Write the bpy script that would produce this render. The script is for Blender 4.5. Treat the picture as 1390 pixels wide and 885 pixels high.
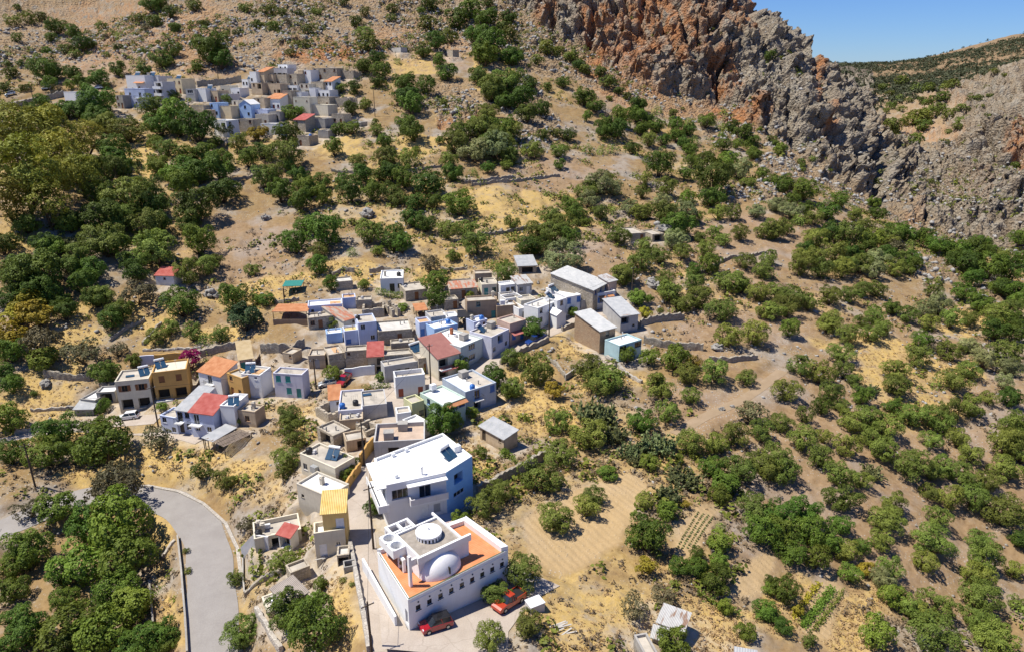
import bpy, bmesh, math, random
import numpy as np
from mathutils import Vector, Matrix

for _o in list(bpy.data.objects):
    bpy.data.objects.remove(_o)
scene = bpy.context.scene
col = scene.collection
R = math.radians

# ------------------------------------------------------------------ camera
PITCH = R(19.9); F = 960.0; CX, CY = 695.0, 442.5; CAMZ = 70.0
cam = bpy.data.objects.new('Camera', bpy.data.cameras.new('Camera'))
cam.location = (0, 0, CAMZ)
cam.rotation_euler = (R(90) - PITCH, 0, 0)
cam.data.sensor_width = 36.0
cam.data.lens = F / 1390 * 36
cam.data.clip_start = 0.5
cam.data.clip_end = 20000
col.objects.link(cam); scene.camera = cam

# ------------------------------------------------------------------ sky and sun
SUN_EL = R(63); SUN_AZ = R(-91)        # azimuth from +Y, negative = to the left of the view
world = bpy.data.worlds.new('World'); scene.world = world; world.use_nodes = True
wn = world.node_tree.nodes; wl = world.node_tree.links
sky = wn.new('ShaderNodeTexSky'); sky.sky_type = 'NISHITA'; sky.sun_disc = False
sky.sun_elevation = SUN_EL; sky.sun_rotation = SUN_AZ
sky.altitude = 800; sky.air_density = 1.0; sky.dust_density = 0.0; sky.ozone_density = 5.0
wn['Background'].inputs[1].default_value = 0.062
hsv = wn.new('ShaderNodeMix'); hsv.data_type = 'RGBA'; hsv.blend_type = 'MULTIPLY'; hsv.inputs[0].default_value = 1.0; hsv.inputs[7].default_value = (.70, .98, 1.52, 1)
wl.new(sky.outputs[0], hsv.inputs[6]); wl.new(hsv.outputs[2], wn['Background'].inputs[0])
sl = bpy.data.lights.new('Sun', 'SUN'); sl.energy = 5.0; sl.angle = R(0.5); sl.color = (1.0, 0.945, 0.84)
sun = bpy.data.objects.new('Sun', sl); col.objects.link(sun)
_sd = Vector((math.sin(SUN_AZ) * math.cos(SUN_EL), math.cos(SUN_AZ) * math.cos(SUN_EL), math.sin(SUN_EL)))
sun.rotation_euler = _sd.to_track_quat('Z', 'Y').to_euler()
vs = scene.view_settings
vs.view_transform = 'Standard'; vs.look = 'None'; vs.exposure = 0.36; vs.gamma = 1.0; vs.use_curve_mapping = False
scene.render.engine = 'CYCLES'
scene.cycles.max_bounces = 5; scene.cycles.diffuse_bounces = 2; scene.cycles.glossy_bounces = 2
scene.cycles.transmission_bounces = 3; scene.cycles.transparent_max_bounces = 4
scene.cycles.caustics_reflective = False; scene.cycles.caustics_refractive = False

# ------------------------------------------------------------------ measuring the place: photo ray <-> ground
CP, SP = math.cos(PITCH), math.sin(PITCH)
def ray(px, py):
    v = (CY - py) / F
    return np.array([(px - CX) / F, CP + v * SP, -SP + v * CP])
def at_depth(px, py, d):
    r = ray(px, py)
    return (r[0] * d, r[1] * d, CAMZ + r[2] * d)
def project(x, y, z):
    zz = z - CAMZ
    d = y * CP - zz * SP
    v = y * SP + zz * CP
    d = np.maximum(d, 1e-3)
    return CX + F * x / d, CY - F * v / d, d

# ------------------------------------------------------------------ noise
def _hash(ix, iy, iz, seed):
    h = (ix.astype(np.uint32) * np.uint32(374761393) + iy.astype(np.uint32) * np.uint32(668265263)
         + iz.astype(np.uint32) * np.uint32(2147483647 & 1274126177) + np.uint32((seed * 974634777) & 0xffffffff))
    h ^= h >> np.uint32(13); h *= np.uint32(1274126177); h ^= h >> np.uint32(16)
    h *= np.uint32(2246822519); h ^= h >> np.uint32(13)
    return h.astype(np.float32) * np.float32(1 / 4294967295.0)
def vnoise(p, seed=0):
    f = np.floor(p); i = f.astype(np.int64); t = (p - f).astype(np.float32)
    t = t * t * (3 - 2 * t)
    x0, y0, z0 = i[:, 0], i[:, 1], i[:, 2]
    out = 0
    for dz in (0, 1):
        wz = t[:, 2] if dz else 1 - t[:, 2]
        for dy in (0, 1):
            wy = t[:, 1] if dy else 1 - t[:, 1]
            a = _hash(x0, y0 + dy, z0 + dz, seed); b = _hash(x0 + 1, y0 + dy, z0 + dz, seed)
            out = out + (a + (b - a) * t[:, 0]) * wy * wz
    return out * 2 - 1
def fbm(p, octs=4, seed=0, gain=0.5):
    s = 0; a = 1.0; q = np.array(p, dtype=np.float64)
    for k in range(octs):
        s = s + a * vnoise(q, seed + k); a *= gain
        q = q * 2.03 + 17.31
    return s
def ridged(p, octs=4, seed=0, gain=0.55):
    s = 0; a = 1.0; q = np.array(p, dtype=np.float64)
    for k in range(octs):
        s = s + a * (1 - 2 * np.abs(vnoise(q, seed + k))); a *= gain
        q = q * 2.07 + 9.7
    return s
def worley(p, seed=0):
    """nearest and second distance, a random value per cell, and a random tilt across each cell (facets)"""
    f = np.floor(p).astype(np.int64); t = p - f
    d1 = np.full(len(p), 9.0); d2 = np.full(len(p), 9.0); idv = np.zeros(len(p), np.float32); fac = np.zeros(len(p))
    for dx in (-1, 0, 1):
        for dy in (-1, 0, 1):
            for dz in (-1, 0, 1):
                cx, cy, cz = f[:, 0] + dx, f[:, 1] + dy, f[:, 2] + dz
                hx = _hash(cx, cy, cz, seed); hy = _hash(cx, cy, cz, seed + 1); hz = _hash(cx, cy, cz, seed + 2)
                ox, oy, oz = dx + hx - t[:, 0], dy + hy - t[:, 1], dz + hz - t[:, 2]
                d = ox * ox + oy * oy + oz * oz
                n = d < d1
                d2 = np.where(n, d1, np.minimum(d2, d)); idv = np.where(n, hx, idv); d1 = np.where(n, d, d1)
                h2 = _hash(cx, cy, cz, seed + 3) * 2 - 1
                fac = np.where(n, ox * (hy * 2 - 1) + oy * (hz * 2 - 1) + oz * h2, fac)
    return np.sqrt(d1), np.sqrt(d2), idv, fac
def sstep(a, b, x):
    t = np.clip((x - a) / (b - a), 0, 1); return t * t * (3 - 2 * t)

# ------------------------------------------------------------------ terrain: surveyed points (photo x, photo y, distance), thin plate spline
SURVEY = [
 (590,840,81),(695,885,77),(560,885,78),(500,800,87),(490,700,104),(430,760,97),(380,800,97),(640,770,92),(720,820,87),
 (280,800,101),(285,880,92),(330,760,105),(250,670,124),(170,664,127),(20,720,118),(100,800,107),(130,885,98),(0,885,96),(0,800,110),
 (0,640,130),(100,590,142),(175,575,143),(215,560,146),(50,540,152),(100,450,168),(0,450,165),(320,600,132),(350,690,115),(420,640,116),
 (570,700,104),(650,680,107),(480,560,138),(620,565,135),(680,600,126),(700,700,104),(800,620,121),(740,470,158),(460,520,150),(550,500,152),
 (530,405,178),(380,440,166),(250,390,187),(300,440,172),(640,400,177),(640,440,165),(870,450,163),(800,400,176),(1000,500,150),(1100,600,130),
 (900,700,105),(900,800,93),(950,880,85),(800,885,79),(760,740,99),(1050,800,96),(1060,700,112),(1200,700,116),(1300,850,98),(1390,885,96),(1150,860,92),
 (1390,740,118),(1350,600,138),(1390,500,163),(1250,500,160),(1380,440,186),(1250,400,200),(1150,300,250),(1380,385,225),(1300,360,235),(1100,400,190),(1000,400,185),(950,330,215),
 (300,300,218),(600,300,216),(800,300,224),(450,300,217),(450,205,262),(300,215,252),(200,155,282),(350,140,298),(420,160,288),(450,92,325),(260,110,312),(620,165,288),(560,150,296),
 (740,210,270),(750,140,320),(900,210,292),(1000,230,285),(1080,230,295),(690,80,350),(600,40,385),
 (100,250,222),(0,140,288),(90,130,296),(20,300,195),(0,380,180),(0,60,335),(80,70,345),(180,50,350),(300,30,365),(500,0,398),(400,40,362),(0,0,380),(150,-10,410),(680,0,405),
 (100,-150,560),(300,-150,560),(500,-150,560),(650,-150,540),
 (770,62,372),(803,78,366),(848,104,356),(909,129,348),(980,140,352),(1050,188,326),(1110,240,305),(1190,272,305),
 (740,0,408),(830,0,392),(900,60,370),(900,-60,392),(960,0,392),(970,60,378),(1000,-4,400),(960,-60,405),(820,-100,418),(720,-100,450),(1040,40,398),(1040,100,372),(1085,78,400),(1100,150,348),(1120,108,405),(1165,152,398),(1160,200,345),(1186,235,340),
 (820,-190,520),(950,-190,500),
 (1000,45,455),(1050,85,455),(1100,122,460),(1150,150,465),(950,0,455),(1000,70,540),(1080,110,540),(1150,130,540),
 (1210,250,350),(1230,200,398),(1290,335,268),(1240,300,290),(1390,345,258),(1390,300,300),(1300,250,340),(1330,118,452),(1390,108,420),(1390,200,350),(1340,180,372),(1250,180,408),(1280,225,362),
 (1250,150,445),(1215,130,500),(1230,112,580),(1290,100,620),(1300,88,700),(1390,85,620),(1300,72,860),(1390,42,900),(1340,56,900),(1250,80,920),(1215,90,960),
 (1330,75,1150),(1390,70,1150),(1195,93,1200),
]
PTS = np.array([at_depth(*s) for s in SURVEY])
EXTRA = np.array([(-60,60,-6),(0,55,8),(60,55,4),(-120,60,-8),(120,60,-6),(-60,0,-14),(60,0,-8),(0,0,0),(0,-100,-14),(-150,-60,-10),(150,-60,-10),
  (-220,120,6),(-260,250,50),(-330,360,95),(-420,250,90),(-380,480,170),(-180,600,215),(0,620,215),(150,600,180),(250,700,60),(-300,120,30),
  (230,150,4),(300,200,15),(330,260,40),(420,330,75),(260,90,-4),(450,450,92),(560,650,125),(650,500,120),(150,760,90),(300,900,82),(-500,600,220),(200,-200,-20),(-200,-200,-20),(400,0,0),(-400,0,20),(700,900,130),(0,1100,170)], float)
PTS = np.vstack([PTS, EXTRA])
_S = 100.0
def _tps(r2):
    return 0.5 * r2 * np.log(np.maximum(r2, 1e-12))
_P = PTS[:, :2] / _S; _n = len(_P)
_K = _tps(((_P[:, None, :] - _P[None, :, :]) ** 2).sum(-1)) + np.eye(_n) * 2e-3
_A = np.zeros((_n + 3, _n + 3)); _A[:_n, :_n] = _K
_A[:_n, _n] = 1; _A[:_n, _n + 1:] = _P; _A[_n, :_n] = 1; _A[_n + 1:, :_n] = _P.T
_W = np.linalg.solve(_A, np.concatenate([PTS[:, 2], np.zeros(3)]))
def H0(x, y):
    x = np.asarray(x, float); y = np.asarray(y, float); sh = x.shape
    xf = x.ravel() / _S; yf = y.ravel() / _S; out = np.empty(len(xf))
    for a in range(0, len(xf), 40000):
        X = xf[a:a + 40000]; Y = yf[a:a + 40000]
        r2 = (X[:, None] - _P[None, :, 0]) ** 2 + (Y[:, None] - _P[None, :, 1]) ** 2
        out[a:a + 40000] = _tps(r2) @ _W[:_n] + _W[_n] + _W[_n + 1] * X + _W[_n + 2] * Y
    return out.reshape(sh)

# coarse lookup of the smooth ground on a square grid (fast, used for all measuring)
GX0, GX1, GY0, GY1, GS = -460.0, 620.0, -60.0, 1240.0, 2.0
_gx = np.arange(GX0, GX1 + 1, GS); _gy = np.arange(GY0, GY1 + 1, GS)
GRID = H0(*np.meshgrid(_gx, _gy))
def bil(G, x, y):
    u = np.clip((np.asarray(x, float) - GX0) / GS, 0, G.shape[1] - 1.001); v = np.clip((np.asarray(y, float) - GY0) / GS, 0, G.shape[0] - 1.001)
    i = u.astype(int); j = v.astype(int); fu = u - i; fv = v - j
    return (G[j, i] * (1 - fu) + G[j, i + 1] * fu) * (1 - fv) + (G[j + 1, i] * (1 - fu) + G[j + 1, i + 1] * fu) * fv
def Hs(x, y):
    return bil(GRID, x, y)
_DS = np.concatenate([np.arange(60, 240, 0.5), np.arange(240, 520, 1.0), np.arange(520, 1250, 4.0)])
def hit(px, py, lift=0.0):
    """where the sight line meets the ground (or the level `lift` metres over it)"""
    r = ray(px, py)
    X, Y, Z = r[0] * _DS, r[1] * _DS, CAMZ + r[2] * _DS
    g = Z - lift - Hs(X, Y)
    k = np.argmax(g < 0)
    if not g[k] < 0:
        k = len(_DS) - 1
    if k == 0:
        d = _DS[0]
    else:
        d = _DS[k - 1] + (_DS[k] - _DS[k - 1]) * g[k - 1] / (g[k - 1] - g[k])
    x, y = r[0] * d, r[1] * d
    return x, y, float(Hs(x, y)), d
def on_plane(px, py, z):
    r = ray(px, py); d = (z - CAMZ) / r[2]
    return np.array([r[0] * d, r[1] * d])

# ------------------------------------------------------------------ helpers for objects
def tag(o, label=None, cat=None, group=None, kind=None):
    if label: o['label'] = label
    if cat: o['category'] = cat
    if group: o['group'] = group
    if kind: o['kind'] = kind
    return o
def empty(name, loc=(0, 0, 0), rz=0.0, label=None, cat=None, group=None):
    o = bpy.data.objects.new(name, None); col.objects.link(o)
    o.empty_display_size = 0.3
    o.location = loc; o.rotation_euler = (0, 0, rz)
    return tag(o, label, cat, group)
class MB:
    """collects shapes, then links them as one mesh object"""
    def __init__(self): self.v = []; self.f = []; self.mi = []; self.m = 0
    def quad(self, a, b, c, d):
        n = len(self.v); self.v += [a, b, c, d]; self.f.append((n, n + 1, n + 2, n + 3)); self.mi.append(self.m)
    def poly(self, ps):
        n = len(self.v); self.v += list(ps); self.f.append(tuple(range(n, n + len(ps)))); self.mi.append(self.m)
    def box(self, x0, x1, y0, y1, z0, z1):
        p = [(x0,y0,z0),(x1,y0,z0),(x1,y1,z0),(x0,y1,z0),(x0,y0,z1),(x1,y0,z1),(x1,y1,z1),(x0,y1,z1)]
        n = len(self.v); self.v += p
        for q in ((0,3,2,1),(4,5,6,7),(0,1,5,4),(1,2,6,5),(2,3,7,6),(3,0,4,7)):
            self.f.append(tuple(n + i for i in q)); self.mi.append(self.m)
        return self
    def prism(self, pts, z0, z1):
        """closed polygon (counter clockwise) pulled up from z0 to z1"""
        k = len(pts); n = len(self.v)
        self.v += [(p[0], p[1], z0) for p in pts] + [(p[0], p[1], z1) for p in pts]
        self.f.append(tuple(n + k + i for i in range(k))); self.f.append(tuple(n + i for i in reversed(range(k))))
        for i in range(k):
            j = (i + 1) % k; self.f.append((n + i, n + j, n + k + j, n + k + i))
        self.mi += [self.m] * (k + 2); return self
    def tube(self, pts, rad, seg=8, cap=True):
        pts = [Vector(p) for p in pts]; rr = rad if hasattr(rad, '__len__') else [rad] * len(pts)
        n0 = len(self.v)
        for i, p in enumerate(pts):
            t = (pts[min(i + 1, len(pts) - 1)] - pts[max(i - 1, 0)]).normalized()
            a = t.orthogonal().normalized() if abs(t.z) < .99 else Vector((1, 0, 0)); b = t.cross(a).normalized(); a = b.cross(t)
            for k in range(seg):
                w = 2 * math.pi * k / seg
                self.v.append(tuple(p + (a * math.cos(w) + b * math.sin(w)) * rr[i]))
        for i in range(len(pts) - 1):
            for k in range(seg):
                k2 = (k + 1) % seg
                self.f.append((n0 + i * seg + k, n0 + i * seg + k2, n0 + (i + 1) * seg + k2, n0 + (i + 1) * seg + k)); self.mi.append(self.m)
        if cap:
            self.f.append(tuple(n0 + k for k in reversed(range(seg)))); self.f.append(tuple(n0 + (len(pts) - 1) * seg + k for k in range(seg))); self.mi += [self.m] * 2
        return self
    def lathe(self, prof, cx=0, cy=0, seg=24, a0=0.0, a1=2 * math.pi):
        n0 = len(self.v); full = abs(a1 - a0 - 2 * math.pi) < 1e-6; ns = seg if full else seg + 1
        for r, z in prof:
            for k in range(ns):
                w = a0 + (a1 - a0) * k / seg
                self.v.append((cx + r * math.cos(w), cy + r * math.sin(w), z))
        for i in range(len(prof) - 1):
            for k in range(seg):
                k2 = (k + 1) % ns
                self.f.append((n0 + i * ns + k, n0 + i * ns + k2, n0 + (i + 1) * ns + k2, n0 + (i + 1) * ns + k)); self.mi.append(self.m)
        return self
    def build(self, name, mats, parent=None, smooth=False, bevel=0):
        me = bpy.data.meshes.new(name); me.from_pydata([tuple(map(float, p)) for p in self.v], [], self.f)
        if not isinstance(mats, (list, tuple)): mats = [mats]
        for m in mats: me.materials.append(m)
        if len(mats) > 1: me.polygons.foreach_set('material_index', self.mi)
        if smooth: me.polygons.foreach_set('use_smooth', [True] * len(me.polygons))
        me.update()
        o = bpy.data.objects.new(name, me); col.objects.link(o)
        if parent: o.parent = parent
        if bevel:
            md = o.modifiers.new('bevel', 'BEVEL'); md.width = bevel; md.segments = 2; md.limit_method = 'ANGLE'
        return o
def kids(o): return [c for c in o.children]
def copy_tree(o, parent=None):
    c = o.copy(); col.objects.link(c); c.parent = parent
    for ch in kids(o): copy_tree(ch, c)
    return c

# ------------------------------------------------------------------ materials
MATS = {}
def nmat(name):
    m = bpy.data.materials.new(name); m.use_nodes = True
    nt = m.node_tree; b = nt.nodes['Principled BSDF']
    return m, nt, b
def plaster(name, c, rough=0.85, var=0.10, bump=0.25, scale=1.0, stain=0.25, spec=0.2):
    """painted render / concrete: uneven tone, rain streaks and specks that belong to the surface"""
    if name in MATS: return MATS[name]
    m, nt, b = nmat(name); N = nt.nodes; L = nt.links
    tc = N.new('ShaderNodeTexCoord')
    n1 = N.new('ShaderNodeTexNoise'); n1.inputs['Scale'].default_value = 0.7 * scale; n1.inputs['Detail'].default_value = 6
    L.new(tc.outputs['Object'], n1.inputs[0])
    mp = N.new('ShaderNodeMapping'); mp.inputs['Scale'].default_value = (2.2 * scale, 2.2 * scale, 0.25 * scale)
    L.new(tc.outputs['Object'], mp.inputs[0])
    n2 = N.new('ShaderNodeTexNoise'); n2.inputs['Scale'].default_value = 1.3; n2.inputs['Detail'].default_value = 5
    L.new(mp.outputs[0], n2.inputs[0])
    r2 = N.new('ShaderNodeMapRange'); r2.inputs[1].default_value = .55; r2.inputs[2].default_value = .75; r2.inputs[3].default_value = 0; r2.inputs[4].default_value = stain
    L.new(n2.outputs[0], r2.inputs[0])
    r1 = N.new('ShaderNodeMapRange'); r1.inputs[1].default_value = .3; r1.inputs[2].default_value = .7; r1.inputs[3].default_value = 1 - var; r1.inputs[4].default_value = 1 + var * .6
    L.new(n1.outputs[0], r1.inputs[0])
    hs = N.new('ShaderNodeHueSaturation'); hs.inputs['Color'].default_value = (*c, 1); L.new(r1.outputs[0], hs.inputs['Value'])
    mx = N.new('ShaderNodeMix'); mx.data_type = 'RGBA'; mx.inputs[7].default_value = (c[0] * .55 + .03, c[1] * .52 + .025, c[2] * .47 + .02, 1)
    sz = N.new('ShaderNodeSeparateXYZ'); L.new(tc.outputs['Object'], sz.inputs[0]); dn = N.new('ShaderNodeMath'); dn.operation = 'MULTIPLY_ADD'; dn.inputs[1].default_value = -1.6; L.new(n2.outputs[0], dn.inputs[0]); L.new(sz.outputs[2], dn.inputs[2])
    rd = N.new('ShaderNodeMapRange'); rd.inputs[1].default_value = -.75; rd.inputs[2].default_value = .15; rd.inputs[3].default_value = stain * 1.3; rd.inputs[4].default_value = 0; L.new(dn.outputs[0], rd.inputs[0])
    mxf = N.new('ShaderNodeMath'); mxf.operation = 'MAXIMUM'; L.new(r2.outputs[0], mxf.inputs[0]); L.new(rd.outputs[0], mxf.inputs[1])
    L.new(mxf.outputs[0], mx.inputs[0]); L.new(hs.outputs[0], mx.inputs[6]); L.new(mx.outputs[2], b.inputs['Base Color'])
    b.inputs['Roughness'].default_value = rough; b.inputs['Specular IOR Level'].default_value = spec
    n3 = N.new('ShaderNodeTexNoise'); n3.inputs['Scale'].default_value = 6 * scale; n3.inputs['Detail'].default_value = 4; L.new(tc.outputs['Object'], n3.inputs[0])
    bp = N.new('ShaderNodeBump'); bp.inputs['Strength'].default_value = bump; bp.inputs['Distance'].default_value = .05
    L.new(n3.outputs[0], bp.inputs['Height']); L.new(bp.outputs[0], b.inputs['Normal'])
    MATS[name] = m; return m
def flat(name, c, rough=0.5, metal=0.0, spec=0.5, coat=0.0):
    if name in MATS: return MATS[name]
    m, nt, b = nmat(name); N = nt.nodes; L = nt.links
    tc = N.new('ShaderNodeTexCoord'); n1 = N.new('ShaderNodeTexNoise'); n1.inputs['Scale'].default_value = 1.7; n1.inputs['Detail'].default_value = 4
    L.new(tc.outputs['Object'], n1.inputs[0])
    r1 = N.new('ShaderNodeMapRange'); r1.inputs[1].default_value = .3; r1.inputs[2].default_value = .7; r1.inputs[3].default_value = .88; r1.inputs[4].default_value = 1.08
    L.new(n1.outputs[0], r1.inputs[0])
    hs = N.new('ShaderNodeHueSaturation'); hs.inputs['Color'].default_value = (*c, 1); L.new(r1.outputs[0], hs.inputs['Value']); L.new(hs.outputs[0], b.inputs['Base Color'])
    b.inputs['Roughness'].default_value = rough; b.inputs['Metallic'].default_value = metal; b.inputs['Specular IOR Level'].default_value = spec
    b.inputs['Coat Weight'].default_value = coat
    MATS[name] = m; return m
# ================================================================== roads, paths and other ground works (surveyed in the photo, built on the ground)
def line3(pix, step=1.2):
    P = np.array([hit(*p)[:2] for p in pix])
    # catmull-rom through the points
    Q = np.vstack([2 * P[0] - P[1], P, 2 * P[-1] - P[-2]]); out = []
    for i in range(1, len(Q) - 2):
        n = max(2, int(np.linalg.norm(Q[i + 1] - Q[i]) / step))
        for t in np.arange(n) / n:
            out.append(.5 * (2 * Q[i] + (Q[i + 1] - Q[i - 1]) * t + (2 * Q[i - 1] - 5 * Q[i] + 4 * Q[i + 1] - Q[i + 2]) * t * t + (3 * Q[i] - 3 * Q[i + 1] + Q[i + 2] - Q[i - 1]) * t ** 3))
    out.append(P[-1]); out = np.array(out)
    z = Hs(out[:, 0], out[:, 1]); k = np.ones(9) / 9
    if len(z) > 12:
        zz = np.convolve(np.pad(z, 4, mode='edge'), k, 'valid'); z = zz
    return np.column_stack([out, z])
ROADS = {   # name: (pixels, width)
 'road': ([(-90,760),(0,719),(50,697),(105,676),(150,671),(195,673),(235,684),(264,706),(280,738),(286,780),(287,830),(292,890),(300,960)], 6.5),
 'village_lane': ([(545,935),(520,868),(505,800),(494,740),(488,690),(486,655),(492,628),(510,600),(530,574),(536,548),(528,525)], 3.3),
 'village_street': ([(598,532),(640,511),(668,493),(697,476),(744,453),(786,434),(836,420),(858,408)], 3.6),
 'terrace_path': ([(-30,606),(50,588),(106,583),(176,586),(227,588),(272,598)], 2.6),
 'parking_spur': ([(158,572),(190,570),(216,568)], 4.6),
 'dirt_track': ([(916,590),(952,568),(985,553),(1015,538),(1050,512),(1062,503)], 2.4),
 'upper_road': ([(-30,152),(0,144),(40,135),(82,127)], 5.5),
}
ROADL = {k: (line3(p), w) for k, (p, w) in ROADS.items()}
# flat yards: pixel polygon, name
YARDS = {
 'church_forecourt': [(553,852),(640,792),(690,764),(740,790),(760,800),(735,812),(716,822),(690,850),(690,893),(520,893),(512,800),(505,745)],
 'village_square': [(500,519),(552,506),(598,512),(604,530),(545,536),(512,538)],
}
YARDP = {k: np.array([hit(*p)[:2] for p in v]) for k, v in YARDS.items()}
FLATS = []       # (polygon xy, z, blend) filled by the house surveyor too
def inpoly(x, y, P):
    c = np.zeros(x.shape, bool); n = len(P)
    for i in range(n):
        x0, y0 = P[i]; x1, y1 = P[(i + 1) % n]
        if y0 == y1: continue
        c ^= ((y0 > y) != (y1 > y)) & (x < (x1 - x0) * (y - y0) / (y1 - y0) + x0)
    return c
def polydist(x, y, P, closed=True):
    d = np.full(x.shape, 1e9); n = len(P)
    for i in range(n if closed else n - 1):
        a = P[i]; b = P[(i + 1) % n]; e = b - a; L2 = max((e ** 2).sum(), 1e-9)
        t = np.clip(((x - a[0]) * e[0] + (y - a[1]) * e[1]) / L2, 0, 1)
        d = np.minimum(d, np.hypot(x - a[0] - t * e[0], y - a[1] - t * e[1]))
    return d
# ================================================================== survey of the houses (eave corners read off the photo; size and place follow from the ground)
TILE = {'Z1': (140,340,3.16), 'Z2': (350,340,4.427), 'Z3': (600,340,4.427), 'Z4': (380,500,4.022), 'Z5': (300,620,3.338), 'Z6': (480,680,4.317), 'I': (0,440,3.971), 'G': (700,220,3.971),
        'N': (700,660,3.934), 'U1': (60,70,5.79), 'U2': (240,70,5.346), 'P': (0,0,1), 'F': (350,220,3.971), 'K': (700,440,3.971), 'B': (350,0,3.971)}
def tp(t, p):
    ox, oy, s = TILE[t]; return (ox + p[0] / s, oy + p[1] / s)
HOUSES = []
def hs(t, A, B, C, h, wall, roof, F='', label='', L='', Rr='', acc='', nm='house', cat='house', lm=None, side='r', dep=6.0, tr='brown', mind=3.2, maxd=13, lift=0.0, balc='rail', grp=None, par=.32):
    a, b_ = tp(t, A), tp(t, B)
    m_ = ((a[0] + b_[0]) / 2, (a[1] + b_[1]) / 2)
    x, y, z, d = hit(*m_, h)
    z0 = z; zr = z0 + h
    if C is None:      # far, almost level sight lines: same distance for both corners, small turn of its own
        ra, rb = ray(*a), ray(*b_); tw = -.40 + .12 * math.sin(a[0] * 1.7 + a[1])
        Aw, Bw = ra[:2] * (d + .5 - 0), rb[:2] * (d + .5); dl = np.linalg.norm(Bw - Aw) * tw; Aw = Aw + np.array([0, -dl / 2]); Bw = Bw + np.array([0, dl / 2])
    else:
        Aw, Bw = on_plane(*a, zr), on_plane(*b_, zr)
    w = np.linalg.norm(Bw - Aw); u = (Bw - Aw) / w; v = np.array([-u[1], u[0]])
    if C is not None:
        Cw = on_plane(*tp(t, C), zr); dep = float((Cw - (Bw if side == 'r' else Aw)) @ v)
    dep = min(max(dep, mind), maxd)
    HOUSES.append(dict(o=Aw, u=u, v=v, w=w, d=dep, h=h, z=z0 + lift, wall=wall, roof=roof, F=F, L=L, R=Rr, acc=acc, nm=nm, cat=cat, label=label, lm=lm, px=m_, tr=tr, balc=balc, grp=grp, lift=lift, par=par))
    if not lift:
        P = np.array([Aw - u * .4 - v * .5, Bw + u * .4 - v * .5, Bw + u * .4 + v * dep, Aw - u * .4 + v * dep])
        FLATS.append((P, z0 - .12, 2.2))
    return HOUSES[-1]
# ---- lower village, left part
hs('Z1',(222,108),(300,110),(297,92),2.6,'w','r','. w .','small white block hut with a red roof alone among the dark trees',nm='hut',cat='hut',lm='the lone red-roofed hut')
hs('I',(617,310),(800,292),(805,250),6.4,'c','f','S S/V V','cream two-storey house with brown open shutters and a covered porch, white car in front',acc='solar@.78,.55;panel@.35,.5',tr='brown',balc='solid',mind=6,lm='the cream house with brown shutters')
hs('I',(817,262),(1003,240),(985,205),6.2,'o','c_','C C/=V V','ochre orange two-storey house with closed brown shutters and a solar heater',acc='solar@.2,.6',tr='brown',mind=6,lm='the ochre house')
hs('I',(1067,252),(1187,282),(1280,238),4.6,'w','T','. B ./. . .','white house with a bright orange tiled roof and one small balcony',balc='rail',tr='grey',lm='the white house under orange tiles')
hs('I',(1290,192),(1360,182),(1205,150),2.8,'p','t','D W','low pink house with a beige tiled roof and turquoise front',side='l',tr='teal')
hs('I',(1222,262),(1302,292),(1290,240),5.0,'o','f','W ./D W','narrow ochre stone house with open dark windows between two white houses',dep=4)
hs('Z1',(592,528),(672,535),(728,500),5.0,'w','f','. w/W D','white two-storey house with cream side wall, solar heater and terracotta roof terrace',Rr='. .',acc='solar@.2,.5;tilepatch@.62,.5',tr='white',lm='the white house with a terracotta terrace')
hs('Z1',(728,525),(852,533),(893,512),5.2,'v','f','C C ./. C D','pale lilac house with green shutters, green door and a bare concrete roof',tr='teal',lm='the lilac house with green shutters')
hs('Z1',(310,682),(372,690),(450,615),4.9,'l','m','=B W/D W','pale blue house with a grey corrugated roof, left half of a joined pair',tr='dark',lm='the blue house under grey corrugated iron')
hs('Z1',(370,691),(470,704),(523,654),4.9,'l','r','=B ./W W','pale blue house with a faded red sheet roof, right half of a joined pair',Rr='. W',tr='white',lm='the blue house with the faded red roof')
hs('Z1',(500,664),(560,668),(578,612),5.0,'w','F','. .','plain white block with a white flat roof and solar heater behind the faded red roof',Rr='W .',acc='solar@.75,.25')
hs('Z1',(242,706),(312,718),(312,672),3.7,'l','f','W ./. W','low grey-blue annex with a flat concrete roof at the end of the joined pair',tr='grey')
hs('Z1',(577,682),(650,692),(695,665),3.2,'t','f','. W .','small tan house with a flat roof and chimney right of the timber lean-to',acc='chim@.6,.6',lm='the small tan house')
hs('I',(432,402),(512,410),(520,336),2.0,'k','F','. .','low tumbledown store with a broken white roof left of the cream house',nm='shed',cat='shed')
hs('I',(517,368),(618,362),(620,338),2.5,'k','F','V','dark open store with a white slab roof touching the cream house',nm='shed',cat='shed')
hs('I',(400,458),(500,456),(522,416),1.4,'k','m','','low lean-to of pale metal sheets on the bank below the broken white roof',nm='shed',cat='shed')
hs('Z2',(302,632),(402,628),(400,588),3.0,'t','f','. D .','small tan stone house with a single door at the foot of the stone steps',tr='grey')
hs('Z2',(148,612),(207,622),(238,600),2.2,'t','f','. w','tiny flat-roofed outhouse on the bank left of the stone steps',nm='outhouse',cat='outhouse')
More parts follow.
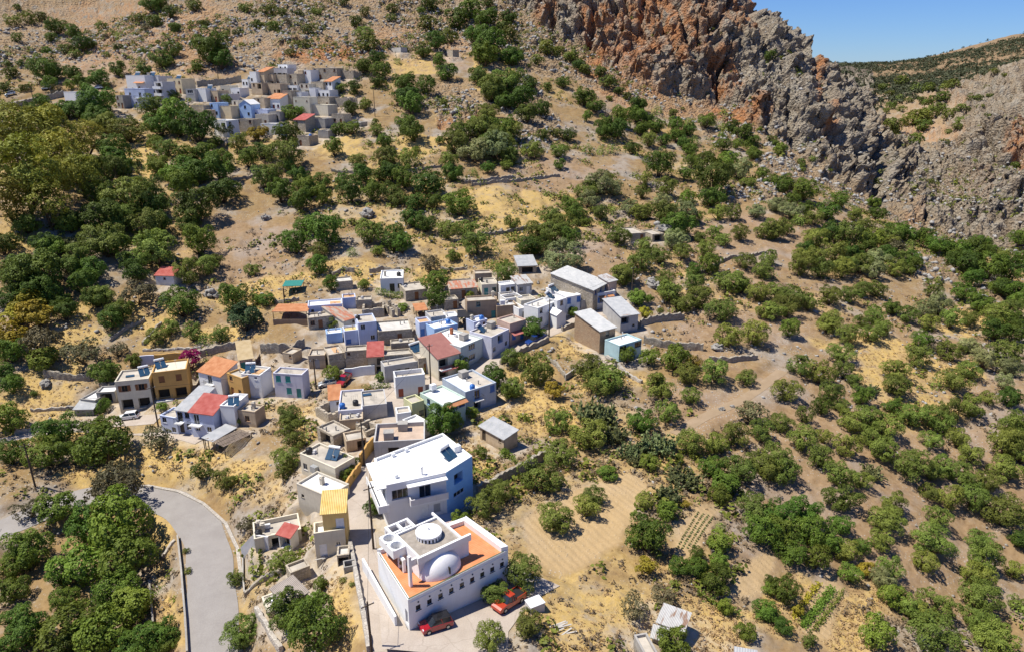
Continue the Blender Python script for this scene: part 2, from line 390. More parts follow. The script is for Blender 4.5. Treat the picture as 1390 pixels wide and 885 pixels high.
# ---- lower village, top row
hs('Z2',(300,336),(507,321),(492,290),3.0,'l','F','w . . w','long low white-roofed house with pale blue wall right of the red-roofed terrace',acc='tilepatch@.8,.5',tr='dark',lm='the long white-roofed house')
hs('Z2',(508,288),(587,282),(585,268),2.6,'l','t2','. .','pale blue cube with a terracotta flat roof at the end of the long white house')
hs('Z2',(302,408),(490,386),(495,357),2.8,'s','f','W D . .','weathered stone house with a wide bare concrete roof below the long white house')
hs('Z2',(515,425),(592,402),(630,312),2.5,'c','x2','. w','old house with a half collapsed red tile roof behind the lavender house')
hs('Z2',(602,438),(712,426),(693,378),5.3,'l','f','W ./. W','tall lavender two-storey house with grey flat roof, blue shutter and black water tank',acc='black@.1,.6',tr='white',lm='the tall lavender house')
hs('Z2',(520,486),(603,476),(600,448),3.4,'l','y2','/C .','lower lavender wing with a yellow roof terrace beside the tall lavender house',tr='blue')
hs('Z2',(412,502),(508,492),(505,470),2.2,'b','F','. .','low sky-blue terrace block with outside steps left of the lavender wing')
hs('Z2',(425,628),(522,612),(515,560),3.6,'s','f','. ./. .','blank old stone house with a patched tan roof under the sky-blue terrace',acc='tilepatch@.6,.6')
hs('Z2',(523,606),(655,597),(645,566),3.9,'s','f','w . ./. . .','tall stone house with peeling plaster directly below the lavender house')
hs('Z2',(660,638),(750,633),(735,586),3.9,'t','r','. D/. V','narrow tan house under a bright red sheet canopy beside the village square',tr='dark',lm='the house under the bright red canopy')
hs('Z2',(722,488),(927,471),(870,415),3.0,'s','k_','. . D .','wide stone house with one brown door and a pale grey concrete roof',lm='the wide stone house with the pale roof')
hs('Z2',(970,436),(1042,426),(1030,398),3.6,'l','t2','D .','white and blue house with an outdoor stair below the orange tiled pavilion',tr='blue')
hs('Z2',(760,632),(1000,612),(985,585),3.0,'s','f','. . W D','stone house with a grey roof terrace, topmost of three stepped houses by the square',acc='solar@.96,.9')
hs('Z2',(760,697),(975,662),(950,640),3.2,'e','f','. W D .','grey plastered house, middle of three stepped houses by the square',tr='dark')
hs('Z2',(825,762),(1003,742),(985,715),4.4,'w','f','/D . D','white house with two brown doors under a vine, lowest of three stepped houses',tr='rust',par=.8,lm='the white house with the vine')
hs('Z2',(1082,650),(1210,614),(1155,540),4.7,'c','R','=V ./V .','cream house with a dark red sloping roof and a shaded balcony',acc='awning@.5,r',tr='dark',lm='the house with the dark red sloping roof')
hs('Z2',(735,171),(873,166),(860,118),3.6,'w','F','. B W','white cube house with a white roof, highest of the lower village',acc='chim@.2,.4;black@.8,.4',tr='dark',lm='the white cube house at the top')
hs('Z2',(887,246),(1018,231),(990,185),2.6,'s','f','. D .','low stone house with a grey roof right of the white cube house')
hs('Z2',(470,191),(570,182),(560,155),2.2,'s','k_','. .','stone shed with a pale slab roof on the slope left of the white cube house',nm='shed',cat='shed')
hs('Z2',(625,348),(757,342),(755,300),2.4,'s','none','','roofless stone ruin with a dark gateway right of the red tile rubble',nm='ruin',cat='ruin')
hs('Z2',(805,347),(856,338),(765,302),2.3,'s','none','D','roofless ruin of a narrow stone house with a black doorway, next to a bush',side='l',nm='ruin',cat='ruin')
hs('Z2',(1060,472),(1200,442),(1150,408),3.4,'b','F','. W .','sky-blue house with a cluttered white roof of tanks and dishes',acc='blue@.8,.5;dish@.35,.4;dish@.6,.6',tr='blue',lm='the sky-blue house with the cluttered roof')
# ---- lower village, middle and right part
hs('Z3',(112,582),(244,526),(20,474),4.7,'g2','F','. G ./B G .','grey-green two-storey house with a white roof and brick chimney right of the dark red roof',side='l',acc='brickchim@.75,.75;box@.62,.3',tr='white',lm='the grey-green house with a brick chimney')
hs('Z3',(297,522),(403,472),(222,462),4.4,'v','f','. V ./W . W','pale blue-grey house with a wide recess and turquoise solar panels',side='l',acc='solar@.35,.75;box@.85,.7',tr='white',lm='the blue-grey house with turquoise panels')
hs('Z3',(408,442),(505,414),(442,378),4.5,'p','f','. ./C D','pinkish house with a red striped awning beside a leafy tree',acc='awning@.6,r',tr='blue',lm='the pinkish house with the red awning')
hs('Z3',(577,348),(690,305),(500,322),4.3,'w','k_','W . W/W . .','white two-storey house with a grey roof facing the street, leftmost of the white row',side='l',tr='dark',lm='the white row of houses')
hs('Z3',(692,304),(746,286),(665,268),4.3,'w','F','W/. .','narrow white house with a small high window in the middle of the white row',acc='solar@.3,.8')
hs('Z3',(750,282),(836,266),(640,222),4.0,'w','F','C . C/. . .','white house with blue shutters at the right end of the white row',side='l',acc='solar@.1,.7;black@.3,.85;black@.75,.9',tr='blue',maxd=11)
hs('Z3',(690,392),(745,380),(715,352),3.0,'w','gw','.','tiny white gabled front at the roadside before the white row',nm='chapel',cat='chapel')
hs('Z3',(352,212),(440,202),(425,185),2.8,'w','F','. D W','small white house with one dark door near the top of the village',tr='dark')
hs('Z3',(455,206),(540,196),(525,166),2.9,'e','x','W D','small grey house with a rust-striped corrugated roof',tr='white',lm='the hut with the rust-striped roof')
hs('Z3',(240,207),(338,201),(312,165),3.0,'c','f','D W','cream house with turquoise door and green netting near the top of the village',tr='teal',acc='black@.1,.7')
hs('Z3',(48,234),(210,222),(200,196),2.6,'s','x2','. D .','long low stone house with a crumbling roof left of the cream house')
hs('Z3',(42,200),(190,190),(182,168),2.5,'s','k_','','long stone shed with a pale slab roof, behind the crumbling roof',nm='shed',cat='shed')
hs('Z3',(150,307),(330,296),(100,281),4.5,'n','f','. W . ./. . . D','tall bare brown house with one turquoise-edged window',side='l',tr='teal',acc='chim@.95,.9',lm='the tall bare brown house')
hs('Z3',(330,337),(452,326),(284,313),2.9,'n','k_','. . .','bare brown box house with white water tanks in front, right of the tall brown house',side='l',L='W',acc='tank@.3,.2',tr='white')
hs('Z3',(382,292),(482,277),(470,255),2.6,'w','f','W .','small white house with a tan flat roof behind the leaning pole',tr='dark')
hs('Z3',(475,303),(565,291),(535,263),3.0,'c','f','. W','cream house with a flat tan roof between the hut and the white row',tr='dark')
hs('Z3',(908,241),(1000,192),(776,138),4.6,'s','m','W W W/. . .','large stone house with a wide pale sheet roof at the right end of the village',side='l',tr='blue',lm='the large stone house with the pale sheet roof')
hs('Z3',(912,264),(1042,242),(1010,222),3.3,'w','f','. S . S','white front wing with two small orange awnings below the large stone house',acc='awn2@.36;awn2@.75',tr='blue',mind=2.4)
hs('Z3',(1002,192),(1050,180),(1030,150),4.6,'p','x','W','narrow pink house with a rusty roof, upper right end of the village',tr='dark')
hs('Z3',(1075,397),(1180,382),(955,335),3.9,'e','m','V ./. w','grey house with a sloping sheet roof and an open broken upper room',side='l',acc='rustpatch@.1,.25',tr='dark',lm='the grey house with the broken upper room')
hs('Z3',(950,486),(1042,463),(825,412),4.8,'n2','m','. W ./. . .','brown brick house with a white front and pale corrugated roof above the dry field',side='l',tr='dark',lm='the brown brick house')
hs('Z3',(1066,573),(1200,534),(960,541),3.6,'q','F','G . G/. . .','turquoise-fronted house with a white roof and satellite dish, rightmost of the village',side='l',acc='dish@.7,.9',tr='dark',lm='the turquoise-fronted house')
hs('Z3',(460,96),(568,91),(550,56),2.0,'s','m','V','open-fronted shed with a pale sheet roof above the village beside olive trees',nm='shed',cat='shed')
hs('Z3',(198,141),(300,136),(295,118),2.2,'t','f','','plain tan shed on the terrace above the cream house with turquoise door',nm='shed',cat='shed')
# ---- lower village, bottom part
hs('Z4',(318,232),(450,222),(445,112),2.8,'v','f','. W .','low lilac house with a broad tan roof below the village square',acc='black@.7,.3;blue@.15,.2',tr='dark',lm='the low lilac house')
hs('Z4',(270,172),(330,166),(366,116),2.6,'w','T','. w','little white room with an orange tiled roof beside the low lilac house')
hs('Z4',(450,206),(583,192),(580,110),3.0,'e','f','. . .','windowless grey house with a flat tan roof and a skylight panel',acc='panel@.25,.8')
hs('Z4',(190,200),(262,245),(255,120),2.2,'s','none','','roofless stone ruin with an open courtyard left of the orange tiled room',nm='ruin',cat='ruin')
hs('Z4',(290,368),(383,328),(222,310),2.6,'s','f','. . .','low stone outbuilding with a flat pinkish roof above the cream house',side='l',L='V')
hs('Z4',(108,462),(300,545),(395,478),3.7,'c','f','W . . .','cream house with a turquoise solar heater and a grey air unit on its wall',acc='solar@.62,.6;black@.1,.3;acw@.45',tr='grey',lm='the cream house with the turquoise solar heater')
hs('Z5',(342,120),(487,182),(555,112),3.6,'c2','F','w . .','pale stone house with a smooth white roof and a chimney by the lane',acc='chim@.45,.55',tr='dark',lm='the house with the smooth white roof by the lane')
hs('Z5',(457,256),(560,248),(558,182),6.2,'y','y','. C/. .','yellow house with yellow roof tiles and white shutters beside the lane',tr='white',lm='the yellow house')
hs('Z5',(420,347),(560,326),(556,290),4.0,'c','F','D w','lower cream front of the yellow house with a white roof terrace and pale door',tr='white',mind=2.5,par=.6)
hs('Z5',(150,372),(362,326),(452,232),2.3,'c','f','. V .','sprawling low cream building with pinkish roof terraces left of the yellow house',acc='ac@.3,.7;chim@.12,.8;chim@.2,.6;black@.1,.35',par=.7,maxd=9)
hs('Z5',(258,348),(312,363),(335,334),2.3,'w','r','V','small white porch with a bright red roof beside the round bush',nm='porch',cat='porch',mind=1.8,lm='the small bright red porch roof')
hs('Z5',(315,526),(402,492),(385,457),1.7,'s','f','','low stone store with a tan slab roof above the vegetable plot',nm='shed',cat='shed',mind=2)
hs('Z5',(525,447),(580,441),(575,408),1.9,'s','k_','V','tiny stone shelter with a dark opening by the lane wall',nm='shed',cat='shed',mind=2)
hs('Z5',(297,668),(388,612),(395,527),2.2,'k','rb','','shed with a grey-brown corrugated roof beside the big dark trees',nm='shed',cat='shed',lm='the grey-brown corrugated shed')
hs('Z5',(212,702),(293,672),(300,592),.9,'c','f','','low concrete platform with a white water tank beside the corrugated shed',acc='tank@.5,.15',nm='platform',cat='platform',par=.1)
hs('Z4',(512,402),(790,387),(725,292),3.4,'e','t3','. V . .','house with a wide pinkish roof terrace and grey tanks behind the big white house',acc='box@.28,.35;box@.55,.8',par=.7,lm='the wide pinkish roof terrace',maxd=9)
hs('Z4',(640,247),(716,237),(702,216),3.0,'w','f','. .','small white flat-roofed room at the back of the pinkish terrace',mind=2.6)
hs('Z4',(745,322),(818,292),(762,242),2.6,'w','F','','white slab-roofed carport tucked behind the round green tree',nm='carport',cat='carport')
hs('Z4',(890,202),(1012,157),(772,130),4.7,'g','F','G G G/. . .','pale green house with a white roof and a row of blue windows under terracotta tiles',side='l',L='. W . W/V . . .',acc='tilestrip@0;tank@.5,.92',tr='blue',lm='the pale green house')
hs('Z4',(1012,129),(1180,76),(896,50),4.5,'e2','f','. B . C/. V . .','grey-blue house with half a white roof, blue barrels and a water cistern on top',side='l',acc='box@.55,.8;whitepatch@.25,.5;blue@.3,.1',tr='blue',lm='the grey-blue house with the cistern')
hs('Z4',(1092,314),(1222,386),(1285,352),2.5,'t','m','D . w','tan garden shed with a pale sheet roof in the vegetable gardens',nm='shed',cat='shed',tr='dark',lm='the tan garden shed')
hs('Z4',(720,192),(786,172),(698,160),4.0,'yg','f','. W','narrow yellow-green house beside the pale green house',side='l',tr='dark')
hs('Z2',(800,560),(945,548),(930,528),2.2,'s','f','. .','rubble-roofed stone room between the pale-roofed stone house and the stepped houses',mind=2.5)
hs('Z2',(965,650),(1022,640),(1010,570),3.4,'s','f','. D','narrow stone house squeezed against the dark red sloping roof',acc='solar@.5,.8')
hs('Z2',(1040,402),(1142,388),(1120,352),2.8,'e','f','. W','low grey house with a bare roof behind the sky-blue house')
hs('Z3',(30,402),(100,394),(90,366),2.6,'w','F','. .','little white block with a white roof beside the black canopy')
hs('Z3',(192,432),(272,412),(255,385),2.6,'l','F','. w','small pale blue house with a blue tank behind the grey-green house',acc='blue@.8,.4;chim@.2,.6')
hs('Z3',(462,352),(503,344),(492,300),3.0,'w','f','. D','narrow white house at the left end of the white row, behind the leafy tree',tr='dark')
hs('Z3',(838,302),(905,290),(890,266),2.3,'k','f','. V','low grey outhouse between the white row and the large stone house',nm='outhouse',cat='outhouse')
hs('Z4',(325,284),(452,273),(445,250),2.0,'t','f','. . .','tan lower terrace block directly in front of the low lilac house')
hs('Z4',(470,332),(545,302),(560,240),1.7,'s','none','','roofless ruin full of white rubble below the windowless grey house',nm='ruin',cat='ruin')
hs('Z4',(362,397),(470,377),(450,342),2.1,'t','f','. V','low tan house with a bare roof between the pole and the stone outbuilding')
hs('Z2',(590,300),(682,296),(678,280),2.2,'s','f','. .','low stone house with a grey slab roof right of the pale blue cube')
hs('Z3',(362,278),(455,268),(440,252),2.3,'e','f','. w','low grey house with a patched terrace right of the tall brown house')
hs('Z3',(20,300),(98,292),(92,268),2.4,'s','f','. D','small stone house left of the tall bare brown house, under the crumbling roof')
# ---- outlying sheds
hs('N',(762,722),(892,770),(912,700),1.9,'t','x','. V .','shed with a patchy rusty and white sheet roof in the gardens at the bottom',nm='shed',cat='shed',lm='the patchy rust-roofed shed',mind=2.6)
hs('N',(730,802),(800,822),(812,778),1.1,'k','x','','low rusty-roofed pen in front of the patchy shed',nm='pen',cat='pen',mind=1.5)
hs('N',(692,905),(760,892),(725,828),1.8,'k','f','','low pale-roofed store cut by the bottom edge of the picture',side='l',nm='shed',cat='shed')
hs('N',(1180,920),(1280,938),(1215,880),2.0,'k','m','','grey shed roof at the bottom edge right of the gardens',side='l',nm='shed',cat='shed',mind=1.2)
hs('G',(625,387),(700,382),(690,347),2.4,'s','f','. D','old stone hut with a pale flat roof on the terraced slope, left of a pair',nm='stone_hut',cat='hut',lm='the old stone huts on the terraces')
hs('G',(738,392),(800,386),(788,358),2.2,'s','f','V','old stone hut with a broken dark opening on the terraced slope, right of a pair',nm='stone_hut',cat='hut')
hs('B',(720,262),(770,258),(765,248),2.2,'e','f','. .','small grey hut alone on the rocky slope right of the upper village',nm='hut',cat='hut')
hs('B',(1012,275),(1050,272),(1048,262),3.0,'s','f','','small square stone hut among shrubs on the slope below the cliffs',nm='hut',cat='hut')
# ---- upper village
_u = dict(C=None)
def us(t, A, B, h, wall, roof, F, label, **k):
    if k.get('nm', 'house') == 'house' and 'L' not in k: k['L'] = 'W ./. w' if h > 4.5 else '. w'
    return hs(t, A, B, None, h, wall, roof, F, label, **k)
us('U1',(135,322),(260,320),5.5,'w','k_','. . ./G G .','white roadside house with a long shutter, left end of the upper village',tr='white',lm='the white roadside house')
us('U1',(264,322),(345,320),4.2,'e','f','. .','plain grey block next to the white roadside house',acc='black@.5,.5')
us('U1',(552,352),(622,345),5.0,'k','f','W ./W D','narrow grey house with two dark doors left of the blue and white house',dep=5)
us('U1',(618,191),(805,190),6.6,'w','f','. . . ./. . B .','big white house with a terracotta balcony canopy, tallest at the upper village left',acc='solar@.15,.6;box@.8,.6;solar@.95,.6;awning@.72,T',dep=8,lm='the big white house of the upper village')
us('U1',(815,196),(905,198),5.6,'e3','f','V ./. .','pale house with an open corner terrace beside the tall white house of the upper village',dep=7)
us('U1',(614,296),(797,295),7.2,'l','F','W =B/D W W','bright blue and white house with a loggia, lower left of the upper village',tr='white',dep=5,lm='the bright blue and white house')
us('U1',(850,242),(936,241),8.0,'e3','f','=V/=V/W','narrow grey house with two stacked balconies in the upper village',balc='solid',tr='dark',dep=6)
us('U1',(948,217),(1090,216),6.0,'c3','f','. W W/. C D','cream yellow house with dark blue windows in the upper village',acc='solar@.25,.6',tr='rust',dep=7,lm='the cream yellow house')
us('U2',(58,278),(130,276),4.8,'e','F','G/.','grey house with a long band of white-framed glass in the upper village',tr='white')
us('U2',(134,272),(214,270),5.2,'w','F','. .','plain windowless white cube in the upper village',acc='solar@.9,.5',lm='the windowless white cube')
us('U2',(218,285),(302,290),4.4,'t','f','W D','tan house with a rusty red side, right of the windowless white cube',tr='rust')
us('U2',(305,315),(385,308),3.6,'e3','f','. W','grey house with a low terrace, behind the bright green bush')
us('U2',(310,252),(384,248),3.6,'c','f','W .','small cream house tucked below the long retaining wall',tr='dark')
us('U2',(382,272),(458,264),3.6,'w','F','. . W','small white house with stepped white roofs in the upper village',tr='dark')
us('U2',(465,207),(520,203),3.2,'w','f','W W','small white house with two windows under the retaining wall end',acc='solar@.5,.5',tr='dark')
us('U2',(522,150),(576,148),7.0,'w','f','. ./W ./. .','tall narrow white house at the back of the upper village',acc='dish@.5,.5',tr='dark',lm='the tall narrow white house at the back')
us('U2',(577,152),(636,150),6.5,'t','T','W ./. W','tall narrow tan house with a red tiled eave, next to the tall white one')
us('U2',(640,126),(804,124),4.2,'e3','F','V V V V','long house with a white slab roof over a dark open gallery at the back',tr='dark',lm='the long house with the dark gallery')
us('U2',(728,100),(806,95),3.0,'w','f','W W','white room with small windows topmost above the dark gallery',tr='dark')
us('U2',(640,170),(700,168),5.0,'t','f','W ./. V','tan house with an arched dark opening below the dark gallery')
us('U2',(705,172),(800,165),5.0,'s','f','. . ./D . .','windowless stone house with a sloping stair below the dark gallery')
us('U2',(805,170),(872,160),5.4,'s','f','W ./. W','square stone house with small windows right of the dark gallery')
us('U2',(874,142),(914,140),5.0,'t','f','. ./W .','slim tan house squeezed beside a white one at the back')
us('U2',(916,138),(972,136),5.4,'w','f','W ./. .','white house with one rust-red shutter at the back of the upper village',tr='rust')
us('U2',(976,130),(1166,118),4.6,'s','f','W . W . W/. D . . .','long stone house with a row of dark windows, back right of the upper village',lm='the long stone house at the back')
us('U2',(1170,145),(1285,132),3.6,'s','none','','roofless stone shell at the top right end of the upper village',nm='ruin',cat='ruin')
us('U2',(530,232),(622,230),4.8,'t','f','W V/. .','tan house with broken arches in the middle of the upper village')
us('U2',(625,238),(758,234),4.6,'t','f','V . W V','wide tan house with open rooms in the middle of the upper village')
us('U2',(756,252),(880,246),3.2,'w','F','G G G','white house with a glazed front of many panes in the upper village',tr='white',lm='the glazed white house')
us('U2',(884,240),(962,236),4.6,'c2','f','W W/. V','pale stone house with a balcony right of the glazed house',balc='rail')
us('U2',(965,226),(1066,220),4.4,'s','f','V V .','stone house with two dark open bays in the upper village')
us('U2',(1068,224),(1128,218),5.0,'w','T','W W/. .','white house with a small terracotta roof at the right edge of the upper village',tr='dark',lm='the white house with a small terracotta roof')
us('U2',(956,268),(1006,266),4.0,'w','F','.','blank white slab of a house left of three white doorways')
us('U2',(1008,285),(1112,280),3.4,'w','f','D W D','white house with three openings in a row, right side of the upper village',tr='dark')
us('U2',(762,292),(832,284),6.0,'s','f','. ./W .','tall stone house with a single door left of the plain cream house')
us('U2',(834,300),(905,296),4.2,'w','f','W W','small white house with two arched windows above the plain cream house',tr='white')
us('U2',(836,336),(966,333),6.6,'c','F','w . w/. . .','large plain cream house with two small square windows, front of the upper village',acc='',lm='the large plain cream house')
us('U2',(968,392),(1102,388),4.2,'c','F','. . .','plain cream wing with a low roof terrace right of the large plain cream house',mind=5)
us('U2',(985,337),(1110,331),4.2,'s','f','W . D','stone house with a dark door behind the plain cream wing')
us('U2',(1113,336),(1262,330),4.0,'s','none','. W .','roofless row of stone rooms at the right end of the upper village',nm='ruin',cat='ruin')
us('U2',(644,348),(752,345),4.4,'w','T','. D W','white house with an orange tiled roof and red flowering creeper',tr='rust',lm='the white house with the red creeper')
us('U2',(540,345),(640,335),5.0,'t','f','W W ./. . .','tan house with a bleached wall left of the orange tiled roof')
us('U2',(545,428),(662,420),3.4,'l','F','W . .','low pale blue house below the orange tiled roof',tr='blue')
us('U2',(444,388),(540,385),5.2,'b','gw','W/. W','sky-blue house with a pointed white gable in the upper village',tr='dark',lm='the sky-blue gabled house')
us('U2',(392,360),(444,358),5.0,'c2','f','W/D','narrow pale stone house left of the sky-blue gabled house')
us('U2',(230,378),(300,374),5.4,'b','F','W ./W W','sky-blue house with two dark windows on the left of the upper village',tr='dark')
us('U2',(296,402),(396,396),4.8,'c3','f','. . .','blank sand-coloured house beside the left sky-blue house')
us('U2',(72,436),(204,424),5.2,'t','f','V . ./. . W','broad tan house with a broken brown terrace, lower left of the upper village')
us('U2',(90,398),(200,392),4.6,'s','f','. . V','dark stone house behind the broad tan house')
us('U2',(250,506),(368,500),6.0,'w','F','. G/. D','white house with a large square window, lowest on the left of the upper village',tr='white',lm='the white house with a large square window')
us('U2',(420,500),(556,492),4.8,'s','f','W . W/. . .','stone house with two tan windows below the sky-blue gabled house')
us('U2',(562,464),(666,458),4.2,'c2','f','W D','small stone house with one round opening and a dark door')
us('U2',(600,534),(744,524),4.0,'w','f','. W . W','white house with two dark green windows, front middle of the upper village',tr='green',lm='the white house with dark green windows')
us('U2',(668,444),(748,440),3.6,'k','f','V','grey porch house under the red creeper',tr='dark')
us('U2',(842,502),(936,498),4.4,'s','r','W ./D .','stone house with a bright red roof, front of the upper village',lm='the stone house with the bright red roof')
us('U2',(938,486),(980,484),4.0,'s','f','W','narrow stone house right of the bright red roof')
us('U2',(982,494),(1078,488),3.6,'k','f','. .','plain grey stone house with a flat roof below the cream wing')
us('U2',(868,620),(962,612),3.6,'s','f','D .','lowest stone house on the right with a blue barrel beside it',acc='blue@.9,.3')
us('U2',(1020,582),(1100,572),2.8,'k','f','. .','low grey store among bushes at the bottom right of the upper village',nm='shed',cat='shed')
us('U2',(1118,462),(1212,456),3.8,'s','f','W D','ruined stone house with two black openings on the right of the upper village')
us('U2',(1240,522),(1335,514),1.6,'k','F','','long white slab roof over a low shed, lowest right of the upper village',nm='shed',cat='shed')

# ---- the church and the big white house are surveyed the same way and finished by hand below
CH = hs('Z6',(318,580),(905,286),(650,126),3.8,'w','none','','','', nm='church', cat='church', maxd=40); HOUSES.pop()
WH = hs('Z4',(580,636),(1050,476),(890,352),7.6,'w','none','','','', maxd=30); HOUSES.pop()
# ================================================================== the ground sheet
_az = np.concatenate([np.radians(np.linspace(-180, -46, 40))[:-1], np.radians(np.linspace(-46, 46, 1250)), np.radians(np.linspace(46, 180, 40))[1:-1]])
_r = [2.0]
while _r[-1] < 9000:
    r0 = _r[-1]
    if r0 < 56: s = 4
    elif r0 < 100: s = .34
    elif r0 < 265: s = .0034 * r0
    elif r0 < 460: s = .68
    elif r0 < 1000: s = .006 * r0
    else: s = .06 * r0
    _r.append(r0 + s)
_r = np.array(_r); NA, NR = len(_az), len(_r)
AZ, RR = np.meshgrid(_az, _r)
VX = RR * np.sin(AZ); VY = RR * np.cos(AZ)
# far beyond the survey the land levels off into low hills
fx = np.clip(VX, GX0, GX1); fy = np.clip(VY, GY0, GY1)
from_in = np.hypot(VX - fx, VY - fy)
VZ = bil(GRID, fx, fy)
inner = (np.hypot(VX, VY) < 1100) & (from_in < 1)
xf = VX.ravel(); yf = VY.ravel(); zf = VZ.ravel().copy()
far = sstep(0, 900, from_in.ravel())
p3 = np.column_stack([xf, yf, np.zeros_like(xf)])
hills = fbm(p3 / 1400., 4, 91) * 34 + 66 + 16 * sstep(1500, 4000, np.hypot(xf, yf))
zf = zf * (1 - far) + np.minimum(hills, 110) * far
PXv, PYv, DV = project(xf, yf, zf)
infr = (yf > 20)
def blob(px, py, rx, ry, soft=.35, wob=.35):
    q = np.hypot((PXv - px) / rx, (PYv - py) / ry)
    return np.where(infr, 1 - sstep(1 - soft, 1 + soft, q + wob * NZ1), 0)
NZ1 = fbm(p3 / 7., 3, 5); NZ2 = fbm(p3 / 22., 3, 15); NZ3 = fbm(p3 / 2.2, 2, 25)

# rock zone: everything over this line of the view, cliffs and gorge walls
_rx = np.array([-700,0,150,260,330,480,560,640,700,800,900,1000,1060,1120,1190,1290,1390,2000]); _ry = np.array([90,95,84,100,95,84,80,75,85,118,152,185,215,255,292,347,358,360])
rockline = np.interp(PXv, _rx, _ry)
ROCK = np.where(infr, 1 - sstep(-9, 10, PYv - rockline + 9 * NZ2 + 6 * NZ1), 0)
for b_ in [(618,140,44,32),(700,130,40,28),(740,170,26,22),(985,186,30,14),(1075,220,45,22),(1265,368,36,20),(1335,402,26,14),(1050,262,34,20),(1000,262,20,12),(690,190,40,20),(905,316,22,8),(15,40,60,70)]:
    ROCK = np.maximum(ROCK, blob(*b_))
# cliff strength: the steep part
_cx = np.array([660,700,770,803,848,909,980,1050,1110,1190,1290,1390,1500]); _cy = np.array([-10,10,58,76,102,128,140,186,240,274,330,345,350])
CLIFF = np.where(infr & (PXv > 640), 1 - sstep(-7, 7, PYv - np.interp(PXv, _cx, _cy) + 7 * NZ1), 0) * sstep(640, 700, PXv)
CLIFF *= np.where((PXv > 1185), sstep(520, 430, DV + 30 * NZ2), 1)
_pl = np.maximum(blob(1240,165,60,42,.4,.3), blob(1270,118,50,12,.4,.3)); CLIFF *= 1 - .9 * _pl; ROCK *= 1 - .45 * _pl
CLIFF *= np.where(PXv > 1200, .80, 1); ROCK = np.maximum(ROCK, .62 * sstep(430, 520, DV) * infr * (1 - .4 * _pl))
OUT = sstep(-.25, .4, NZ2 + .35 * NZ1)
ROCK *= 1 - (1 - CLIFF) * (PXv < 690) * .22 * (1 - OUT)
GRASS = np.zeros_like(zf)
for b_ in [(60,520,52,22),(55,552,60,22),(70,590,60,14),(255,622,70,26),(330,650,50,30),(218,742,18,75),(232,850,14,60),(775,470,34,24),(720,505,30,20),(752,568,60,26),(418,572,20,36),(465,822,26,52),
           (1165,835,50,52),(800,840,100,66),(960,846,60,46),(150,640,60,20),(185,440,56,26),(110,460,50,20),(330,395,60,20),(500,372,120,16),(640,268,110,14),(720,300,60,18),(200,206,36,14),(180,235,26,20),(570,195,40,18),
           (470,200,40,16),(1240,500,70,30),(1250,560,60,26),(1180,470,60,20),(690,90,8,30),(650,110,10,40),(600,150,14,20),(300,455,40,12),(820,520,40,30),(1330,440,50,20),(690,560,60,30),(30,330,24,30),(110,420,20,20),(640,620,30,20),(860,660,40,20),(900,620,30,14),(560,90,40,12),(1080,820,40,40)]:
    GRASS = np.maximum(GRASS, blob(*b_, .5, .55))
GRASS = np.maximum(GRASS, .45 * sstep(-.05, .45, NZ2) * (1 - ROCK))
RED = np.zeros_like(zf)
for b_ in [(1200,640,230,210,.4,.2),(330,345,90,50),(950,560,90,40),(1000,420,120,60),(900,330,160,60),(1100,330,80,40),(760,240,80,30)]:
    RED = np.maximum(RED, .6 * blob(*b_))
for b_ in [(1260,185,50,12),(1245,165,26,20),(1122,205,9,36),(870,128,70,16,.5,.3),(940,150,50,10),(820,95,40,12),(1240,300,14,10),(1300,260,60,18),(1030,300,30,10),(200,60,120,60),(560,70,90,36),(450,62,60,12),(280,95,50,10),(1290,140,40,10)]:
    RED = np.maximum(RED, 1.0 * blob(*b_))
STAIN = np.zeros_like(zf)
for b_ in [(815,55,26,46),(870,60,60,50,.5,.6),(880,15,40,40),(920,40,40,50,.6,.7),(985,105,24,30),(1000,20,26,30,.6,.6),(1010,160,40,14),(740,25,16,14),(1102,120,8,34),(655,170,40,10),(600,172,30,12),(1118,190,8,34),(960,240,12,12),(1390,210,26,30),(440,75,60,10)]:
    STAIN = np.maximum(STAIN, blob(*b_))
PLOUGH = np.zeros_like(zf)
for pg in ([(705,705),(760,668),(850,640),(884,655),(838,735),(800,762),(765,778),(715,760)], [(912,765),(920,720),(946,683),(978,688),(962,730),(930,768)], [(988,812),(1008,765),(1046,742),(1052,770),(1022,812)], [(1082,856),(1100,800),(1130,783),(1150,800),(1120,876)]):
    pg = np.array(pg, float); jx = PXv + 5 * NZ1; jy = PYv + 4 * NZ3
    ii = np.nonzero(infr & (jx > pg[:, 0].min() - 12) & (jx < pg[:, 0].max() + 12) & (jy > pg[:, 1].min() - 12) & (jy < pg[:, 1].max() + 12))[0]
    dd = polydist(jx[ii], jy[ii], pg); ins = inpoly(jx[ii], jy[ii], pg)
    PLOUGH[ii] = np.maximum(PLOUGH[ii], sstep(-7, 7, np.where(ins, dd, -dd)))

# terraces on the mid slope
ter = np.where(infr, sstep(60, 30, zf) * sstep(11, 16, zf) * (1 - ROCK) * sstep(40, 20, np.abs(PXv - 640) / 16 - 2), 0)
per = 3.4
ph = (zf + 1.6 * NZ2 + 0.5 * NZ1) / per
saw = ph - np.floor(ph)
zt = (np.floor(ph) + sstep(.62, .95, saw)) * per - (zf + 1.6 * NZ2 + .5 * NZ1) + zf - per * .5 + .35
zt = np.where(ter > 0.01, zt, zf)
terw = ter * .42 * sstep(-.5, .5, NZ2 + .5 * NZ1)
zf = zf * (1 - terw) + zt * terw

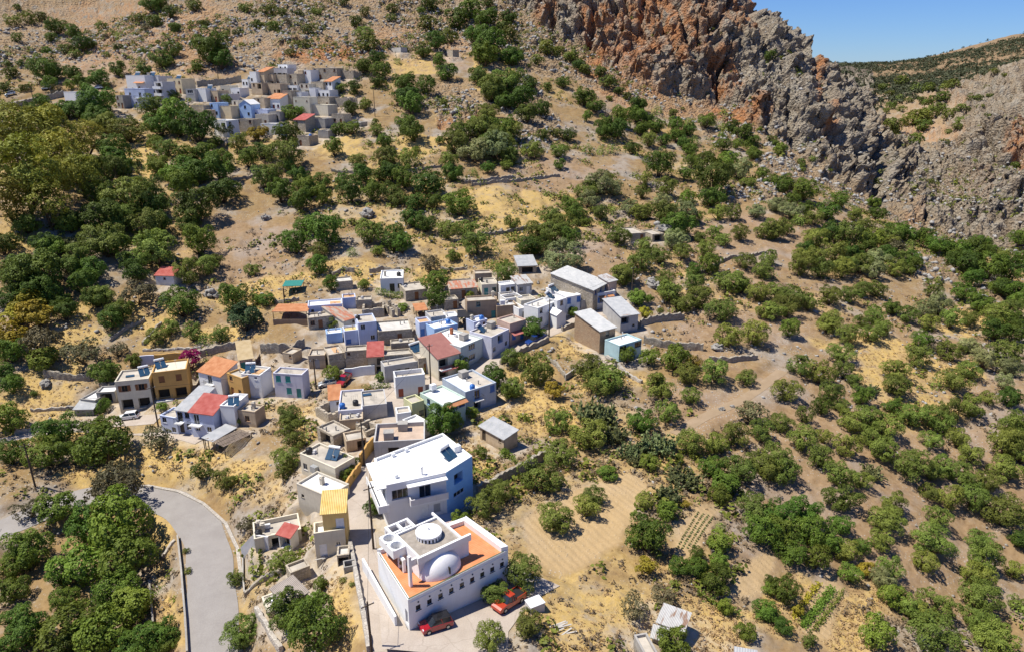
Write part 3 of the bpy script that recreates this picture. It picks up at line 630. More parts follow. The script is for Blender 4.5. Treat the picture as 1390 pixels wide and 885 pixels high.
# keep the ground smooth and level where roads, yards and houses stand
KEEP = np.ones_like(zf); PAVE = np.zeros_like(zf)
near = np.hypot(xf, yf) < 420
def level(P, z, blend, closed=True, half=0.0):
    x0, x1 = P[:, 0].min() - blend - half - 1, P[:, 0].max() + blend + half + 1
    y0, y1 = P[:, 1].min() - blend - half - 1, P[:, 1].max() + blend + half + 1
    idx = np.nonzero(near & (xf > x0) & (xf < x1) & (yf > y0) & (yf < y1))[0]
    if len(idx) == 0: return
    X, Y = xf[idx], yf[idx]
    d = polydist(X, Y, P, closed)
    if closed: d = np.where(inpoly(X, Y, P), 0, d)
    w = 1 - sstep(half, half + blend, d)
    zz = z if np.isscalar(z) else z(X, Y)
    zf[idx] = zf[idx] * (1 - w) + zz * w
    KEEP[idx] = np.minimum(KEEP[idx], 1 - w)
ROUGH = fbm(p3 / 5., 4, 41) * .30 + fbm(p3 / 1.3, 3, 47) * .10
for P, z, bl in FLATS:
    level(P, z, bl)
    c_ = P.mean(0); ii = np.nonzero(near & (np.abs(xf - c_[0]) < 16) & (np.abs(yf - c_[1]) < 16))[0]
    dd = np.where(inpoly(xf[ii], yf[ii], P), 0, polydist(xf[ii], yf[ii], P)); PAVE[ii] = np.maximum(PAVE[ii], 1 - sstep(1.0, 4.2, dd + 1.2 * NZ1[ii]))
for k, P in YARDP.items():
    zz = Hs(P[:, 0], P[:, 1]); A_ = np.column_stack([P, np.ones(len(P))]); co = np.linalg.lstsq(A_, zz, rcond=None)[0]
    YARDP[k] = (P, co)
    level(P, lambda X, Y, co=co: co[0] * X + co[1] * Y + co[2], 2.5)
for k, (Lc, w) in ROADL.items():
    P2 = Lc[:, :2]; half = w / 2 + .35; bl = 2.6
    idx = np.nonzero(near & (xf > P2[:, 0].min() - 8) & (xf < P2[:, 0].max() + 8) & (yf > P2[:, 1].min() - 8) & (yf < P2[:, 1].max() + 8))[0]
    for a_ in range(0, len(idx), 20000):
        ii = idx[a_:a_ + 20000]
        dd = (xf[ii][:, None] - P2[None, :, 0]) ** 2 + (yf[ii][:, None] - P2[None, :, 1]) ** 2
        dm = np.sqrt(dd.min(1)); ww_ = np.exp(-(dd - dd.min(1)[:, None]) / 2.0)
        zz = (ww_ * Lc[None, :, 2]).sum(1) / ww_.sum(1)
        wt = 1 - sstep(half, half + bl, dm)
        zf[ii] = zf[ii] * (1 - wt) + zz * wt
        KEEP[ii] = np.minimum(KEEP[ii], 1 - wt)
zf += ROUGH * KEEP * (1 - .5 * PLOUGH) * sstep(10, 50, np.hypot(xf, yf))
# furrows
zf += PLOUGH * KEEP * .05 * np.sin((xf * .82 + yf * .57) * 2 * math.pi / 1.1)

# rock relief: pushed out along the smooth surface normal
Zg = zf.reshape(NR, NA)
def normals(x, y, z):
    X = x.reshape(NR, NA); Y = y.reshape(NR, NA); Z = z.reshape(NR, NA)
    P = np.stack([X, Y, Z], -1)
    du = np.gradient(P, axis=1); dv = np.gradient(P, axis=0)
    n = np.cross(du, dv); n /= np.maximum(np.linalg.norm(n, axis=-1, keepdims=True), 1e-9)
    n[n[..., 2] < 0] *= -1
    return n.reshape(-1, 3)
NRM = normals(xf, yf, zf)
ridx = np.nonzero((ROCK > .02) & (np.hypot(xf, yf) < 700) & (np.abs(np.arctan2(xf, yf)) < .85) & (yf > 0))[0]
q = np.column_stack([xf, yf, zf])[ridx]
rk = ROCK[ridx]; cl = CLIFF[ridx]; kp = KEEP[ridx]
wq = q + np.column_stack([fbm(q / 9, 2, 71), fbm(q / 9, 2, 72), fbm(q / 9, 2, 73)]) * 2.6
big = ridged(wq / np.array([26., 26., 60.]), 2, 101)
med = ridged(wq / np.array([8., 8., 20.]), 4, 111)
d1, d2, idv, fc1 = worley((wq + wq[:, 2:3] * np.array([.35, -.2, 0])) / np.array([4.6, 4.0, 9.0]), 131)
d1b, d2b, idb, fc2 = worley((wq + wq[:, 2:3] * np.array([.5, 0, 0])) / np.array([1.9, 1.7, 3.2]), 137)
crack = sstep(0, .28, d2 - d1); crackb = sstep(0, .30, d2b - d1b)
fine = ridged(q / 1.1, 2, 151)
disp = cl * (big * 6.0 + med * 2.3) + rk * (1 - .35 * cl) * (.5 * med + .35 * big)
disp *= np.where(cl < .3, .5 + 1.1 * OUT[ridx], 1)
disp += np.where(cl < .3, .55 + .9 * OUT[ridx], 1) * rk * ((idv - .35) * 1.6 + fc1 * 2.2 + (crack - 1) * 1.0) * (.40 + .60 * cl) + rk * ((idb - .4) * .8 + fc2 * 1.1 + (crackb - 1) * .55) * (.5 + .5 * cl) + rk * fine * .22
cvn = np.abs(vnoise(wq / np.array([17., 17., 75.]) + 5.1, 161)); cvm = np.abs(vnoise(wq / np.array([7., 7., 26.]) + 2.7, 162))
disp -= cl * ((1 - sstep(0, .13, cvn)) * 7.0 + (1 - sstep(0, .12, cvm)) * 2.6)
# long clefts, gullies and shadowed recesses where the photo shows them
pxr, pyr = PXv[ridx], PYv[ridx]; jn = 3.5 * vnoise(q / 6., 171) + 2 * vnoise(q / 2.2, 172)
for pl, wd, dp in (([(893,22),(897,52),(908,92)],7,8), ([(915,18),(921,50),(927,84)],6,8), ([(966,86),(972,108),(980,136)],6,7), ([(1180,150),(1177,190),(1180,232),(1192,285)],13,17), ([(748,36),(756,62),(770,80)],9,7), ([(812,-10),(806,30),(800,66)],8,6),
      ([(1088,60),(1100,112),(1116,160),(1126,205),(1130,232)],7,6), ([(1240,282),(1250,300),(1254,316)],6,7), ([(1062,150),(1072,176),(1086,196)],6,6), ([(846,-10),(850,30),(846,60)],6,5), ([(990,-10),(992,30),(1004,60)],7,6), ([(1020,10),(1030,50),(1036,90)],6,5), ([(945,10),(948,40),(955,66)],5,5),
      ([(1270,250),(1275,272)],5,6), ([(1210,205),(1216,240),(1222,262)],5,4), ([(1300,240),(1318,262),(1340,282)],5,4), ([(1340,190),(1352,222),(1350,250)],6,5), ([(880,-20),(872,20),(866,60)],7,5), ([(1150,160),(1158,200),(1160,240)],5,5), ([(1030,165),(1042,178),(1046,190)],6,6), ([(610,150),(600,165),(596,176)],8,4), ([(640,150),(650,166),(652,178)],6,4)):
    sel = np.nonzero((pxr > min(p[0] for p in pl) - 25) & (pxr < max(p[0] for p in pl) + 25) & (pyr > min(p[1] for p in pl) - 25) & (pyr < max(p[1] for p in pl) + 25))[0]
    dl = polydist(pxr[sel] + jn[sel], pyr[sel], np.array(pl, float), False)
    disp[sel] -= dp * (1 - sstep(.15, 1, dl / wd)) * np.maximum(cl[sel], .6 * rk[sel])
disp *= kp
full = np.zeros(len(xf)); full[ridx] = disp
pos = np.column_stack([xf, yf, zf]) + NRM * full[:, None]
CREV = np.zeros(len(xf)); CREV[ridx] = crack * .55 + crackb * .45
TONE = np.zeros(len(xf)); TONE[ridx] = idv * .6 + idb * .4
hs_ = (KEEP < .3)
# orange seeps where the overhanging recesses are
REC = np.zeros(len(xf)); REC[ridx] = sstep(.1, -.9, big * .7 + med * .5)

faces_i = (np.arange(NR - 1)[:, None] * NA + np.arange(NA - 1)[None, :]).ravel()
faces = np.column_stack([faces_i, faces_i + 1, faces_i + NA + 1, faces_i + NA])
clos = np.arange(NR - 1) * NA
faces = np.vstack([faces, np.column_stack([clos + NA - 1, clos, clos + NA, clos + 2 * NA - 1])])
gm = bpy.data.meshes.new('ground')
gm.vertices.add(len(pos)); gm.vertices.foreach_set('co', pos.astype(np.float32).ravel())
gm.loops.add(len(faces) * 4); gm.loops.foreach_set('vertex_index', faces.astype(np.int32).ravel())
gm.polygons.add(len(faces)); gm.polygons.foreach_set('loop_start', np.arange(0, len(faces) * 4, 4, dtype=np.int32)); gm.polygons.foreach_set('loop_total', np.full(len(faces), 4, np.int32))
gm.update()
gm.polygons.foreach_set('use_smooth', np.ones(len(faces), bool))
def vattr(name, r, g, b, a=None):
    c = gm.attributes.new(name, 'FLOAT_COLOR', 'POINT')
    arr = np.column_stack([r, g, b, a if a is not None else np.ones_like(r)]).astype(np.float32)
    c.data.foreach_set('color', arr.ravel())
vattr('m1', ROCK, GRASS * (1 - .8 * PLOUGH), RED)
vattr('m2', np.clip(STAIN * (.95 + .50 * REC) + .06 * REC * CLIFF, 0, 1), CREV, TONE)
vattr('m3', CLIFF, PLOUGH, PAVE)
ground = bpy.data.objects.new('ground', gm); col.objects.link(ground); tag(ground, kind='structure')

# final ground height for everything that stands on it
_lr = _r
def Hf(x, y):
    a = math.atan2(x, y); r = math.hypot(x, y)
    i = min(max(np.searchsorted(_az, a) - 1, 0), NA - 2); j = min(max(np.searchsorted(_lr, r) - 1, 0), NR - 2)
    u = (a - _az[i]) / (_az[i + 1] - _az[i]); v = (r - _lr[j]) / (_lr[j + 1] - _lr[j])
    Z = zf.reshape(NR, NA)
    return float((Z[j, i] * (1 - u) + Z[j, i + 1] * u) * (1 - v) + (Z[j + 1, i] * (1 - u) + Z[j + 1, i + 1] * u) * v)

def Hd(x, y):
    """height of the broken rock surface over the smooth ground"""
    i = min(max(int(np.searchsorted(_az, math.atan2(x, y))), 0), NA - 1); j = min(max(int(np.searchsorted(_lr, math.hypot(x, y))), 0), NR - 1); k = j * NA + i
    return float(max(full[k] * NRM[k, 2] * .8, 0)) if ROCK[k] > .05 else 0.0
# ---- ground material
m, nt, b = nmat('ground'); N = nt.nodes; L = nt.links
def node(t, **kw):
    n = N.new(t)
    for k, v in kw.items():
        if k in n.inputs: n.inputs[k].default_value = v
        else: setattr(n, k, v)
    return n
def mixc(fac, a, bb, blend='MIX'):
    x = N.new('ShaderNodeMix'); x.data_type = 'RGBA'; x.blend_type = blend
    for s, i in ((fac, 0), (a, 6), (bb, 7)):
        if isinstance(s, (int, float)): x.inputs[i].default_value = s
        elif isinstance(s, tuple): x.inputs[i].default_value = (*s, 1)
        else: L.new(s, x.inputs[i])
    return x.outputs[2]
def rng(s, a, bb, c=0., d=1.):
    r = N.new('ShaderNodeMapRange'); r.inputs[1].default_value = a; r.inputs[2].default_value = bb; r.inputs[3].default_value = c; r.inputs[4].default_value = d
    L.new(s, r.inputs[0]); return r.outputs[0]
def mul(a, bb, op='MULTIPLY'):
    x = N.new('ShaderNodeMath'); x.operation = op
    for s, i in ((a, 0), (bb, 1)):
        if isinstance(s, (int, float)): x.inputs[i].default_value = s
        else: L.new(s, x.inputs[i])
    return x.outputs[0]
geo = N.new('ShaderNodeNewGeometry'); P_ = geo.outputs['Position']
def noise(scale, detail=5, rough=.55, vec=None):
    n = node('ShaderNodeTexNoise', Scale=scale, Detail=detail, Roughness=rough); L.new(vec or P_, n.inputs['Vector']); return n.outputs[0]
def attr(name):
    a = N.new('ShaderNodeAttribute'); a.attribute_name = name; s = N.new('ShaderNodeSeparateColor'); L.new(a.outputs['Color'], s.inputs[0]); return s.outputs
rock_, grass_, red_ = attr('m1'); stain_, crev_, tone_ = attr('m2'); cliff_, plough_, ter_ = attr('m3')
nA = noise(.18, 6); nB = noise(1.1, 6, .65); nC = noise(4.2, 5, .7); nD = noise(.035, 4)
# soil
soil = mixc(rng(nB, .3, .7), (.205, .130, .058), (.325, .220, .105))
soil = mixc(rng(nA, .40, .62), soil, (.285, .20, .10))
soil = mixc(mul(rng(noise(.075, 6, .6), .5, .62), .8), soil, mixc(rng(nC, .3, .7), (.25, .225, .195), (.38, .345, .30)))
soil = mixc(mul(rng(noise(.26, 6, .7), .52, .66), .75), soil, (.20, .135, .08))
soil = mixc(mul(red_, rng(nA, .2, .7, .35, 1.)), soil, mixc(rng(nB, .35, .65), (.28, .18, .115), (.36, .255, .18)))
# stones lying about
vo = node('ShaderNodeTexVoronoi', Scale=1.9); L.new(P_, vo.inputs['Vector'])
stn = mul(rng(vo.outputs['Distance'], .16, .32, 1, 0), rng(nA, .42, .6))
soil = mixc(mul(stn, .8), soil, mixc(rng(nC, .3, .7), (.33, .31, .28), (.50, .48, .45)))
# dry grass
gr = mixc(rng(nC, .3, .7), (.38, .25, .072), (.57, .40, .145))
gr = mixc(rng(nB, .4, .75), gr, (.42, .31, .165))
gfac = rng(mul(mul(grass_, rng(nB, .25, .75, .35, 1.6)), rng(noise(.32, 6, .65), .32, .68, .25, 1.4)), .12, .75)
col1 = mixc(gfac, soil, gr)
# dead scrub and low brown growth
scr = mul(rng(noise(.55, 5, .7), .56, .66), rng(nD, .42, .6))
col1 = mixc(mul(scr, .8), col1, (.17, .125, .07))
# rock: grey limestone, ochre earth between the blocks, rusty seeps
rk1 = mixc(rng(nB, .25, .75), (.165, .142, .112), (.345, .308, .25))
rk1 = mixc(rng(tone_, .2, .8, 0, .55), rk1, (.42, .38, .31))
rk1 = mixc(rng(nC, .55, .75, 0, .6), rk1, (.17, .16, .145))
rk1 = mixc(rng(noise(.09, 4), .48, .7, 0, .55), rk1, (.42, .34, .25))
rust = mixc(rng(nB, .3, .7), (.30, .10, .030), (.49, .225, .088))
stf = mul(stain_, rng(noise(.16, 5, .6), .36, .58))
earth = mixc(rng(nB, .3, .7), (.27, .15, .07), (.37, .25, .135))
earth = mixc(mul(red_, .7), earth, (.45, .215, .09))
rk2 = mixc(mul(mul(rng(crev_, .25, .75, 1, 0), .8), rng(cliff_, 0, 1, 1, .25)), rk1, earth)
rk2 = mixc(mul(mul(rng(crev_, .15, .6, 1, 0), .7), cliff_), rk2, (.135, .115, .095))  # cliff cracks darkened: shade painted into the rock colour for deeper clefts
slopeearth = mul(mul(rng(noise(.22, 5, .6), .38, .50), rng(cliff_, 0, 1, 1, .12)), rng(nD, .3, .6, .4, 1))
rk2 = mixc(slopeearth, rk2, mixc(rng(nC, .35, .65), earth, (.33, .26, .165)))
rk2 = mixc(mul(stf, .85), rk2, rust)
colr = mixc(rng(mul(rock_, rng(nB, .2, .8, .6, 1.4)), .3, .6), col1, rk2)
pv = mul(ter_, rng(noise(.5, 5, .65), .3, .6))
colr = mixc(mul(pv, .8), colr, mixc(rng(nB, .3, .7), (.38, .33, .27), (.52, .465, .40)))
colf = mixc(mul(plough_, .8), colr, mixc(rng(nC, .3, .7), (.40, .275, .14), (.50, .365, .20)))
L.new(colf, b.inputs['Base Color'])
b.inputs['Roughness'].default_value = .95; b.inputs['Specular IOR Level'].default_value = .12
hgt = mul(mul(nB, .5, 'MULTIPLY'), mul(nC, .45), 'ADD')
hgt = mul(hgt, mul(stn, .35), 'ADD')
bump = node('ShaderNodeBump', Strength=.8, Distance=.16); L.new(hgt, bump.inputs['Height'])
vr = node('ShaderNodeTexVoronoi', Scale=.9); L.new(P_, vr.inputs['Vector'])
b2 = node('ShaderNodeBump', Distance=1.3); L.new(mul(rock_, .9), b2.inputs['Strength']); L.new(mul(vr.outputs['Distance'], nB, 'ADD'), b2.inputs['Height']); L.new(bump.outputs[0], b2.inputs['Normal'])
L.new(b2.outputs[0], b.inputs['Normal'])
gm.materials.append(m)

# ---- road surfaces: sheets a little over the ground
def ribbon(name, Lc, w, mat, lift=.05, edge=.0):
    mb = MB(); n = len(Lc); prev = None
    d = np.gradient(Lc[:, :2], axis=0); d /= np.linalg.norm(d, axis=1, keepdims=True); nn = np.column_stack([-d[:, 1], d[:, 0]])
    K = 5; rows = []
    for i in range(n):
        row = []
        ww = w * (1 + .04 * math.sin(i * .7) + .03 * math.sin(i * .23 + 1))
        for k in range(K):
            t = (k / (K - 1) - .5) * ww
            row.append((Lc[i, 0] + nn[i, 0] * t, Lc[i, 1] + nn[i, 1] * t, Lc[i, 2] + lift + .05 * (1 - (2 * t / ww) ** 2)))
        rows.append(row)
    for i in range(n):
        mb.v += rows[i]
    for i in range(n - 1):
        for k in range(K - 1):
            a = i * K + k; mb.f.append((a, a + K, a + K + 1, a + 1)); mb.mi.append(0)
    o = mb.build(name, mat, smooth=True); tag(o, kind='structure'); return o
def roadmat(name, c1, c2, crackc, wear):
    m, nt, b = nmat(name); N = nt.nodes; L = nt.links
    g = N.new('ShaderNodeNewGeometry')
    def nz(s, d=5, ro=.6):
        n = N.new('ShaderNodeTexNoise'); n.inputs['Scale'].default_value = s; n.inputs['Detail'].default_value = d; n.inputs['Roughness'].default_value = ro; L.new(g.outputs['Position'], n.inputs['Vector']); return n.outputs[0]
    def mr(s, a, bb, c, d):
        r = N.new('ShaderNodeMapRange'); r.inputs[1].default_value = a; r.inputs[2].default_value = bb; r.inputs[3].default_value = c; r.inputs[4].default_value = d; L.new(s, r.inputs[0]); return r.outputs[0]
    def mx(f, a, bb):
        x = N.new('ShaderNodeMix'); x.data_type = 'RGBA'; L.new(f, x.inputs[0])
        for s, i in ((a, 6), (bb, 7)):
            if isinstance(s, tuple): x.inputs[i].default_value = (*s, 1)
            else: L.new(s, x.inputs[i])
        return x.outputs[2]
    c = mx(mr(nz(.35), .3, .7, 0, 1), c1, c2)
    c = mx(mr(nz(7, 3), .35, .7, 0, .45), c, tuple(v * .8 for v in c1))
    vo = N.new('ShaderNodeTexVoronoi'); vo.feature = 'DISTANCE_TO_EDGE'; vo.inputs['Scale'].default_value = .22
    w = N.new('ShaderNodeVectorMath'); w.operation = 'ADD'; n3 = N.new('ShaderNodeTexNoise'); n3.inputs['Scale'].default_value = .6; n3.inputs['Detail'].default_value = 4
    L.new(g.outputs['Position'], n3.inputs['Vector']); L.new(g.outputs['Position'], w.inputs[0]); L.new(n3.outputs['Color'], w.inputs[1]); L.new(w.outputs[0], vo.inputs['Vector'])
    c = mx(mr(vo.outputs['Distance'], 0, .016, wear, 0), c, crackc)
    L.new(c, b.inputs['Base Color']); b.inputs['Roughness'].default_value = .9; b.inputs['Specular IOR Level'].default_value = .2
    bp = N.new('ShaderNodeBump'); bp.inputs['Strength'].default_value = .4; bp.inputs['Distance'].default_value = .06; L.new(nz(5, 4), bp.inputs['Height']); L.new(bp.outputs[0], b.inputs['Normal'])
    MATS[name] = m; return m
M_ASPH = roadmat('asphalt_grey', (.275, .252, .235), (.335, .312, .29), (.2, .18, .165), .12)
M_CONC = roadmat('concrete_lane', (.40, .335, .275), (.50, .435, .37), (.24, .19, .15), .35)
M_DIRT = roadmat('dirt', (.29, .21, .13), (.37, .275, .185), (.40, .32, .25), .0)
ribbon('road', *ROADL['road'], M_ASPH, .07)
for k in ('village_lane', 'village_street', 'terrace_path', 'parking_spur'): ribbon(k, *ROADL[k], M_CONC, .06)
ribbon('dirt_track', *ROADL['dirt_track'], M_DIRT, .04)
ribbon('upper_road', *ROADL['upper_road'], M_ASPH, .06)
for k, (P, co) in YARDP.items():
    mb = MB()
    mb.poly([(p[0], p[1], co[0] * p[0] + co[1] * p[1] + co[2] + .085) for p in P])
    o = mb.build(k, M_CONC); tag(o, kind='structure')
M_BARK = plaster('bark', (.16, .115, .075), var=.3, bump=.8, scale=3, stain=.4)
M_DEAD = plaster('dead_twigs', (.24, .19, .15), var=.3, bump=.5, scale=3)
# ================================================================== houses
def stonemat(name, c1, c2, mortar, scale=2.2):
    m, nt, b = nmat(name); N = nt.nodes; L = nt.links
    tc = N.new('ShaderNodeTexCoord'); v = N.new('ShaderNodeTexVoronoi'); v.inputs['Scale'].default_value = scale
    v2 = N.new('ShaderNodeTexVoronoi'); v2.feature = 'DISTANCE_TO_EDGE'; v2.inputs['Scale'].default_value = scale
    mp = N.new('ShaderNodeMapping'); mp.inputs['Scale'].default_value = (1, 1, 1.6); L.new(tc.outputs['Object'], mp.inputs[0]); L.new(mp.outputs[0], v.inputs['Vector']); L.new(mp.outputs[0], v2.inputs['Vector'])
    s = N.new('ShaderNodeSeparateColor'); L.new(v.outputs['Color'], s.inputs[0])
    mx = N.new('ShaderNodeMix'); mx.data_type = 'RGBA'; mx.inputs[6].default_value = (*c1, 1); mx.inputs[7].default_value = (*c2, 1); L.new(s.outputs[0], mx.inputs[0])
    n = N.new('ShaderNodeTexNoise'); n.inputs['Scale'].default_value = .7; n.inputs['Detail'].default_value = 6; L.new(tc.outputs['Object'], n.inputs[0])
    r = N.new('ShaderNodeMapRange'); r.inputs[1].default_value = .42; r.inputs[2].default_value = .66; r.inputs[3].default_value = 0; r.inputs[4].default_value = .75; L.new(n.outputs[0], r.inputs[0])
    mx3 = N.new('ShaderNodeMix'); mx3.data_type = 'RGBA'; mx3.inputs[7].default_value = (*mortar, 1); L.new(r.outputs[0], mx3.inputs[0]); L.new(mx.outputs[2], mx3.inputs[6])
    r2 = N.new('ShaderNodeMapRange'); r2.inputs[1].default_value = 0; r2.inputs[2].default_value = .07; r2.inputs[3].default_value = .55; r2.inputs[4].default_value = 0; L.new(v2.outputs['Distance'], r2.inputs[0])
    mx2 = N.new('ShaderNodeMix'); mx2.data_type = 'RGBA'; mx2.inputs[7].default_value = (.10, .08, .06, 1); L.new(r2.outputs[0], mx2.inputs[0]); L.new(mx3.outputs[2], mx2.inputs[6])
    L.new(mx2.outputs[2], b.inputs['Base Color']); b.inputs['Roughness'].default_value = .95; b.inputs['Specular IOR Level'].default_value = .15
    bp = N.new('ShaderNodeBump'); bp.inputs['Strength'].default_value = .9; bp.inputs['Distance'].default_value = .12; L.new(v2.outputs['Distance'], bp.inputs['Height']); L.new(bp.outputs[0], b.inputs['Normal'])
    MATS[name] = m; return m
def wavemat(name, c, c2, period, rough=.6, metal=0., rustc=None, axis='X', bump=1.0, rust=.0):
    """corrugated sheet or pantiles: ridges run down the slope"""
    m, nt, b = nmat(name); N = nt.nodes; L = nt.links
    tc = N.new('ShaderNodeTexCoord'); w = N.new('ShaderNodeTexWave'); w.bands_direction = axis; w.inputs['Scale'].default_value = 1.0 / period * .3183 * 1.0
    w.inputs['Distortion'].default_value = .15
    L.new(tc.outputs['Object'], w.inputs['Vector'])
    n = N.new('ShaderNodeTexNoise'); n.inputs['Scale'].default_value = .9; n.inputs['Detail'].default_value = 5; L.new(tc.outputs['Object'], n.inputs[0])
    r = N.new('ShaderNodeMapRange'); r.inputs[1].default_value = .35; r.inputs[2].default_value = .65; L.new(n.outputs[0], r.inputs[0])
    mx = N.new('ShaderNodeMix'); mx.data_type = 'RGBA'; mx.inputs[6].default_value = (*c, 1); mx.inputs[7].default_value = (*c2, 1); L.new(r.outputs[0], mx.inputs[0])
    out = mx.outputs[2]
    if rustc:
        mp = N.new('ShaderNodeMapping'); mp.inputs['Scale'].default_value = (1.6, .35, 1); L.new(tc.outputs['Object'], mp.inputs[0])
        n2 = N.new('ShaderNodeTexNoise'); n2.inputs['Scale'].default_value = 1.0; n2.inputs['Detail'].default_value = 4; L.new(mp.outputs[0], n2.inputs[0])
        r2 = N.new('ShaderNodeMapRange'); r2.inputs[1].default_value = .56 - rust * .2; r2.inputs[2].default_value = .64 - rust * .2; r2.inputs[4].default_value = .9; L.new(n2.outputs[0], r2.inputs[0])
        m2 = N.new('ShaderNodeMix'); m2.data_type = 'RGBA'; m2.inputs[7].default_value = (*rustc, 1); L.new(r2.outputs[0], m2.inputs[0]); L.new(out, m2.inputs[6]); out = m2.outputs[2]
    L.new(out, b.inputs['Base Color']); b.inputs['Roughness'].default_value = rough; b.inputs['Metallic'].default_value = metal
    bp = N.new('ShaderNodeBump'); bp.inputs['Strength'].default_value = bump; bp.inputs['Distance'].default_value = period * .3; L.new(w.outputs['Fac'], bp.inputs['Height']); L.new(bp.outputs[0], b.inputs['Normal'])
    MATS[name] = m; return m
WALLM = {'w': plaster('whitewash', (.78, .78, .77), stain=.22, var=.05), 'c': plaster('cream_render', (.66, .60, .47), stain=.3), 'c2': plaster('pale_stone_render', (.56, .51, .42), stain=.35, bump=.8, scale=2),
 'c3': plaster('cream_yellow_render', (.70, .58, .38)), 'o': plaster('ochre_render', (.56, .33, .11), stain=.25), 'v': plaster('lilac_render', (.60, .60, .68), stain=.3), 'l': plaster('pale_blue_render', (.55, .61, .78), stain=.25),
 'b': plaster('sky_blue_render', (.36, .52, .78), stain=.25), 't': plaster('tan_render', (.50, .395, .275), stain=.5, var=.2, bump=.6), 'k': plaster('old_concrete', (.38, .36, .33), stain=.5, var=.2), 'e': plaster('grey_render', (.46, .45, .44), stain=.45, var=.15),
 'e2': plaster('grey_blue_render', (.44, .50, .58), stain=.35), 'e3': plaster('pale_grey_render', (.58, .57, .57), stain=.25), 'y': plaster('yellow_render', (.70, .50, .20), stain=.2), 'yg': plaster('yellow_green_render', (.58, .57, .33), stain=.35),
 'p': plaster('pink_render', (.56, .40, .32), stain=.4), 'g': plaster('pale_green_render', (.52, .64, .54), stain=.2), 'g2': plaster('grey_green_render', (.52, .57, .55), stain=.3), 'n': plaster('brown_render', (.36, .27, .185), stain=.45, var=.18),
 'n2': stonemat('brown_bricks', (.33, .22, .14), (.42, .30, .19), (.40, .30, .20), 3.2), 'q': plaster('turquoise_render', (.42, .58, .60), stain=.3), 's': stonemat('field_stone', (.33, .285, .225), (.54, .47, .37), (.42, .355, .26))}
ROOFM = {'f': plaster('concrete_roof', (.47, .425, .36), stain=.25, var=.22, scale=.8), 'F': plaster('white_roof', (.76, .755, .74), stain=.14, var=.08), 'k_': plaster('pale_concrete_roof', (.56, .54, .50), stain=.3, var=.15), 'c_': plaster('cream_roof', (.64, .58, .47), stain=.25),
 't2': plaster('terracotta_terrace', (.58, .36, .19), stain=.2), 'y2': plaster('yellow_terrace', (.66, .50, .22), stain=.15), 't3': plaster('pink_terrace', (.50, .385, .30), stain=.35, var=.15),
 'm': wavemat('pale_sheet', (.46, .47, .47), (.57, .57, .56), .18, .45, .15), 'r': wavemat('red_sheet', (.40, .075, .055), (.50, .14, .11), .2, .5), 'R': wavemat('dark_red_sheet', (.30, .085, .065), (.36, .12, .095), .2, .5),
 'rb': wavemat('brown_sheet', (.33, .28, .24), (.42, .36, .31), .2, .7), 'T': wavemat('orange_tiles', (.48, .185, .07), (.58, .265, .12), .24, .8), 't': wavemat('beige_tiles', (.50, .37, .19), (.58, .45, .26), .24, .85), 'y': wavemat('yellow_tiles', (.68, .45, .12), (.74, .55, .22), .24, .8),
 'x': wavemat('rusty_sheet', (.46, .45, .43), (.56, .55, .53), .18, .6, 0, (.27, .15, .09), rust=.1), 'x2': wavemat('broken_tiles', (.42, .32, .24), (.50, .42, .34), .24, .9, 0, (.50, .17, .09), rust=.35), 'gw': plaster('white_roof', (.8, .8, .8))}
TRIM = {'brown': flat('brown_wood', (.22, .085, .03), .6), 'teal': flat('teal_paint', (.02, .22, .22), .5), 'white': flat('white_paint', (.78, .78, .78), .45), 'grey': flat('grey_paint', (.36, .36, .38), .5), 'dark': flat('dark_wood', (.06, .045, .035), .6),
 'blue': flat('blue_paint', (.05, .17, .48), .5), 'rust': flat('rust_red_paint', (.30, .07, .04), .6), 'green': flat('green_paint', (.02, .09, .06), .5)}
M_GLASS = flat('window_glass', (.022, .028, .036), .08, spec=.8)
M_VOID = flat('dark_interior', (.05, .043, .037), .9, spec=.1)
M_BLACK = flat('black_plastic', (.02, .02, .022), .5); M_BLUEP = flat('blue_plastic', (.03, .16, .50), .4)
M_STEEL = flat('galvanised_steel', (.52, .54, .56), .35, .6); M_PANEL = flat('solar_glass', (.03, .075, .13), .07, spec=.9); M_TANKW = flat('white_enamel', (.75, .76, .77), .3)
M_IRON = flat('iron_rail', (.10, .10, .11), .5, .3); M_BRICK = plaster('chimney_brick', (.42, .15, .07), bump=.8, scale=3)
_mesh_cache = {}
def cached(key, fn):
    if key not in _mesh_cache:
        o = fn(); _mesh_cache[key] = o.data; bpy.data.objects.remove(o)
    return _mesh_cache[key]
def child(name, data, parent, loc=(0, 0, 0), rz=0.0):
    o = bpy.data.objects.new(name, data); col.objects.link(o); o.parent = parent; o.location = loc; o.rotation_euler = (0, 0, rz); return o
OPEN = {'W': (1.0, 1.15, 1.0), 'w': (.62, .6, 1.5), 'D': (1.0, 2.1, 0), 'S': (1.15, 1.35, .85), 'C': (1.1, 1.4, .75), 'B': (1.25, 2.15, .03), 'G': (2.1, 1.3, .9), 'V': (2.2, 2.2, .03)}
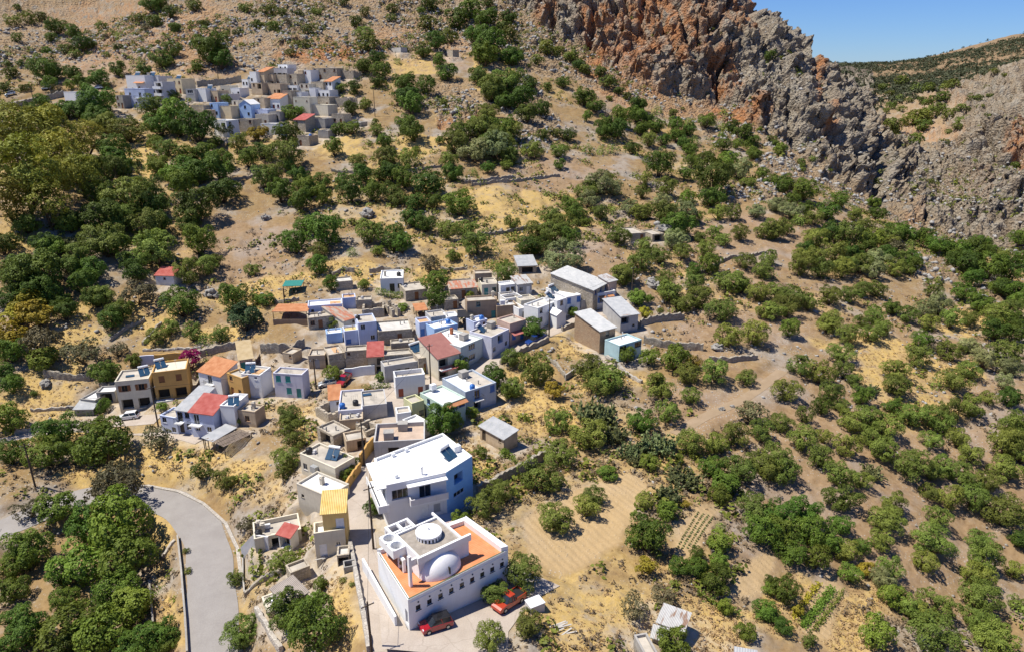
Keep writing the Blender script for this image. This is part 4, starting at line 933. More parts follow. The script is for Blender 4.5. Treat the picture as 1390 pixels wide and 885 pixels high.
def parse(rows, w, h):
    """openings on a wall: rows top first"""
    out = []
    rows = [r for r in rows.split('/')] if rows else []
    n = len(rows); st = h / max(n, 1)
    for k, r in enumerate(rows):
        tk = r.split(); zb = h - (k + 1) * st
        for j, t in enumerate(tk):
            bal = t.startswith('='); t = t.lstrip('=')
            if t == '.' or t not in OPEN: continue
            ow, oh, sill = OPEN[t]; cellw = w / len(tk)
            if t in 'VG': ow = min(max(ow, cellw * .62), cellw * .86)
            ow = min(ow, cellw * .86); oh = min(oh, st - .35 - (.05 if sill < .1 else .25)); sill = min(sill, max(st - oh - .3, .03))
            if oh < .3: continue
            out.append([(j + .5) * cellw - ow / 2, zb + sill, ow, oh, t, bal, cellw, j])
    return out
def wall_with(mb, w, z0, z1, ops, fr, depth=.20):
    """wall sheet in frame fr(x, y_in, z) with real openings and reveals"""
    xs = sorted({0.0, w} | {o[0] for o in ops} | {o[0] + o[2] for o in ops}); zs = sorted({z0, z1, 0.0} | {o[1] for o in ops} | {o[1] + o[3] for o in ops})
    for i in range(len(xs) - 1):
        for j in range(len(zs) - 1):
            if xs[i + 1] - xs[i] < 1e-5 or zs[j + 1] - zs[j] < 1e-5: continue
            xm, zm = (xs[i] + xs[i + 1]) / 2, (zs[j] + zs[j + 1]) / 2
            if any(o[0] < xm < o[0] + o[2] and o[1] < zm < o[1] + o[3] for o in ops): continue
            mb.quad(fr(xs[i], 0, zs[j]), fr(xs[i + 1], 0, zs[j]), fr(xs[i + 1], 0, zs[j + 1]), fr(xs[i], 0, zs[j + 1]))
    for o in ops:
        dp = 1.1 if o[4] == 'V' else depth
        x0, x1, a, b_ = o[0], o[0] + o[2], o[1], o[1] + o[3]
        mb.quad(fr(x0, 0, a), fr(x0, 0, b_), fr(x0, dp, b_), fr(x0, dp, a)); mb.quad(fr(x1, 0, b_), fr(x1, 0, a), fr(x1, dp, a), fr(x1, dp, b_))
        mb.quad(fr(x0, 0, b_), fr(x1, 0, b_), fr(x1, dp, b_), fr(x0, dp, b_)); mb.quad(fr(x1, 0, a), fr(x0, 0, a), fr(x0, dp, a), fr(x1, dp, a))
def win_parts(root, o, tr, place, rz):
    x0, zb, ow, oh, t = o[:5]
    T_ = TRIM[tr]; key = (round(ow, 2), round(oh, 2), t, tr)
    L0 = place(x0 + ow / 2, 0, zb)
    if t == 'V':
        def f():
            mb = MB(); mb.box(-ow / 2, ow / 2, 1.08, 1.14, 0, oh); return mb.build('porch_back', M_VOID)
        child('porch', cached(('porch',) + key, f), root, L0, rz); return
    if t in 'DB':
        def f():
            mb = MB(); mb.box(-ow / 2, -ow / 2 + .08, .10, .17, 0, oh); mb.box(ow / 2 - .08, ow / 2, .10, .17, 0, oh); mb.box(-ow / 2 + .08, ow / 2 - .08, .10, .17, oh - .08, oh)
            if t == 'D': mb.box(-ow / 2 + .08, ow / 2 - .08, .13, .18, 0, oh - .08)
            else: mb.box(-.04, .04, .10, .17, 0, oh - .08)
            return mb.build('door', T_)
        d = child('door', cached(('door',) + key, f), root, L0, rz)
        if t == 'B':
            def g():
                mb = MB(); mb.box(-ow / 2 + .08, ow / 2 - .08, .16, .19, 0, oh - .08); return mb.build('pane', M_GLASS)
            child('pane', cached(('dpane',) + key, g), d)
        return
    def f():
        mb = MB(); e = .07
        mb.box(-ow / 2, -ow / 2 + e, .08, .15, 0, oh); mb.box(ow / 2 - e, ow / 2, .08, .15, 0, oh); mb.box(-ow / 2 + e, ow / 2 - e, .08, .15, oh - e, oh); mb.box(-ow / 2 + e, ow / 2 - e, .08, .15, 0, e)
        n = max(1, int(round(ow / .8))) if t == 'G' else 2
        for k in range(1, n):
            xx = -ow / 2 + ow * k / n; mb.box(xx - .03, xx + .03, .085, .145, e, oh - e)
        mb.box(-ow / 2 - .08, ow / 2 + .08, -.07, .075, -.06, -.003)
        return mb.build('window', T_)
    wd = child('window', cached(('win',) + key, f), root, L0, rz)
    if t == 'C':
        def g():
            mb = MB()
            for sg in (-1, 1):
                a, b_ = (-ow / 2 + .02, -.012) if sg < 0 else (.012, ow / 2 - .02)
                mb.box(a, b_, .02, .06, .02, oh - .02)
                for q in range(6): mb.box(a + .05, b_ - .05, .005, .019, .1 + q * (oh - .2) / 6, .1 + (q + .6) * (oh - .2) / 6)
            return mb.build('shutter', T_)
        child('shutter', cached(('shc',) + key, g), wd); return
    def g():
        mb = MB(); mb.box(-ow / 2 + .05, ow / 2 - .05, .12, .14, .05, oh - .05); return mb.build('pane', M_GLASS)
    child('pane', cached(('pane',) + key, g), wd)
    if t == 'S':
        for sg in (-1, 1):
            def g2(sg=sg):
                mb = MB(); a = sg * (ow / 2 + .02); b_ = sg * (ow / 2 + .02 + ow * .48); mb.box(min(a, b_), max(a, b_), -.06, -.015, 0, oh)
                for q in range(6): mb.box(min(a, b_) + .05, max(a, b_) - .05, -.075, -.061, .1 + q * (oh - .2) / 6, .1 + (q + .6) * (oh - .2) / 6)
                return mb.build('shutter', T_)
            child('shutter', cached(('sho', sg) + key, g2), wd)
def balcony(root, x0, x1, z, place, rz, style, out=1.15):
    mb = MB(); mb.box(x0, x1, -out, -.003, z - .16, z)
    b_ = mb.build('balcony', WALLM['w'], root)
    m2 = MB()
    if style == 'solid':
        m2.box(x0, x1, -out, -out + .1, z, z + .9); m2.box(x0, x0 + .1, -out + .1, -.003, z, z + .9); m2.box(x1 - .1, x1, -out + .1, -.003, z, z + .9); m2.build('parapet', WALLM['w'], b_)
    else:
        m2.box(x0, x1, -out + .02, -out + .06, z + .9, z + .95)
        n = int((x1 - x0) / .22)
        for i in range(n + 1):
            xx = x0 + (x1 - x0) * i / max(n, 1); m2.box(xx - .015, xx + .015, -out + .025, -out + .055, z, z + .9)
        for xx in (x0 + .02, x1 - .05): m2.box(xx, xx + .03, -out + .06, -.003, z + .9, z + .95)
        m2.build('railing', M_IRON, b_)
def solar(root, loc, rz=.3):
    def f():
        mb = MB()
        for sx in (-.85, .75): mb.tube([(sx, .7, 0), (sx, .7, 1.35)], .035, 5); mb.tube([(sx, -.9, 0), (sx, .7, 1.25)], .03, 5)
        mb.box(-1.0, 1.0, .66, .74, 1.0, 1.05); return mb.build('stand', M_STEEL)
    s = child('solar_heater', cached('sol_stand', f), root, loc, rz)
    def g():
        mb = MB()
        for x0 in (-1.02, .04):
            a = [(x0, -.95, .12), (x0 + .98, -.95, .12), (x0 + .98, .62, 1.28), (x0, .62, 1.28)]; mb.quad(*a); mb.quad(*[(p[0], p[1] + .05, p[2] - .08) for p in reversed(a)])
            for i in range(4):
                p, q = a[i], a[(i + 1) % 4]; mb.quad(p, (p[0], p[1] + .05, p[2] - .08), (q[0], q[1] + .05, q[2] - .08), q)
        return mb.build('panel', M_PANEL)
    child('panel', cached('sol_panel', g), s)
    def t():
        mb = MB(); mb.tube([(-1.0, .78, 1.5), (-.96, .78, 1.5), (.96, .78, 1.5), (1.0, .78, 1.5)], [.18, .27, .27, .18], 12); return mb.build('tank', M_TANKW, smooth=False)
    child('tank', cached('sol_tank', t), s)
def accessory(root, spec, w, d, zr, roofy, H):
    k, _, arg = spec.partition('@'); a = arg.split(',')
    fx = lambda: (float(a[0]) * w, float(a[1]) * d)
    if k == 'solar': x, y = fx(); solar(root, (x, y, zr), .35)
    elif k == 'panel':
        x, y = fx(); mb = MB(); mb.box(-.8, .8, -.5, .5, .12, .18); mb.box(-.7, .7, -.4, .4, 0, .118); child('panel', cached('flatpanel', lambda: mb.build('panel', M_PANEL)), root, (x, y, zr), .1)
    elif k in ('black', 'blue'):
        x, y = fx()
        def f():
            mb = MB(); mb.lathe([(0, 0), (.52, 0), (.55, .08), (.55, .8), (.48, .95), (.2, 1.02), (.2, 1.1), (0, 1.1)], seg=14); return mb.build('water_tank', M_BLACK if k == 'black' else M_BLUEP, smooth=True)
        child('water_tank', cached('wt' + k, f), root, (x, y, zr))
    elif k == 'tank':
        x, y = fx()
        def f():
            mb = MB(); mb.box(-.55, .55, -.45, .45, .5, 1.5)
            for sx in (-.45, .45):
                for sy in (-.35, .35): mb.box(sx - .04, sx + .04, sy - .04, sy + .04, 0, .498)
            return mb.build('water_tank', M_TANKW)
        child('water_tank', cached('wtank', f), root, (x, y, zr))
    elif k == 'box':
        x, y = fx()
        def f():
            mb = MB(); mb.box(-.8, .8, -.7, .7, 0, 1.3); mb.box(-.86, .86, -.76, .76, 1.302, 1.42); return mb.build('cistern', WALLM['k'])
        child('cistern', cached('cist', f), root, (x, y, zr))
    elif k in ('chim', 'brickchim'):
        x, y = fx()
        def f():
            mb = MB(); mb.box(-.28, .28, -.28, .28, -.2, 1.15); mb.box(-.36, .36, -.36, .36, 1.152, 1.25)
            mb.box(-.24, .24, -.24, .24, 1.252, 1.42); return mb.build('chimney', M_BRICK if k == 'brickchim' else WALLM['c2'])
        child('chimney', cached(k, f), root, (x, y, zr))
    elif k == 'ac':
        x, y = fx(); mb = MB(); mb.box(-.45, .45, -.2, .2, .1, .75); child('air_unit', cached('acu', lambda: mb.build('air_unit', M_TANKW)), root, (x, y, zr))
    elif k == 'acw':
        mb = MB(); mb.box(-.6, .6, -.75, -.01, 0, 1.1); child('air_unit', cached('acw', lambda: mb.build('air_unit', M_STEEL)), root, (float(a[0]) * w, 0, H * .45))
    elif k == 'dish':
        x, y = fx()
        def f():
            mb = MB(); mb.tube([(0, 0, 0), (0, 0, .9)], .03, 5)
            pr = [(0.02, 0), (.2, .04), (.36, .12), (.45, .2)]; n0 = len(mb.v); mb.lathe(pr, seg=14)
            for i in range(n0, len(mb.v)):
                p = Vector(mb.v[i]); p = Matrix.Rotation(R(60), 3, 'X') @ p; mb.v[i] = (p.x, p.y - .05, p.z + .9)
            return mb.build('satellite_dish', M_TANKW)
        child('satellite_dish', cached('dish', f), root, (x, y, zr), 1.0)
    elif k == 'tilepatch':
        x, y = fx(); mb = MB(); mb.box(x - w * .16, x + w * .16, y - d * .3, y + d * .3, zr + .004, zr + .05); mb.build('terrace', ROOFM['t2'], root)
    elif k == 'whitepatch':
        mb = MB(); mb.box(.25, w * .5, .25, d - .25, zr + .004, zr + .04); mb.build('terrace', ROOFM['F'], root)
    elif k == 'rustpatch':
        x, y = fx(); mb = MB(); mb.box(x - .2, x + w * .45, .0, d * .3, H + .12, H + .17); mb.build('awning', ROOFM['x2'], root)
    elif k == 'tilestrip':
        mb = MB(); mb.quad((-.1, -.9, H - .55), (w + .1, -.9, H - .55), (w + .1, -.01, H - .15), (-.1, -.01, H - .15)); mb.quad((-.1, -.01, H - .25), (w + .1, -.01, H - .25), (w + .1, -.9, H - .65), (-.1, -.9, H - .65))
        mb.quad((-.1, -.9, H - .65), (w + .1, -.9, H - .65), (w + .1, -.9, H - .55), (-.1, -.9, H - .55)); mb.build('awning', ROOFM['T'], root)
    elif k == 'awning':
        z = H * .56 if a[1] == 'r' else H * .62; x0, x1 = (w * .05, w * .98) if a[1] == 'r' else (w * .45, w * .97)
        mb = MB(); mb.quad((x0, -1.3, z - .5), (x1, -1.3, z - .5), (x1, -.01, z), (x0, -.01, z)); mb.quad((x0, -.01, z - .06), (x1, -.01, z - .06), (x1, -1.3, z - .56), (x0, -1.3, z - .56))
        mb.quad((x0, -1.3, z - .56), (x1, -1.3, z - .56), (x1, -1.3, z - .5), (x0, -1.3, z - .5)); mb.build('awning', ROOFM[a[1]], root)
    elif k == 'awn2':
        x = float(a[0]) * w; z = 2.6; mb = MB(); mb.quad((x - .9, -.9, z - .35), (x + .9, -.9, z - .35), (x + .9, -.01, z), (x - .9, -.01, z)); mb.quad((x - .9, -.01, z - .05), (x + .9, -.01, z - .05), (x + .9, -.9, z - .4), (x - .9, -.9, z - .4))
        mb.quad((x - .9, -.9, z - .4), (x + .9, -.9, z - .4), (x + .9, -.9, z - .35), (x - .9, -.9, z - .35)); mb.build('awning', ROOFM['T'], root)
LANDMARKS = []
FOOT = 3.0
CLUT = random.Random(31)
def clutter(root, k, x, y, zr):
    if k == 'aerial':
        def f():
            mb = MB(); mb.tube([(0, 0, 0), (0, 0, 2.0)], .025, 4); mb.tube([(-.5, 0, 1.85), (.5, 0, 1.85)], .015, 4)
            for q in range(5): mb.tube([(-.4 + q * .2, -.22, 1.85), (-.4 + q * .2, .22, 1.85)], .01, 3)
            return mb.build('aerial', M_STEEL)
    elif k == 'vent':
        def f():
            mb = MB(); mb.lathe([(0, 0), (.11, 0), (.11, .7), (.17, .7), (.17, .78), (.02, .92), (0, .92)], seg=8); return mb.build('vent_pipe', WALLM['k'])
    elif k == 'rail':
        def f():
            mb = MB()
            for q in range(4): mb.tube([(q * .5, 0, 0), (q * .5, 0, .95 + .12 * (q % 2))], .018, 4)
            return mb.build('rebar', M_IRON)
    else:
        def f():
            mb = MB(); mb.box(-.35, .35, -.25, .25, 0, .42); mb.box(-.3, .1, -.2, .2, .422, .6); return mb.build('roof_box', WALLM['e3'])
    nm = {'aerial': 'aerial', 'vent': 'vent_pipe', 'rail': 'rebar', 'crate': 'roof_box'}[k]
    child(nm, cached('cl' + k, f), root, (x, y, zr), x * 3.1)
def build_house(s):
    w, d, h = s['w'], s['d'], s['h']
    rz = math.atan2(s['u'][1], s['u'][0])
    root = empty(s['nm'], (s['o'][0], s['o'][1], s['z']), rz, s['label'], s['cat'], s['grp'])
    wm = WALLM[s['wall']]; foot = -FOOT if not s['lift'] else 0
    if s['roof'] == 'none' and s['nm'] == 'ruin':          # roofless: thick walls with a ragged top
        rg = random.Random(int(w * 997)); mb = MB(); th = .5
        for (a, b_) in (((0, 0), (w, 0)), ((w, 0), (w, d)), ((w, d), (0, d)), ((0, d), (0, 0))):
            L_ = math.hypot(b_[0] - a[0], b_[1] - a[1]); n = max(3, int(L_ / .8)); e = ((b_[0] - a[0]) / L_, (b_[1] - a[1]) / L_); q = (-e[1], e[0])
            gap = rg.randrange(n) if s['F'] else -1
            hh = [h * rg.uniform(.7, 1.0) for _ in range(n)]
            for i in range(n):
                if i == gap: continue
                t0, t1 = L_ * i / n, L_ * (i + 1) / n - (th + .003 if i == n - 1 else 0)
                ps = [(a[0] + e[0] * t0, a[1] + e[1] * t0), (a[0] + e[0] * t1, a[1] + e[1] * t1), (a[0] + e[0] * t1 + q[0] * th, a[1] + e[1] * t1 + q[1] * th), (a[0] + e[0] * t0 + q[0] * th, a[1] + e[1] * t0 + q[1] * th)]
                mb.prism(ps, foot, hh[i])
        mb.build('wall', wm, root)
        m2 = MB(); m2.box(th, w - th, th, d - th, -.3, .02); m2.build('floor', ROOFM['f'], root); return root
    flatr = s['roof'] in ('f', 'F', 'k_', 'c_', 't2', 'y2', 't3')
    slope = 0 if flatr else (.32 if s['roof'] in 'TtyrR' else .2)
    if s['roof'] == 'gw': slope = 0
    back = h + slope * d
    mb = MB()
    oF = parse(s['F'], w, h); oL = parse(s['L'], d, h); oR = parse(s['R'], d, h)
    wall_with(mb, w, foot, h, oF, lambda x, y, z: (x, y, z))
    wall_with(mb, d, foot, h, oR, lambda x, y, z: (w - y, x, z))
    wall_with(mb, w, foot, back, [], lambda x, y, z: (w - x, d - y, z))
    wall_with(mb, d, foot, h, oL, lambda x, y, z: (y, d - x, z))
    if slope:
        mb.poly([(0, d, h), (0, 0, h), (0, d, back)]); mb.poly([(w, 0, h), (w, d, h), (w, d, back)])
    if s['roof'] == 'gw': mb.poly([(0, 0, h), (w, 0, h), (w / 2, 0, h + w * .3)])
    mb.build('wall', wm, root)
    zr = h
    rm = MB(); RM = ROOFM[s['roof']]
    if flatr:
        pr = s['par'] if s['par'] else .3; e = .2; zr = h - pr; q = [(-.03, -.03), (w + .03, -.03), (w + .03, d + .03), (-.03, d + .03)]; qi = [(e, e), (w - e, e), (w - e, d - e), (e, d - e)]
        rm.poly([(p[0], p[1], zr) for p in qi])
        cap = MB()
        for i in range(4):
            j = (i + 1) % 4
            cap.quad((*q[i], h + .05), (*q[j], h + .05), (*qi[j], h + .05), (*qi[i], h + .05)); cap.quad((*qi[i], h + .05), (*qi[j], h + .05), (*qi[j], zr), (*qi[i], zr))
            cap.quad((*q[i], h - .1), (*q[j], h - .1), (*q[j], h + .05), (*q[i], h + .05)); cap.quad((*qi[i], h - .1), (*qi[j], h - .1), (*q[j], h - .1), (*q[i], h - .1))
        rf = rm.build('roof', RM, root); cap.build('parapet', wm if s['roof'] not in ('f',) else WALLM.get(s['wall']), rf)
    elif s['roof'] == 'gw':
        k = w * .3; a = .2; t = .14
        for sg in (0, 1):
            P = [(-a if not sg else w + a, -.2, h - a * .6), (w / 2, -.2, h + k), (w / 2, d + .1, h + k), (-a if not sg else w + a, d + .1, h - a * .6)]
            if sg: P = P[::-1]
            up = [(p[0], p[1], p[2] + t) for p in P]; rm.poly(list(reversed(up))); rm.poly(P)
            for i in range(4): rm.quad(P[i], P[(i + 1) % 4], up[(i + 1) % 4], up[i])
        rm.build('roof', RM, root)
    else:
        o = .28; t = .12
        P = [(-o, -o, h - slope * o + .005), (w + o, -o, h - slope * o + .005), (w + o, d + o * .5, back + slope * o * .5 + .005), (-o, d + o * .5, back + slope * o * .5 + .005)]
        up = [(p[0], p[1], p[2] + t) for p in P]; rm.poly(up); rm.poly(list(reversed(P)))
        for i in range(4): rm.quad(P[i], P[(i + 1) % 4], up[(i + 1) % 4], up[i])
        rm.build('roof', RM, root); zr = h + slope * d * .5 + .12
    for o in oF: win_parts(root, o, s['tr'], lambda x, y, z: (x, y, z), 0)
    for o in oR: win_parts(root, o, s['tr'], lambda x, y, z: (w, x, z), R(90))
    for o in oL: win_parts(root, o, s['tr'], lambda x, y, z: (0, d - x, z), R(-90))
    for o in oF:
        if o[5]: balcony(root, max(o[0] + o[2] / 2 - o[6] * .48, 0), min(o[0] + o[2] / 2 + o[6] * .48, w), o[1] - .02, None, 0, s['balc'])
    if 'B' in s['F'] and '=' not in s['F']:
        for o in oF:
            if o[4] == 'B' and o[1] > 1.5: balcony(root, o[0] - .4, o[0] + o[2] + .4, o[1] - .02, None, 0, s['balc'], .9)
    if flatr and s['nm'] == 'house' and w > 3:
        for _ in range(CLUT.choice((0, 1, 1, 2, 2, 3))): clutter(root, CLUT.choice(('aerial', 'vent', 'rail', 'vent', 'crate')), CLUT.uniform(.15, .85) * w, CLUT.uniform(.25, .85) * d, zr)
    for a in (s['acc'].split(';') if s['acc'] else []): accessory(root, a, w, d, zr, flatr, h)
    if s['lm']: LANDMARKS.append((s['lm'], *s['px']))
    return root
for s in HOUSES: build_house(s)
# ================================================================== the church
M_WHITE = WALLM['w']; M_CHW = plaster('church_white', (.80, .80, .80), var=.05, stain=.12, bump=.15); M_TERR = wavemat('terracotta_roof', (.60, .205, .075), (.66, .265, .115), .30, .8, axis='Y', bump=.5)
M_GREYROOF = plaster('gravel_roof', (.34, .30, .255), var=.25, stain=.3, bump=.8, scale=2); M_PINK = plaster('pinkish_render', (.56, .44, .40), stain=.3)
def church():
    S = CH; rz = math.atan2(S['u'][1], S['u'][0])
    root = empty('church', (*S['o'], S['z']), rz, 'white modern church with terracotta roof terraces, a half-dome apse and a round drum', 'church')
    H = 3.8; poly = [(0, 0), (14.2, 0), (13.7, 8.4), (1.3, 9.6)]
    # lower walls, front with its row of small windows
    mb = MB()
    def face(a, b_, ops, z0, z1):
        L_ = math.hypot(b_[0] - a[0], b_[1] - a[1]); e = ((b_[0] - a[0]) / L_, (b_[1] - a[1]) / L_); q = (-e[1], e[0])
        fr = lambda x, y, z: (a[0] + e[0] * x + q[0] * y, a[1] + e[1] * x + q[1] * y, z)
        wall_with(mb, L_, z0, z1, ops, fr); return fr, math.atan2(e[1], e[0])
    ops = [[.95 + i * 1.5, 1.75, .62, .72, 'w', False, 1, i] for i in range(9)]
    fr0, a0 = face(poly[0], poly[1], ops, -3, H)
    face(poly[1], poly[2], [], -3, H); face(poly[2], poly[3], [], -3, H)
    dop = [[8.6, .0, .8, 1.9, 'D', False, 1, 0]]
    fr3, a3 = face(poly[3], poly[0], dop, -3, H)
    walls = mb.build('wall', M_CHW, root)
    for o in ops: win_parts(root, o, 'dark', fr0, a0)
    win_parts(root, dop[0], 'grey', fr3, a3)
    for i in range(9): m2 = MB(); m2.box(1.2 + i * 1.5, 1.36 + i * 1.5, -.12, -.002, 2.86, 2.98); m2.build('wall_lamp', M_IRON, walls)
    m2 = MB(); m2.box(.3, 13.9, -.05, -.003, 3.28, 3.36); m2.build('string_course', M_CHW, walls)
    # roof terrace in terracotta inside a low kerb
    rm = MB(); ins = [(.3, .25), (13.35, .25), (12.95, 7.8), (1.55, 9.2)]
    rm.poly([(p[0], p[1], H - .12) for p in ins]); rf = rm.build('roof_terrace', M_TERR, root)
    k = MB()
    for i in range(4):
        j = (i + 1) % 4; hh = [H + .02, H + .62, H + .5, H + .06][i]
        o_, oj, q, qj = poly[i], poly[j], ins[i], ins[j]
        k.quad((*o_, hh), (*oj, hh), (*qj, hh), (*q, hh)); k.quad((*q, hh), (*qj, hh), (*qj, H - .12), (*q, H - .12)); k.quad((*o_, H), (*oj, H), (*oj, hh), (*o_, hh))
        for (p, r) in ((o_, q), (oj, qj)): k.quad((*p, H - .12), (*r, H - .12), (*r, hh), (*p, hh))
    k.build('parapet', M_CHW, rf)
    k = MB(); k.box(.12, 13.6, .05, .2, H + .035, H + .075); k.tube([(.15, .15, H + .05), (1.35, 9.3, H + .1)], .05, 6); k.build('gutter', flat('green_gutter', (.10, .13, .07), .6), rf)
    # raised nave: grey roof inside white upstands, long front beam
    Z = H + 2.9; x0, x1, y0, y1 = 2.95, 9.05, 2.35, 7.9
    m = MB(); m.box(x0, x1, y0, y1, H - .1, Z - .3); nv = m.build('nave', M_CHW, root)
    m = MB(); m.poly([(x0 + .25, y0 + .02, Z - .26), (x1 - .25, y0 + .02, Z - .26), (x1 - .25, y1 - .25, Z - .26), (x0 + .25, y1 - .25, Z - .26)]); m.build('nave_roof', M_GREYROOF, nv)
    m = MB(); m.box(x0, x0 + .25, y0 + .003, y1, Z - .295, Z + .02); m.box(x1 - .25, x1, y0 + .003, y1 + 1.0, Z - .295, Z + .02); m.box(x0 + .25, x1 - .25, y1 - .25, y1, Z - .295, Z + .02)
    m.box(x0 - .25, x1 + 1.1, y0 - .32, y0, Z - .75, Z + .12); m.build('upstand', M_CHW, nv)
    # sloped side fins of the front wall
    m = MB(); m.prism([(x1 - .1, y0 - .02), (x1 + .9, y0 - .02), (x1 + .9, y0 + .28), (x1 - .1, y0 + .28)], H - .1, Z - .76); m.build('front_wall', M_CHW, nv)
    # apse: quarter sphere against the nave
    m = MB(); cx, cy, rx, ry, rzz = 5.75, y0 - .02, 2.75, 1.85, 2.35; n1, n2 = 14, 28
    for i in range(n1 + 1):
        th = math.pi / 2 * i / n1
        for j in range(n2 + 1):
            ph = math.pi + math.pi * j / n2; m.v.append((cx + rx * math.cos(th) * math.cos(ph), cy + ry * math.cos(th) * math.sin(ph), H - .1 + rzz * math.sin(th)))
    for i in range(n1):
        for j in range(n2):
            a = i * (n2 + 1) + j; m.f.append((a, a + 1, a + n2 + 2, a + n2 + 1)); m.mi.append(0)
    ap = m.build('apse', plaster('apse_white', (.80, .79, .79), var=.05, stain=.15), root, smooth=True)
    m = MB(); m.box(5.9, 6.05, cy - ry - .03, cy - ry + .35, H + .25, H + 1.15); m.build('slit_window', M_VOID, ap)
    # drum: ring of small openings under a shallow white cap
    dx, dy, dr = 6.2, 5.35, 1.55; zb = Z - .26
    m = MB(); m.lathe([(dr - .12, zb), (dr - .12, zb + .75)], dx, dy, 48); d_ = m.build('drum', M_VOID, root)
    m = MB()
    for i in range(22):
        a = 2 * math.pi * i / 22; b2 = a + 2 * math.pi / 22 * .5
        m.prism([(dx + dr * math.cos(a), dy + dr * math.sin(a)), (dx + dr * math.cos(b2), dy + dr * math.sin(b2)), (dx + (dr - .2) * math.cos(b2), dy + (dr - .2) * math.sin(b2)), (dx + (dr - .2) * math.cos(a), dy + (dr - .2) * math.sin(a))], zb, zb + .55)
    m.build('pier', M_CHW, d_)
    m = MB(); m.lathe([(dr + .02, zb + .5), (dr + .05, zb + .56), (dr + .05, zb + .72), (dr * .9, zb + .80), (dr * .55, zb + .90), (.12, zb + .97), (.1, zb + 1.25), (0, zb + 1.27)], dx, dy, 48); m.build('cap', M_CHW, d_, smooth=False)
    # raised box with two round wells, on a small belfry
    zt = H + 2.75; bx0, bx1, by0, by1 = 1.25, 3.1, 5.25, 8.75
    m = MB(); N_ = 28
    def ringtop(cx_, cy_, r, xa, xb, ya, yb):
        pts = []
        for i in range(N_):
            a = 2 * math.pi * i / N_; c, s_ = math.cos(a), math.sin(a); t = min((xb - cx_) / c if c > 1e-6 else (xa - cx_) / c if c < -1e-6 else 9, (yb - cy_) / s_ if s_ > 1e-6 else (ya - cy_) / s_ if s_ < -1e-6 else 9); pts.append((cx_ + t * c, cy_ + t * s_))
        for i in range(N_):
            j = (i + 1) % N_; a, b2 = 2 * math.pi * i / N_, 2 * math.pi * j / N_
            pa, pb = (cx_ + r * math.cos(a), cy_ + r * math.sin(a)), (cx_ + r * math.cos(b2), cy_ + r * math.sin(b2))
            m.quad((*pa, zt), (*pb, zt), (*pts[j], zt), (*pts[i], zt)); m.quad((*pb, zt), (*pa, zt), (*pa, zt - 1.0), (*pb, zt - 1.0))
        m.poly([(cx_ + r * math.cos(2 * math.pi * i / N_), cy_ + r * math.sin(2 * math.pi * i / N_), zt - 1.0) for i in range(N_)])
    ym = (by0 + by1) / 2
    ringtop((bx0 + bx1) / 2, (by0 + ym) / 2, .72, bx0, bx1, by0, ym); ringtop((bx0 + bx1) / 2, (ym + by1) / 2, .72, bx0, bx1, ym, by1)
    for a, b2 in (((bx0, by0), (bx1, by0)), ((bx1, by0), (bx1, by1)), ((bx1, by1), (bx0, by1)), ((bx0, by1), (bx0, by0))): m.quad((*a, zt - 1.1), (*b2, zt - 1.1), (*b2, zt + .003), (*a, zt + .003))
    m.quad((bx0, by1, zt - 1.1), (bx1, by1, zt - 1.1), (bx1, by0, zt - 1.1), (bx0, by0, zt - 1.1)); bf = m.build('belfry', M_CHW, root)
    m = MB(); m.box(2.0, 2.35, 5.4, 5.7, H - .1, zt - 1.1); m.box(2.0, 2.35, 4.4, 4.65, H - .1, H + 1.7); m.box(2.0, 2.35, 4.65, 5.4, H + 1.4, H + 1.7); m.build('bell_frame', M_CHW, bf)
    m = MB(); m.box(2.0, 2.35, 8.2, 8.5, H - .1, zt - 1.1); m.build('post', M_CHW, bf)
    m = MB(); m.lathe([(0, 1.35), (.1, 1.34), (.16, 1.2), (.2, 1.0), (.32, .85), (.3, .84), (0, .9)], 2.17, 5.02, 16); m.v = [(p[0], p[1], p[2] + H) for p in m.v]; m.build('bell', flat('bronze', (.22, .15, .07), .35, .9), bf, smooth=True)
    m = MB(); m.box(1.35, 1.68, 1.75, 2.15, H - .1, H + 4.0); m.build('tall_fin', M_CHW, root)
    m = MB(); m.box(1.7, 2.93, 2.4, 2.65, H + 2.0, H + 2.9); m.build('link_beam', M_CHW, root)
    # pergola of beams behind
    m = MB(); zp = H + .25
    for x in (4.3, 5.85, 7.4): m.box(x, x + .32, 9.75, 13.3, zp - .35, zp)
    for y in (9.75, 11.4, 13.0):
        for xa in (4.62, 6.17): m.box(xa, xa + 1.23, y, y + .3, zp - .35, zp)
    for x in (4.3, 7.4):
        for y in (9.75, 13.0): m.box(x + .003, x + .317, y + .003, y + .297, -1.5, zp - .352)
    m.build('pergola', M_CHW, root)
    m = MB(); m.box(3.9, 8.2, 9.7, 13.6, -1.5, .9); m.build('courtyard', M_PINK, root)
    # low boundary wall along the lane side
    m = MB(); m.prism([(-1.0, 1.6), (-.72, 1.6), (1.1, 13.2), (.8, 13.2)], -2.5, .9); m.build('kerb_wall', M_CHW, root)
    LANDMARKS.append(('the church', *S['px'])); return root
church()
